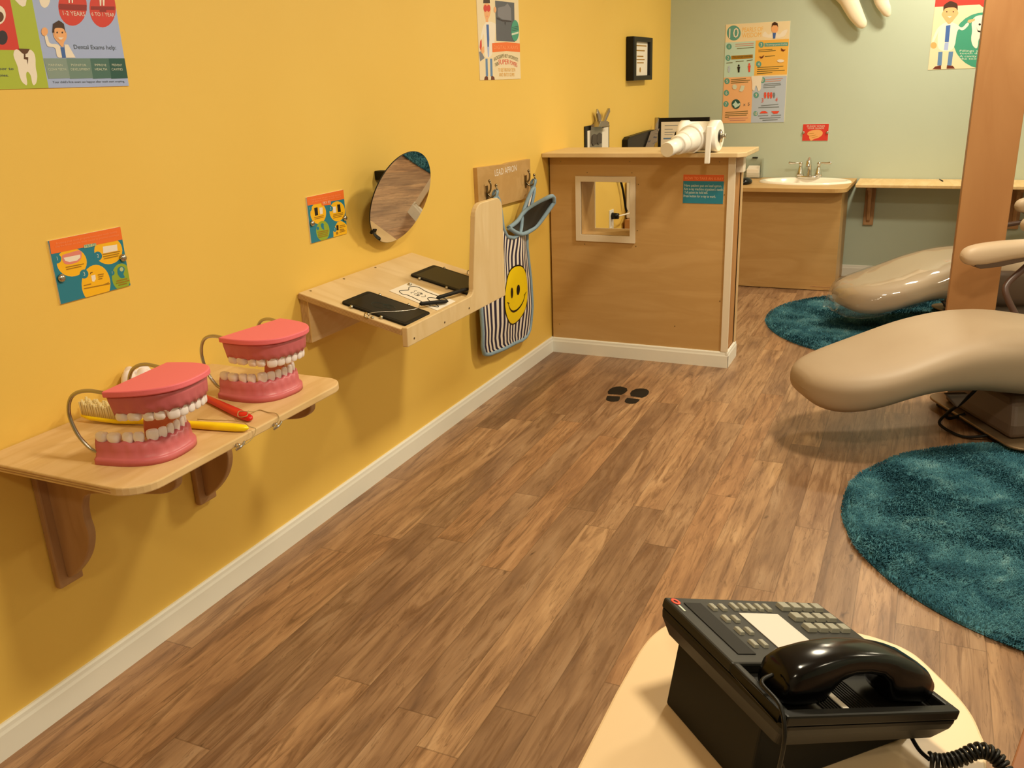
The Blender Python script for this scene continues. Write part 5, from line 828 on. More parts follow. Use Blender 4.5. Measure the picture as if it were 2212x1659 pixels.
MB().tube([(p[0] + .001, p[1], p[2]) for p in edge], .0095, 8).build('edge_binding', M['bind'], t)
MB().tube([ap_pt(i/40, 1) for i in range(41)], .0095, 8).build('neck_binding', M['bind'], t)
for hy, hz, ya in ((3.655, .951, 3.652), (4.095, .951, 4.086)):
    s = MB(); P = smooth_path([(.058, ya - .01, .935), (.064, hy - .004, .955), (.066, hy + .006, .977), (.052, hy + .02, .986), (.040, hy + .016, .966), (.048, ya + .014, .935)], 5)
    s.loft([[(p.x - .004, p.y - .008, p.z), (p.x + .004, p.y - .008, p.z), (p.x + .004, p.y + .010, p.z), (p.x - .004, p.y + .010, p.z)] for p in P], 0, True); s.build('hanging_loop', M['bind'], t)
# collar flap folded outward
FA, FB, FC, FD, FE, FF = [Vector(p) for p in ((.068, 3.766, .799), (.062, 3.985, .848), (.165, 4.02, .908), (.172, 4.078, .876), (.12, 4.008, .784), (.08, 3.90, .748))]
top_e = smooth_path([FA, (.064, 3.87, .812), FB, FC, (.176, 4.06, .905), FD], 6); bot_e = smooth_path([FA, (.078, 3.83, .765), FF, (.098, 3.955, .757), FE, FD], 6)
n_ = len(top_e); rows = [[a.lerp(b, k/6) + Vector((-.012*math.sin(PI*k/6), 0, 0)) for k in range(7)] for a, b in zip(top_e, bot_e)]
f = MB().add([p for r in rows for p in r], [(i*7 + k, i*7 + k + 1, (i + 1)*7 + k + 1, (i + 1)*7 + k) for i in range(n_ - 1) for k in range(6)], 0, True)
o = f.build('collar_flap', M['flap'], t, solid=.005); MB().tube(top_e + bot_e[::-1][1:], .0105, 8).build('flap_binding', M['bind'], o)
rt = MB().add([ap_pt(.90, .93), ap_pt(.985, .80), (.085, 4.035, .80), (.09, 4.0, .84)], [(0, 1, 2, 3)]); rt.build('strap_fold', M['stripe'], t, solid=.004)
# smiley print
def disc(mb, cy, cz, ry, rz, lift, mi, n=40, r_in=0):
    R = [r_in + (1 - r_in)*k/8 for k in range(9)]; vs = []
    for r in R:
        for k in range(n):
            y, z = cy + ry*r*math.cos(2*PI*k/n), cz + rz*r*math.sin(2*PI*k/n); vs.append((ap_x(y, z) + .0035 + lift, y, z))
    mb.add(vs, [(i*n + k, i*n + (k + 1) % n, (i + 1)*n + (k + 1) % n, (i + 1)*n + k) for i in range(8) for k in range(n)], mi, True)
sm = MB(); disc(sm, 3.83, .462, .146, .147, 0, 1); disc(sm, 3.83, .462, .139, .140, .001, 0); disc(sm, 3.788, .482, .0155, .026, .002, 1); disc(sm, 3.856, .482, .0155, .026, .002, 1)
arc = [(3.83 + .105*math.cos(a), .475 + .092*math.sin(a)) for a in [math.radians(198 + 144*k/24) for k in range(25)]]
vs = []
for i, (y, z) in enumerate(arc):
    w_ = .0015 + .0035*math.sin(PI*i/24); d = Vector((y - 3.83, z - .475)).normalized()
    for s_ in (-1, 1): yy, zz = y + d.x*w_*s_, z + d.y*w_*s_; vs.append((ap_x(yy, zz) + .0058, yy, zz))
sm.add(vs, [(2*i, 2*i + 1, 2*i + 3, 2*i + 2) for i in range(24)], 1)
for y, z, a in ((arc[0][0], arc[0][1], -.35), (arc[-1][0], arc[-1][1], .35)):
    d = Vector((math.cos(a), math.sin(a)))*.016; q = [(y - d.x, z - d.y - .002), (y + d.x, z + d.y - .002), (y + d.x, z + d.y + .002), (y - d.x, z - d.y + .002)]; sm.add([(ap_x(a_, b_) + .0058, a_, b_) for a_, b_ in q], [(0, 1, 2, 3)], 1)
sm.build('smiley_print', [plain('smiley_yellow', '#F5D400', .5), M['black']], t)
# ================================================================ tilted mirror
t = thing('wall_mirror', 'round frameless tilting mirror on the yellow wall above the tracing desk', 'mirror', (0, 2.786, 1.062))
mc = Vector((.10, 2.786, 1.062)); tl, yw = math.radians(20.2), math.radians(-5.3); nv = Vector((math.cos(tl)*math.cos(yw), math.cos(tl)*math.sin(yw), -math.sin(tl))); e1 = Vector((0, 0, 1)).cross(nv).normalized(); e2 = nv.cross(e1)
def md(r, h): return [mc + e1*(r*math.cos(2*PI*k/96)) + e2*(r*math.sin(2*PI*k/96)) + nv*h for k in range(96)]
MB().add(md(.1725, .0), [tuple(range(96))]).build('mirror_glass', M['mirror'], t)
MB().loft([md(.1735, -.004), md(.174, -.0012), md(.1725, -.0002)], 0, True, False).add(md(.1735, -.004), [tuple(range(96))]).build('glass_edge', M['dark_slate'], t)
MB().cyl(mc - nv*.022, (0, 2.83, 1.07), .018, .022, 20).build('pivot_mount', M['black'], t)
hk = MB(); p0 = mc - e1*.12 + e2*.075; hk.box(0, 2.775, 1.126, .045, 2.815, 1.158); hk.build('mount_block', M['black'], t, .003)
q0 = mc + e1*(-.128) + e2*(-.108); cl = MB()
for k in range(1): cl.loft([[q0 + e1*a + e2*b + nv*h for a, b in ((-.012, -.010), (.014, -.006), (.016, .006), (-.006, .010))] for h in (-.008, .0025)], 0, False)
cl.build('edge_clip', M['black'], t, .002)
# ================================================================ tracing desk
t = thing('tracing_desk', 'sloping plywood tracing desk with a tall end board on the yellow wall', 'desk', (0, 2.62, .65))
dsl = (.825 - .7285)/.40
def dz(x): return .825 - dsl*x
def D(x, y, h): return (x + h*dsl, y, dz(x) + h)
def dslab(mb, x0, x1, y0, y1, h0, h1, mi=0):
    return mb.add([D(x0, y0, h0), D(x1, y0, h0), D(x1, y1, h0), D(x0, y1, h0), D(x0, y0, h1), D(x1, y0, h1), D(x1, y1, h1), D(x0, y1, h1)], [(0, 3, 2, 1), (4, 5, 6, 7), (0, 1, 5, 4), (1, 2, 6, 5), (2, 3, 7, 6), (3, 0, 4, 7)], mi)
dt = MB(); dslab(dt, .006, .388, 2.264, 2.984, -.020, 0); dt.build('desk_top', M['ply'], t, .0015)
ed = MB()
for h in (-.0045, -.0085, -.0125, -.0165): dslab(ed, .006, .386, 2.2632, 2.2642, h - .0009, h + .0009)
ed.build('ply_edge_lines', M['bracket'], t)
lip = [(2.260, .676)] + [(2.984, .676)] + [(2.984, .99)] + [(2.984 - .045 + .045*math.cos(a), 1.003 + .045*math.sin(a)) for a in [PI/2*k/6 for k in range(1, 7)]] + [(2.80 - .055 + .055*math.cos(a) + .0, .993 + .055*math.sin(a)) for a in [PI/2 + PI/2*k/6 for k in range(7)]]
lip = [(2.260, .676), (2.984, .676), (2.986, .99)] + [(2.940 + .046*math.cos(PI/2*k/6), 1.002 + .046*math.sin(PI/2*k/6)) for k in range(1, 7)] + [(2.815 + .055*math.cos(PI/2 + PI/2*k/6), .993 + .055*math.sin(PI/2 + PI/2*k/6)) for k in range(7)] + [(2.722, .775)] + [(2.722 - .028 + .028*math.cos(-PI/2*k/5), .766 + .028*math.sin(-PI/2*k/5)) for k in range(1, 6)] + [(2.262, .738)]
MB().prism(lip, 'x', .388, .408).build('front_board', M['ply'], t, .003)
MB().box(.001, 2.272, .655, .018, 2.976, .803).box(.018, 2.272, .655, .034, 2.976, .800).build('wall_cleat', M['ply_y'], t, .001)
ed = MB()
for x in (.006, .012, .0175, .023, .028): ed.box(x - .0008, 2.2712, .656, x + .0008, 2.2722, .80)
ed.build('ply_edge_lines', M['bracket'], t)
sc = MB()
for x, y in ((.02, 2.31), (.02, 2.50), (.02, 2.70)): a = D(x, y, 0); b_ = D(x, y, .0012); MB().cyl(a, b_, .004, n=10).build('screw_head', M['bronze'], t)
for y, z in ((2.30, .695), (2.50, .695), (2.68, .70)): MB().cyl((.4075, y, z), (.4092, y, z), .0035, n=10).build('screw_head', M['bronze'], t)
for k, (y0, y1, lb) in enumerate(((2.292, 2.452, 'black writing tablet at the left end of the tracing desk'), (2.725, 2.905, 'black writing tablet at the right end of the tracing desk beside the tall board'))):
    e = thing('writing_tablet', lb, 'tablet', D(.26, (y0 + y1)/2, 0), 0, 'writing tablets on the tracing desk')
    m_ = MB(); x0, x1 = .146, .386; r = rrect(x0, y0, x1, y1, .014)
    m_.loft([[D(a, b, h) for a, b in r] for h in (.0005, .0075)], 0, False); m_.build('case', M['black_soft'], e, .0015)
    MB().loft([[D(a, b, h) for a, b in rrect(x0 + .018, y0 + .012, x1 - .012, y1 - .012, .006)] for h in (.0075, .0079)], 0, False).build('screen', M['black'], e)
    if k == 0:
        dr = MB()
        for R0, cx, cy in ((.028, .245, 2.365), (.02, .27, 2.38)): dr.tube([D(cx + R0*math.cos(a), cy + R0*.8*math.sin(a), .0082) for a in [2*PI*j/24 for j in range(22)]], .0007, 5)
        dr.build('doodle', plain('teal_doodle', '#1E3C3C', .5), e)
    for x, y in ((.19, y0 - .004), (.19, y1 + .004), (.30, y0 - .004), (.30, y1 + .004)): MB().lathe([(.006, 0), (.006, .006), (.003, .010), (.0005, .011)], D(x, y, 0), 10).build('mounting_clip', M['steel'], e)
# tooth card
t = thing('colouring_card', 'white card with an outlined molar drawing between the two black tablets', 'card', D(.28, 2.575, 0))
m_ = MB(); m_.loft([[D(a, b, h) for a, b in ((.182, 2.527), (.386, 2.498), (.386, 2.630), (.182, 2.668))] for h in (.0006, .0016)], 0, False); m_.build('card_sheet', M['paper'], t)
dr = MB()
def U(a, b): return D(.182 + .204*b, 2.668 - .141*(1 - a) - .034*b + 0*a, .0020)
out = smooth_path([U(.18, .30), U(.12, .22), U(.22, .12), U(.38, .16), U(.5, .19), U(.66, .13), U(.82, .16), U(.88, .26), U(.82, .42), U(.84, .62), U(.86, .80), U(.78, .90), U(.70, .84), U(.64, .66), U(.5, .60), U(.38, .68), U(.32, .86), U(.24, .92), U(.14, .82), U(.15, .60), U(.18, .42), U(.18, .30)], 5)
dr.tube(out, .0013, 6)
for a, b in ((.42, .40), (.58, .40)):
    dr.tube([U(a + .055*math.cos(q), b + .05*math.sin(q)) for q in [2*PI*k/16 for k in range(17)]], .0006, 5); dr.lathe([(.003, -.0004), (.003, .0008)], U(a, b + .02), 10); dr.tube([U(a - .06 + .12*k/6, b - .09 - .03*math.sin(PI*k/6)) for k in range(7)], .0008, 5)
dr.tube([U(.40 + .2*k/8, .50 + .04*math.sin(PI*k/8)) for k in range(9)], .0009, 5); dr.build('drawing', M['black'], t)
MB().lathe([(.008, 0), (.008, .004), (.004, .007), (.0005, .008)], D(.197, 2.64, .0016), 12).build('corner_screw', M['steel'], t)
# pens on wires
for k, (A, B, path, lb) in enumerate((((.333, 2.466), (.376, 2.585), [(.262, 2.262, .008), (.275, 2.285, .014), (.325, 2.38, .0115), (.345, 2.43, .014), (.333, 2.466, .0165)], 'black stylus lying across the left tablet and card, with its wire tether'), ((.345, 2.56), (.378, 2.742), [(.275, 2.945, .008), (.30, 2.90, .022), (.36, 2.82, .016), (.383, 2.76, .010), (.378, 2.742, .008)], 'black stylus resting near the tall board with its wire tether'))):
    e = thing('stylus', lb, 'stylus', D(*A, .0085), 0, 'styluses on the tracing desk')
    zz = .0165 if k == 0 else .0185
    a, b = Vector(D(*A, zz)), Vector(D(*B, zz - (.006 if k == 0 else -.004))); d = b - a
    MB().tube([a, a + d*.04, a + d*.06, a + d*.75, a + d*.92, b], [.003, .006, .0068, .0068, .006, .002], 12).build('barrel', M['black_soft'], e)
    MB().tube([a + d*.72 + Vector((0, 0, .006)), a + d*.98 + Vector((0, 0, .003))], .0022, 6).build('pocket_clip', M['black_soft'], e)
    MB().tube(smooth_path([D(*p) for p in path[:-1]] + [D(path[-1][0], path[-1][1], zz)], 7), .0013, 6).build('wire_tether', M['steel'], e)
    hx, hy = path[0][0], path[0][1]
    h = MB(); h.tube([D(hx + .008*math.cos(q), hy, .006 + .008*math.sin(q)) for q in [2*PI*j/12 for j in range(12)]], .002, 6).lathe([(.006, 0), (.006, .004), (.002, .006)], D(hx + .016, hy + (.008 if k == 0 else -.008), 0), 10); h.build('eye_hook', M['steel'], e)
# ================================================================ brushing shelf
SZ = .711
t = thing('brushing_shelf', 'honey plywood wall shelf holding the two coral teeth models', 'shelf', (0, 1.48, SZ))
c0 = [(.002, 1.845), (.002, 1.118)] + [(.40 + .07*math.sin(a), 1.188 - .07*math.cos(a)) for a in [PI/2*k/8 for k in range(9)]] + [(.41 + .06*math.cos(a), 1.785 + .06*math.sin(a)) for a in [PI/2*k/8 for k in range(9)]]
MB().prism(c0, 'z', SZ - .019, SZ).build('shelf_board', M['ply_y'], t, .003)
ed = MB()
for z in (.7045, .6985): ed.box(.004, 1.1172, z - .0012, .40, 1.1185, z + .0012)
ed.build('ply_edge_lines', M['bracket'], t)
gp = smooth_path([(0, .345, 0), (.03, .348, 0), (.075, .385, 0), (.110, .43, 0), (.128, .48, 0), (.124, .525, 0), (.130, .562, 0), (.152, .590, 0), (.23, .606, 0), (.32, .620, 0), (.395, .634, 0), (.430, .655, 0), (.436, .680, 0)], 5)
gp = [(p.x, p.y) for p in gp]
for i, (by, lb) in enumerate(((1.262, 'brown curved wooden bracket under the near end of the brushing shelf'), (1.735, 'brown curved wooden bracket under the far end of the brushing shelf'))):
    b = thing('shelf_bracket', lb, 'bracket', (0, by, .32), 0, 'brackets under the brushing shelf')
    MB().prism([(by - .034, .325), (by + .034, .325), (by + .034, SZ - .02), (by - .034, SZ - .02)], 'x', .001, .02).build('back_plate', M['bracket'], b, .004)
    m_ = MB(); prof = [(.018, .36)] + [q for q in gp if q[0] > .02] + [(.436, SZ - .0195), (.018, SZ - .0195)]
    m_.add([], []); 
    m_.prism([(x, z) for x, z in prof], 'y', by - .011, by + .011); m_.build('gusset', M['bracket'], b, .0035, 2)
    MB().cyl((.019, by + .022, .35), (.0215, by + .022, .35), .004, n=10).build('screw_head', M['bronze'], b)
# ---- teeth models
DEP, HW, EX = .155, .099, 2.7
def dcur(n=49, dep=DEP, hw=HW):
    o = []
    for i in range(n):
        a = -PI/2 + PI*i/(n - 1); cx, sy = math.cos(a), math.sin(a)
        o.append((dep*max(0, cx)**(2/EX), hw*(1 if sy > 0 else -1)*abs(sy)**(2/EX)))
    return o
def offs(cur, d):
    out = []
    for i, p in enumerate(cur):
        a = Vector(cur[max(i - 1, 0)]); b = Vector(cur[min(i + 1, len(cur) - 1)]); tg = (b - a).normalized()
        out.append((p[0] - tg.y*d, p[1] + tg.x*d) if True else p)
    return out
def resample(cur, n):
    L = [0]
    for a, b in zip(cur, cur[1:]): L.append(L[-1] + (Vector(b) - Vector(a)).length)
    out = []
    for i in range(n):
        s = L[-1]*i/(n - 1); k = 0
        while k < len(L) - 2 and L[k + 1] < s: k += 1
        f = (s - L[k])/max(1e-9, L[k + 1] - L[k]); out.append((cur[k][0] + (cur[k + 1][0] - cur[k][0])*f, cur[k][1] + (cur[k + 1][1] - cur[k][1])*f))
    return out
CUR = resample(dcur(200), 97)
WID = [1.15, 1.2, .95, .9, 1.0, .8, .72]; WID = WID + WID[::-1]; TW = sum(WID)
def tooth_z(s):   # scallop between teeth
    acc = 0
    for w_ in WID:
        if s*TW <= acc + w_: return math.sin(PI*(s*TW - acc)/w_)
        acc += w_
    return 0
def horseshoe(prof, cur=CUR):
    rings = []
    for i in range(len(cur)): 
        ring = []
        for d, z, sc in prof:
            p = offs_cache(d)[i]; q = offs_cache(round(d + .001, 5))[i]; rg_ = 2.0*(tooth_z(i/(len(cur) - 1)) - .5) if .007 < d < .0135 else 0; p = (p[0] - (q[0] - p[0])*rg_, p[1] - (q[1] - p[1])*rg_); ring.append((p[0], p[1], z + sc*(tooth_z(i/(len(cur) - 1)) - .5)))
        rings.append(ring)
    return rings
_oc = {}
def offs_cache(d):
    if d not in _oc:
        o = []
        for i, p in enumerate(CUR):
            a = Vector(CUR[max(i - 2, 0)]); b = Vector(CUR[min(i + 2, len(CUR) - 1)]); tg = (b - a).normalized(); o.append((p[0] - tg.y*d, p[1] + tg.x*d))
        _oc[d] = o
    return _oc[d]
TM = {}
def tooth_mesh(kind):
    if kind in TM: return TM[kind]
    w_, th, ht, cusp = dict(incisor=(.0165, .010, .024, 0), canine=(.0185, .013, .025, 0), premolar=(.019, .016, .021, .1), molar=(.026, .021, .019, .12))[kind]
    mb = MB(); rings = []
    for f, kx, ky in ((-.25, .62, .66), (0, .78, .80), (.3, .97, .97), (.6, 1.0, 1.0), (.82, .95, .86), (.94, .80, .62), (1.0, .55, .34), (1.02, .2, .1)):
        r = []
        for k in range(20):
            a = 2*PI*k/20; cc, ss = math.cos(a), math.sin(a)
            r.append((w_/2*kx*(1 if cc > 0 else -1)*abs(cc)**.75, th/2*ky*(1 if ss > 0 else -1)*abs(ss)**.8, ht*f + (cusp*ht*.5*abs(math.sin(2*a)) if f > .9 else 0)))
        rings.append(r)
    mb.loft(rings); o = mb.build('tooth', M['toothw']); me = o.data; bpy.data.objects.remove(o); TM[kind] = me; return me
KIND = ['molar', 'molar', 'premolar', 'premolar', 'canine', 'incisor', 'incisor']; KIND = KIND + KIND[::-1]
def jaw(parent, upper):
    if not upper:
        pr = [(0, 0, 0), (0, .012, 0), (.003, .0145, 0), (.0065, .0165, 0), (.008, .030, .001), (.0095, .045, .003), (.013, .051, -.007), (.030, .051, -.005), (.036, .042, 0), (.040, .02, 0), (.040, 0, 0)]
    else:
        pr = [(.004, .058, 0), (.006, .044, 0), (.0085, .030, .001), (.010, .020, -.003), (.014, .0155, .007), (.030, .0155, .005), (.036, .024, 0), (.040, .04, 0), (.040, .058, 0)]
    m_ = MB(); m_.loft(horseshoe(pr)); j = m_.build('upper_gum' if upper else 'lower_gum', M['gum'], parent, local=True)
    c2 = offs_cache(.021); L = [0]
    for a, b in zip(c2, c2[1:]): L.append(L[-1] + (Vector(b) - Vector(a)).length)
    acc = 0
    for kd, w_ in zip(KIND, WID):
        s = (acc + w_/2)/TW*L[-1]; acc += w_; k = 0
        while k < len(L) - 2 and L[k + 1] < s: k += 1
        p = c2[k]; tg = Vector(c2[min(k + 2, len(c2) - 1)]) - Vector(c2[max(k - 2, 0)])
        o = bpy.data.objects.new('tooth', tooth_mesh(kd)); COL.objects.link(o); o.parent = j
        ang = math.atan2(tg.y, tg.x)
        if upper: o.location = (p[0], p[1], .0185); o.rotation_euler = (PI, 0, ang)
        else: o.location = (p[0], p[1], .0475); o.rotation_euler = (0, 0, ang)
        sx = w_/TW*L[-1]/dict(incisor=.0165, canine=.0185, premolar=.019, molar=.026)[kd]*.965; o.scale = (sx, 1.05, 1)
    return j
def teeth_model(label, loc, rz):
    t = thing('teeth_model', label, 'teeth model', loc, rz, 'oversized teeth models on the brushing shelf')
    jaw(t, False)
    u = jaw(t, True); u.location = (.048, 0, .0985); u.rotation_euler = (0, math.radians(-4.5), 0)
    ps = dcur(60, DEP + .006, HW + .004); pl = MB(); pl.loft([[(x - .002, y, z) for x, y in ps] for z in (.0575, .0705)], 0, False).build('top_plate', M['pink'], u, .0025, local=True)
    for sg in (-1, 1):
        w_ = MB(); yy = sg*.088; w_.tube(smooth_path([(.078, yy*.96, .156), (.012, yy*1.03, .164), (-.030, yy*1.05, .150), (-.048, yy*1.05, .112), (-.038, yy*1.05, .066), (-.014, yy*1.02, .033), (.008, yy*.98, .022)], 8), .0042, 10)
        w_.build('hinge_wire', M['steel'], t, local=True)
    return t
tm = teeth_model('nearer coral teeth model with its jaws open, beside the yellow toothbrush', (.267, 1.288, SZ + .0004), math.radians(7))
tm2 = copy_thing(tm, 'farther coral teeth model with its jaws open, at the far end of the shelf', (.252, 1.708, SZ + .0004))
for ch in tm.children:
    if ch.name.startswith('upper_gum'): ch.location = (.064, 0, .0985)
tm2.rotation_euler = (0, 0, math.radians(-8))
for ch in tm2.children:
    if ch.name.startswith('upper_gum'): ch.rotation_euler = (0, math.radians(-1.0), 0); ch.location = (.042, 0, .0965)
# ---- giant toothbrushes
def brush(name, label, a, b, mat_h, mat_b, bh, bend=0):
    a, b = Vector(a), Vector(b); d = b - a; L = d.length; ang = math.atan2(d.y, d.x)
    t = thing(name, label, 'toothbrush', a, ang, 'giant toothbrushes on the brushing shelf')
    secs = [(0, .003, .004), (.006, .011, .006), (.03, .016, .007), (.10, .016, .007), (.135, .012, .007), (.16, .0075, .0065), (.24, .0085, .0075), (.36, .012, .008), (L - .03, .0115, .008), (L - .008, .009, .0065), (L, .002, .002)]
    rings = [[(x, w_*(1 if math.cos(q) > 0 else -1)*abs(math.cos(q))**.7, .0085 + .010*max(0, 1 - x/.09)**2 + h_*(1 if math.sin(q) > 0 else -1)*abs(math.sin(q))**.7) for q in [2*PI*k/16 for k in range(16)]] for x, w_, h_ in secs]
    MB().loft(rings).build('handle', mat_h, t, local=True)
    m_ = MB()
    for i in range(24):
        for j in range(5):
            x = .012 + i*.0052; y = -.0110 + j*.0055; z0 = .0135 + .010*max(0, 1 - x/.09)**2; lean = .002*math.sin(i*2.1 + j)
            m_.tube([(x, y, z0), (x + lean, y*1.15, z0 + bh*(.9 + .1*math.sin(i*1.3 + j*2)))], [.0024, .0029], 6)
    m_.build('bristles', mat_b, t, local=True)
    return t
yb = brush('toothbrush', 'yellow giant toothbrush with pale bristles lying behind the nearer teeth model', (.030, 1.374, SZ + .0005), (.470, 1.452, SZ + .0005), M['yel_pl'], M['bristle'], .036)
rb = brush('toothbrush', 'red giant toothbrush with its handle end between the two teeth models', (.035, 1.655, SZ + .0005), (.436, 1.502, SZ + .0005), M['red_pl'], M['paper'], .02)
# twine + hooks
for i, (hy, hz, path, lb) in enumerate(((1.402, .698, [(.470, 1.402, .695), (.486, 1.415, .697), (.490, 1.44, .705), (.482, 1.462, .716), (.468, 1.458, .722), (.44, 1.47, .724), (.40, 1.47, .7235), (.34, 1.463, .72), (.30, 1.47, .714)], 'thin twine and eye hook at the shelf edge tethering the yellow toothbrush'), (1.533, .698, [(.470, 1.533, .697), (.478, 1.548, .706), (.462, 1.562, .7145), (.43, 1.568, .7125), (.40, 1.575, .7125), (.395, 1.56, .713), (.405, 1.53, .725), (.392, 1.513, .730), (.40, 1.50, .722), (.425, 1.50, .727), (.41, 1.525, .729)], 'thin twine and eye hook at the shelf edge tethering the red toothbrush'))):
    e = thing('brush_tether', lb, 'tether', (.47, hy, hz))
    MB().tube(smooth_path(path, 8), .0011, 6).build('twine', plain('twine' + str(i), '#B39A68', .7), e)
    h = MB(); h.tube([(.478 + .006*math.cos(q), hy, .698 + .006*math.sin(q)) for q in [2*PI*k/14 for k in range(15)]], .0016, 6).cyl((.466, hy, .698), (.473, hy, .698), .0022, n=8).tube(smooth_path([(.480, hy - .01, .692), (.486, hy + .002, .697), (.484, hy + .016, .703)], 5), .003, 8); h.build('eye_hook', M['chrome'], e)
# white molar model
t = thing('molar_model', 'white lobed molar model standing behind the nearer teeth model', 'tooth model', (.043, 1.54, SZ))
rings = []
for f, r in ((0, .034), (.15, .039), (.4, .0455), (.65, .047), (.85, .043), (.97, .034), (1.0, .022), (.93, .008)):
    rings.append([(.046 + r*.86*math.cos(a)*(1 + .07*math.cos(4*a)), 1.54 + r*.92*math.sin(a)*(1 + .07*math.cos(4*a)), SZ + .0005 + .080*f + (.006*math.cos(4*a) if f > .9 else 0)) for a in [2*PI*k/48 for k in range(48)]])
MB().loft(rings).build('crown', M['toothw'], t)
# ================================================================ floor stickers, rugs
FT = dict(s1=[(0.517, 3.872), (0.515, 3.906), (0.52, 3.934), (0.534, 3.955), (0.551, 3.965), (0.589, 3.95), (0.603, 3.916), (0.601, 3.878), (0.593, 3.849), (0.529, 3.842)], h1=[(0.535, 3.814), (0.595, 3.824), (0.604, 3.791), (0.606, 3.763), (0.591, 3.749), (0.573, 3.745), (0.554, 3.752), (0.545, 3.764), (0.538, 3.79)], s2=[(0.626, 3.886), (0.624, 3.923), (0.635, 3.953), (0.651, 3.966), (0.67, 3.969), (0.69, 3.961), (0.703, 3.942), (0.71, 3.915), (0.712, 3.893), (0.709, 3.863), (0.698, 3.842), (0.641, 3.847)], h2=[(0.633, 3.818), (0.696, 3.815), (0.697, 3.787), (0.693, 3.761), (0.68, 3.749), (0.665, 3.745), (0.646, 3.752), (0.636, 3.766), (0.632, 3.789)])
for a, b, lb in (('s1', 'h1', 'black left shoe-print sticker on the floor before the partition'), ('s2', 'h2', 'black right shoe-print sticker on the floor before the partition')):
    cx_, cy_ = FT[a][0]; t = thing('footprint_sticker', lb, 'sticker', (cx_, cy_, 0), 0, 'shoe-print stickers on the floor')
    MB().prism(FT[a], 'z', .0003, .0012).build('sole_print', M['black_soft'], t); MB().prism(FT[b], 'z', .0003, .0012).build('heel_print', M['black_soft'], t)
def rug(label, cx, cy, R, nb, seed):
    rnd = random.Random(seed); vs = []; fs = []
    n = 96; NR = 30
    for i in range(NR + 1):
        for k in range(n):
            a = 2*PI*k/n; r = R*.992*i/NR; x, y = r*math.cos(a), r*math.sin(a)
            z = .013 + .004*noise.noise(Vector((x*30 + seed, y*30, 0))) if i < NR else .002
            vs.append((x, y, z))
    for i in range(NR):
        for k in range(n): fs.append((i*n + k, i*n + (k + 1) % n, (i + 1)*n + (k + 1) % n, (i + 1)*n + k))
    for b in range(nb):
        a = rnd.random()*2*PI; r = R*math.sqrt(rnd.random()); 
        if b % 25 == 0: r = R*(.985 + .015*rnd.random())
        x, y = r*math.cos(a), r*math.sin(a); fa = noise.noise(Vector((x*4.5, y*4.5, seed)))*5 + rnd.uniform(-1.1, 1.1); ln = rnd.uniform(.007, .019)
        w_ = .0016; h_ = rnd.uniform(.012, .019); px, py = -math.sin(fa)*w_, math.cos(fa)*w_; dx, dy = math.cos(fa)*ln, math.sin(fa)*ln
        if r > R*.97: q = R/(r + .001); dx, dy = dx*.5 + x/r*.006, dy*.5 + y/r*.006; h_ *= .7
        o = len(vs); z0 = .006 if r > R*.97 else .011
        vs += [(x - px, y - py, z0), (x + px, y + py, z0), (x + dx*.6 + px*.8, y + dy*.6 + py*.8, z0 + h_*.75), (x + dx*.6 - px*.8, y + dy*.6 - py*.8, z0 + h_*.75), (x + dx, y + dy, z0 + h_*.8)]
        fs += [(o, o + 1, o + 2, o + 3), (o + 3, o + 2, o + 4)]
    me = bpy.data.meshes.new('shag_rug'); me.from_pydata(vs, [], fs); me.materials.append(M['rug']); o = bpy.data.objects.new('shag_rug', me); COL.objects.link(o); o.location = (cx, cy, .0002)
    return tag(o, label, 'rug', 'round teal shag rugs')
rug('nearer round teal shag rug lying at the right of the bare floor', 2.444, 3.02, .775, 85000, 3)
rug('farther round teal shag rug near the sink cabinet', 1.78, 5.521, .775, 45000, 11)
# ================================================================ dental chairs
TOPZ = [(.018, .350), (.024, .372), (.036, .387), (.06, .400), (.10, .412), (.16, .424), (.2, .432), (.28, .450), (.36, .474), (.45, .504), (.54, .528), (.63, .543), (.72, .550), (.82, .546), (.95, .524), (1.1, .490), (1.25, .466), (1.4, .462), (1.5, .475)]
BOTZ = [(.018, .336), (.024, .312), (.036, .293), (.06, .272), (.10, .257), (.14, .254), (.2, .264), (.28, .288), (.36, .312), (.45, .327), (.54, .325), (.63, .318), (.72, .302), (.82, .286), (.95, .28), (1.1, .29), (1.25, .31), (1.4, .35), (1.5, .42)]
def hw_at(x):
    if x < .33: return .030 + .218*math.sqrt(max(0, 1 - (1 - max(0, x - .018)/.312)**2))
    return interp([(.33, .248), (.6, .252), (.8, .254), (1.0, .256), (1.25, .26), (1.42, .25), (1.5, .20)], x)
def pad_ring(x, zt, zb, hw, n=44, e1=.46, e2=.62, crown=.012, lift=0):
    r = []
    for k in range(n):
        a = 2*PI*k/n; c_, s_ = math.cos(a), math.sin(a); y = hw*(1 if c_ > 0 else -1)*abs(c_)**e1; z = (zt + zb)/2 + (zt - zb)/2*(1 if s_ > 0 else -1)*abs(s_)**e2
        if s_ > 0: z -= crown*(abs(y)/hw)**2
        r.append((x, y, z + lift))
    return r
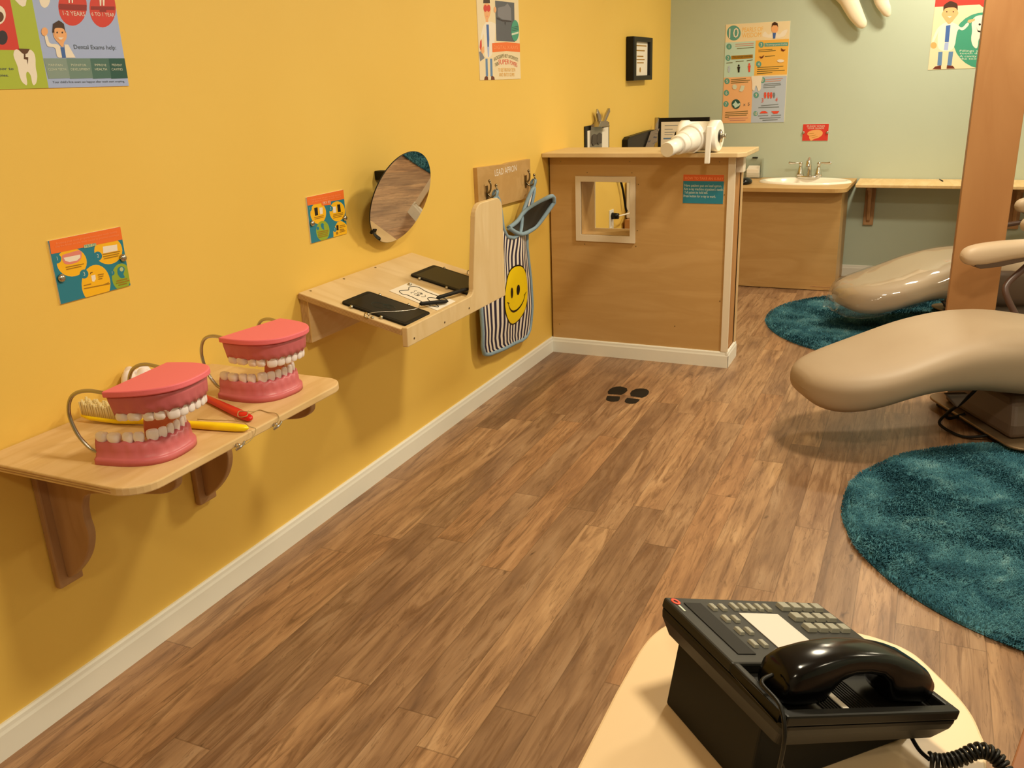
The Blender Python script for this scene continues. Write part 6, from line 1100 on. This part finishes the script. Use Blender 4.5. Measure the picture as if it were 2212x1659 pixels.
def chair(label, loc, rz, dz, cover):
    t = thing('dental_chair', label, 'dental chair', loc, math.radians(rz), 'beige dental chairs')
    KS = 1.07
    xs = [.018, .020, .024, .03, .036, .046, .06, .08, .11, .16, .22, .28, .34, .4, .46, .52, .58, .64, .7, .76, .82, .9, 1.0, 1.1, 1.2, 1.3, 1.4, 1.46, 1.5]
    m_ = MB(); m_.loft([pad_ring(x, interp(TOPZ, x) + dz, interp(BOTZ, x) + dz, hw_at(x)) for x in xs])
    m_.build('seat_cushion', M['vinyl'], t, sub=1, local=True)
    m_ = MB(); rings = []
    for i in range(13):
        f = i/12; cx, cz = 1.40 + .78*f, .46 + .52*f + dz; hw = .25*(1 - .25*f**2)*(.75 if i in (0, 12) else 1); th = .085*(.55 if i in (0, 12) else 1); nx, nz = -.555, .83; r = []
        for k in range(28):
            a = 2*PI*k/28; c_, s_ = math.cos(a), math.sin(a); y = hw*(1 if c_ > 0 else -1)*abs(c_)**.6; h_ = th*(1 if s_ > 0 else -1)*abs(s_)**.7; r.append((cx + nx*h_, y, cz + nz*h_))
        rings.append(r)
    m_.loft(rings).build('backrest', M['vinyl'], t, sub=1, local=True)
    m_ = MB(); m_.loft([[(2.20 + .555*-1*h_*s_*.0 + d*.83 - .05*math.sin(a)*.555, .13*math.cos(a)*q, 1.02 + d*.55 + .05*math.sin(a)*.83 + dz) for a in [2*PI*k/20 for k in range(20)]] for d, q in ((0, .7), (.02, .95), (.09, 1), (.15, .95), (.17, .6))]).build('headrest', M['vinyl'], t, local=True)
    # shell under the seat, lift column, base
    m_ = MB(); m_.loft([[(x, y*hw, z + dz) for y, z in ((-1, za), (1, za), (.8, zb), (-.8, zb))] for x, hw, za, zb in ((.72, .10, .33, .30), (.86, .16, .31, .24), (1.1, .18, .31, .22), (1.4, .17, .37, .28), (1.5, .12, .42, .36))], 0, False).build('under_shell', M['shell'], t, .012, local=True)
    zt_ = .29*KS - .1015 + dz
    m_ = MB(); m_.loft([[(x0, -h_, z), (x1, -h_, z), (x1, h_, z), (x0, h_, z)] for x0, x1, h_, z in ((.80, 1.62, .235, .046), (.805, 1.60, .23, .10), (.82, 1.55, .20, .17), (.84, 1.48, .16, zt_))], 0, False).build('pedestal', M['shell'], t, .02, 3, local=True)
    m_ = MB(); m_.loft([[(a, b, z) for a, b in rrect(.765, -.33, 1.80, .33, .07)] for z in (.034, .045)], 0, False).build('base_plate', M['bronze_dk'], t, .004, local=True)
    for xa, xb in ((.80, .86), (1.6, 1.79)): MB().box(xa, -.28, .003, xb, .28, .034).build('floor_pad', M['black_soft'], t, local=True)
    for sg in (1, -1):
        xo = .37 if cover and sg > 0 else 0
        m_ = MB(); rings = []
        for x, hw, zt, zb in ((.798, .012, .725, .715), (.805, .026, .744, .694), (.825, .036, .757, .680), (.86, .041, .765, .676), (.92, .043, .771, .682), (1.0, .043, .774, .696), (1.1, .042, .773, .703), (1.2, .041, .769, .705), (1.28, .036, .762, .710), (1.30, .015, .745, .725)):
            rings.append([(x + xo, sg*.30 + p[1], p[2] + dz) for p in pad_ring(x, zt, zb, hw, 20, .7, .75, .004)])
        a_ = m_.loft(rings).build('armrest', M['arm_vinyl'], t, sub=1, local=True)
        m_ = MB(); m_.loft([[(x + xo, sg*.30 + y, z + dz) for y, z in ((-.028, zb), (.028, zb), (.030, zt), (-.030, zt))] for x, zb, zt in ((.845, .680, .684), (.87, .668, .70), (.95, .672, .706), (1.06, .690, .71), (1.14, .70, .712))], 0, False).build('underside_insert', M['shell'], a_, .006, local=True)
        m_ = MB(); pts = smooth_path([(1.13 + xo, sg*.30, .705 + dz), (1.07 + xo, sg*.295, .655 + dz), (1.0, sg*.28, .60 + dz), (.985, sg*.26, .56 + dz), (1.02, sg*.22, .47 + dz)], 6); m_.tube(pts, [.013]*len(pts), 12).build('arm_support', M['shell_rd'], t, local=True)
    m_ = MB(); m_.prism([(.50, .322 + dz), (.585, .318 + dz), (.548, .268 + dz)], 'y', -.19, -.165); m_.build('release_lever', M['shell'], t, .004, local=True)
    m_ = MB(); m_.tube(smooth_path([(.74, -.10, .235 + dz), (.70, -.06, .15), (.69, .02, .07), (.73, .06, .030), (.79, .05, .05)], 7), .007, 8).tube(smooth_path([(.69, .02, .07), (.67, .03, .020), (.70, -.09, .010), (.78, -.14, .030)], 7), .006, 8); m_.build('hose', M['black_soft'], t, local=True)
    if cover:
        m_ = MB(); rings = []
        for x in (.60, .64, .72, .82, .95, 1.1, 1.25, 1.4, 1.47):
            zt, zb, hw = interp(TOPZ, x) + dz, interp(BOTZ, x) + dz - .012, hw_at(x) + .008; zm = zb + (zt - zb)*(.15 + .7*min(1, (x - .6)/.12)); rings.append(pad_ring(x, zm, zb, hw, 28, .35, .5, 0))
        m_.loft(rings).build('side_shade_skin', M['shell'], t, local=True)  # dark skin added over the cushion side, painting in its shade
        m_ = MB(); rings = []; rr = random.Random(4)
        for i in range(34):
            x = -.020 + i*.0231; xx = max(x, 0.02); zt, zb, hw = interp(TOPZ, xx) + dz, interp(BOTZ, xx) + dz, hw_at(xx)
            g = max(0, 1 - (x + .035)/.22); hw2 = (hw + .012)*(1 if i > 1 else .86) + .035*g*(1 if i > 0 else .7); zb2 = zb - .012 - .055*g - .008*math.sin(i*.9)
            ring = pad_ring(x, zt + .010 - (.05 if i == 0 else .0), zb2, hw2, 48, .6, .75, .01)
            rings.append([(p[0] + .004*noise.noise(Vector((p[0]*30, p[1]*30, 1))), p[1] + .007*noise.noise(Vector((p[0]*22, p[1]*22, p[2]*22))), p[2] + (.008 + .02*g)*noise.noise(Vector((p[0]*14, p[1]*22, 7)))*(1 if p[2] < (zt + zb)/2 else .25)) for p in ring])
        m_.loft(rings, cap=False).build('plastic_cover', M['film'], t, local=True)
    mx = Matrix(((KS, 0, 0, 0), (0, KS, 0, 0), (0, 0, KS, -.1015), (0, 0, 0, 1)))
    for o in t.children_recursive:
        if o.name.split('.')[0] not in ('pedestal', 'base_plate', 'floor_pad', 'hose'): o.data.transform(mx)
    return t
M['bronze_dk'] = plain('base_metal', '#8A7358', .4, .6); M['shell_rd'] = plain('maroon_arm_support', '#4A322A', .4)
chair('nearer beige dental chair with its smooth footrest reaching over the bare floor', (1.4134, 3.515, 0), 30, 0, False)
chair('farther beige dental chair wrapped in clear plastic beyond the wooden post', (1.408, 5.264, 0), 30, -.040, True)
# ================================================================ toy x-ray head on the partition counter
t = thing('xray_machine', 'white plastic-pipe toy x-ray head lying on the partition ledge', 'x-ray machine', (.81, 4.40, 1.0885))
xc = Vector((.806, 4.405, 1.1635)); ax = Vector((.995, -.10, 0)).normalized(); R0 = .0655
def X(s): return xc + ax*s
MB().tube([X(-.098), X(-.095), X(-.06), X(-.058), X(.05), X(.052), X(.095), X(.098)], [.064, .0735, .0735, .068, .068, .0735, .0735, .066], 40).build('main_pipe', M['pvc'], t)
MB().tube([X(.0985), X(.1005)], [.030, .030], 30).build('hub_recess', M['dark_slate'], t)
b = MB(); up = Vector((0, 0, 1)); sd = ax.cross(up); b.tube([X(.100) - up*.028, X(.103), X(.100) + up*.028], [.010, .012, .010], 10).tube([X(.10), X(.122)], .007, 10).tube([X(.12), X(.128)], .011, 8); b.build('hub_bolt', M['steel'], t)
k = MB(); k.tube([X(-.098), X(-.112)], .006, 10).tube([X(-.112), X(-.114), X(-.122), X(-.124)], [.018, .022, .022, .018], 20); k.build('side_knob', M['black'], t)
bd = Vector((-.21, -.965, -.125)).normalized(); bo = X(-.012)
MB().tube([bo, bo + bd*.085], [.066, .0655], 40).build('collar_joint', M['pvc'], t, 0)
MB().tube([bo + bd*.085, bo + bd*.087, bo + bd*.15, bo + bd*.165], [.058, .055, .052, .048], 36).build('reducer', M['pvc'], t)
MB().tube([bo + bd*.155, bo + bd*.158, bo + bd*.21, bo + bd*.213], [.047, .046, .045, .041], 36).build('middle_pipe', M['pvc'], t)
MB().tube([bo + bd*.21, bo + bd*.318, bo + bd*.32], [.034, .034, .032], 36).build('nozzle', M['pvc'], t)
lv = MB(); lv.prism(rrect(1.040, 4.305, 1.215, 4.335, .001, 1), 'x', .853, .879) if False else lv.loft([[(x0, y0, z), (x1, y0, z), (x1, y1, z), (x0, y1, z)] for x0, x1, y0, y1, z in ((.851, .877, 4.310, 4.324, 1.041), (.8525, .8785, 4.310, 4.324, 1.10), (.857, .883, 4.312, 4.330, 1.213))], 0, False); lv.build('handle_strip', M['pvc'], t, .004)
# ================================================================ foreground table and phone
TZ = .635
t = thing('phone_table', 'pale laminate table with a rounded end carrying the black desk phone', 'table', (1.73, .85, 0))
tp = [(1.499, .36), (1.955, .36), (1.962, .90), (1.962, 1.05), (1.958, 1.085), (1.946, 1.127), (1.922, 1.171), (1.886, 1.222), (1.866, 1.240), (1.843, 1.250), (1.80, 1.258), (1.72, 1.254), (1.64, 1.239), (1.575, 1.212), (1.54, 1.190), (1.519, 1.168), (1.506, 1.130), (1.501, 1.091), (1.498, .99)]
tp2 = [(p.x, p.y) for p in smooth_path([(*p, 0) for p in tp[2:-1]], 4)]
MB().prism([tp[0], tp[1]] + tp2 + [tp[-1]], 'z', TZ - .022, TZ).build('tabletop', M['table'], t, .004)
for x, y in ((1.56, .45), (1.90, .45), (1.58, 1.10), (1.88, 1.10)):
    MB().cyl((x, y, 0), (x, y, TZ - .022), .014, .022, 16).build('leg', M['maple_dk'], t)
ph = thing('desk_phone', 'black corded desk phone with grey buttons on the pale table', 'telephone', (1.743, .842, TZ + .0005), math.radians(46))
TA = math.radians(16.9); ct, st_ = math.cos(TA), math.sin(TA); H0 = .145
def Q(s, tt, w): return (s*ct + w*st_, tt, H0 - s*st_ + w*ct)
LS, LT = .276, .262
def tbox(mb, s0, s1, t0, t1, w0, w1, mi=0, tp=0):
    return mb.add([Q(s0 + tp, t0 + tp, w0), Q(s1 - tp, t0 + tp, w0), Q(s1 - tp, t1 - tp, w0), Q(s0 + tp, t1 - tp, w0), Q(s0, t0, w1), Q(s1, t0, w1), Q(s1, t1, w1), Q(s0, t1, w1)], [(0, 3, 2, 1), (4, 5, 6, 7), (0, 1, 5, 4), (1, 2, 6, 5), (2, 3, 7, 6), (3, 0, 4, 7)], mi)
# tray body: floor of the cradle plus raised rim and panel
m_ = MB(); m_.loft([[Q(a, b, w_) for a, b in rrect(o, o, LS - o, LT - o, .008)] for w_, o in ((-.046, .012), (-.026, .0015), (-.018, 0), (-.014, 0))], 0, False); m_.build('body', M['black'], ph, local=True)
m_ = MB(); rim_o = rrect(0, 0, LS, LT, .008); 
for q in ((0, LS, 0, .012), (0, .012, .012, .105), (LS - .012, LS, .012, .105)): tbox(m_, *q, -.0145, 0)
m_.build('cradle_rim', M['black'], ph, .003, local=True)
m_ = MB(); tbox(m_, 0, LS, .103, LT, -.0145, .0); m_.build('key_panel', M['dark_slate'], ph, .003, local=True)
m_ = MB()
for k in range(16): tbox(m_, .085 + k*.0052, .0872 + k*.0052, .012, .085, -.0142, -.0125)
m_.build('cradle_ribs', M['black_soft'], ph, local=True)
m_ = MB(); tbox(m_, .112, .121, .020, .076, -.0124, -.0112); m_.build('number_strip', M['paper'], ph, local=True)
m_ = MB(); tbox(m_, .022, .050, .122, .246, .0002, .0012); m_.build('display', M['black_soft'], ph, local=True)
m_ = MB(); m_.add([Q(.016, .258, 0)], []) if False else None
m_ = MB(); rg = [[Q(.011 + r*math.cos(a), .249 + r*1.25*math.sin(a), h_) for a in [2*PI*k/24 for k in range(24)]] for r, h_ in ((.0062, .0003), (.0062, .001), (.0030, .001), (.0030, .0003))]; m_.loft(rg, cap=False).build('ring_emblem', M['p_redor'], ph, local=True)
m_ = MB()
for k in range(6): tbox(m_, .0085, .0115, .224 + k*.0026, .2260 + k*.0026, .0002, .0007)
m_.build('maker_mark', M['p_pale'], ph, local=True)
keyc = plain('grey_keys', '#8C8A7C', .5)
def key(s0, s1, t0, t1, h=.004):
    m_ = MB(); tbox(m_, s0, s1, t0, t1, -.001, h, 0, -.0012); m_.build('key', keyc, ph, .0008, local=True)
for tt in (.236, .206, .176, .146):
    for s0 in (.060, .076): key(s0, s0 + .0065, tt - .008, tt + .006)
for k in range(5): key(.098 + k*.0145, .1045 + k*.0145, .230, .246)
for k in range(3): key(.104 + k*.0135, .111 + k*.0135, .108, .118)
for i, tt in enumerate((.232, .204, .176)):
    for k in range(4): key(.185 + k*.0205, .199 + k*.0205, tt + .002, tt + .0165, .006)
for k in range(4): key(.185 + k*.0185, .196 + k*.0185, .140, .150)
m_ = MB(); tbox(m_, .098, .166, .128, .222, .0003, .0012); m_.build('paper_insert', plain('insert_paper', '#C9C3BA', .7), ph, local=True)
# wedge base
m_ = MB(); bt = [(-.014, .045), (.236, .045), (.236, .228), (-.014, .228)]; tpz = [Q(.020, .050, -.040), Q(.225, .050, -.040), Q(.225, .232, -.040), Q(.020, .232, -.040)]
m_.add([(x, y, 0) for x, y in bt] + tpz, [(0, 3, 2, 1), (4, 5, 6, 7), (0, 1, 5, 4), (1, 2, 6, 5), (2, 3, 7, 6), (3, 0, 4, 7)]); m_.build('wedge_base', M['black_soft'], ph, .003, local=True)
# handset
m_ = MB(); rings = []
HS = [(.020, -.004, .022, .020), (.022, -.010, .032, .026), (.036, -.012, .041, .029), (.064, -.012, .049, .029), (.082, -.010, .0530, .028), (.090, .004, .0540, .027), (.100, .018, .0555, .026), (.118, .026, .0565, .025), (.142, .028, .0565, .025), (.165, .025, .0550, .025), (.180, .015, .0530, .026), (.188, .000, .0515, .027), (.196, -.010, .0500, .028), (.218, -.012, .044, .029), (.244, -.012, .033, .029), (.257, -.010, .022, .026), (.260, -.004, .014, .018)]
for s, wb, wt, hw in HS: rings.append([Q(s, .056 + p[1], p[2]) for p in pad_ring(s, wt, wb, hw, 32, .42, .48, .003)])
m_.loft(rings).build('handset', M['black_gloss'], ph, local=True)
CORD = []
def coil(path, r, turns_per_m, wire, n0=0):
    P = smooth_path(path, 60); L = 0; pts = []; N = None; ph_ = 0
    # resample finely
    fine = []
    for a, b in zip(P, P[1:]):
        for k in range(4): fine.append(a.lerp(b, k/4))
    for i in range(len(fine) - 1):
        a, b = fine[i], fine[i + 1]; tg = (b - a)
        if tg.length < 1e-7: continue
        ph_ += tg.length*turns_per_m*2*PI; tg.normalize()
        if N is None: N = tg.orthogonal().normalized()
        N = (N - tg*N.dot(tg)).normalized(); B = tg.cross(N); pts.append(a + N*(r*math.cos(ph_)) + B*(r*math.sin(ph_)))
    return pts
inv = Matrix.Translation((1.743, .842, TZ + .0005)) @ Matrix.Rotation(math.radians(46), 4, 'Z'); inv = inv.inverted()
def lw(p): return inv @ Vector(p)
cz = TZ + .0105
tail = [lw((1.863, 1.042, TZ + .035)), lw((1.870, 1.030, TZ + .022)), lw((1.884, 1.010, TZ + .012)), lw((1.897, .997, TZ + .0105))]
coilA = [lw(p) for p in ((1.897, .997, cz), (1.912, .999, cz), (1.930, 1.008, cz + .004), (1.950, 1.021, cz + .012), (1.968, 1.022, cz + .008), (1.982, 1.008, cz - .004), (1.985, .98, cz - .012), (1.968, .93, cz), (1.93, .84, cz), (1.87, .78, cz), (1.80, .78, cz), (1.755, .83, cz + .004), (1.742, .87, cz + .012))]
up = [Vector(Q(.013, .052, .018)), Vector(Q(-.006, .045, .012)), Vector(Q(-.004, .012, .006)), Vector(Q(-.002, -.006, -.02)), Vector(Q(.004, -.008, -.06))]
c1 = coil(coilA, .0078, 165, .0016)
end = up[-1]; lead = smooth_path([c1[-1], lw((1.738, .865, TZ + .06)), end] , 6)
m_ = MB(); m_.tube(smooth_path(tail, 8), .0026, 8).tube(c1, .0026, 6).tube(lead + smooth_path(up[::-1], 6), .0026, 8); m_.build('coiled_cord', M['black'], ph, local=True)
# bench corner at lower right
t = thing('wooden_bench', 'orange-brown wooden bench at the lower right edge of the picture', 'bench', (2.1, 1.5, 0), math.radians(-13.7))
bi = (Matrix.Translation((2.1, 1.5, 0)) @ Matrix.Rotation(math.radians(-13.7), 4, 'Z')).inverted()
M['bench'] = wood('brown_bench_board', '#8E5A32', '#83512B', (5, 5, .9), .5)
lx = (bi @ Vector((2.066, 1.445, .42))).x
MB().box(lx, -.27, .395, lx + .34, .42, .42).build('seat_board', M['bench'], t, .003, local=True)
for yy in (-.2, .33): MB().box(lx + .03, yy, 0, lx + .31, yy + .022, .395).build('leg_panel', M['column'], t, .002, local=True)
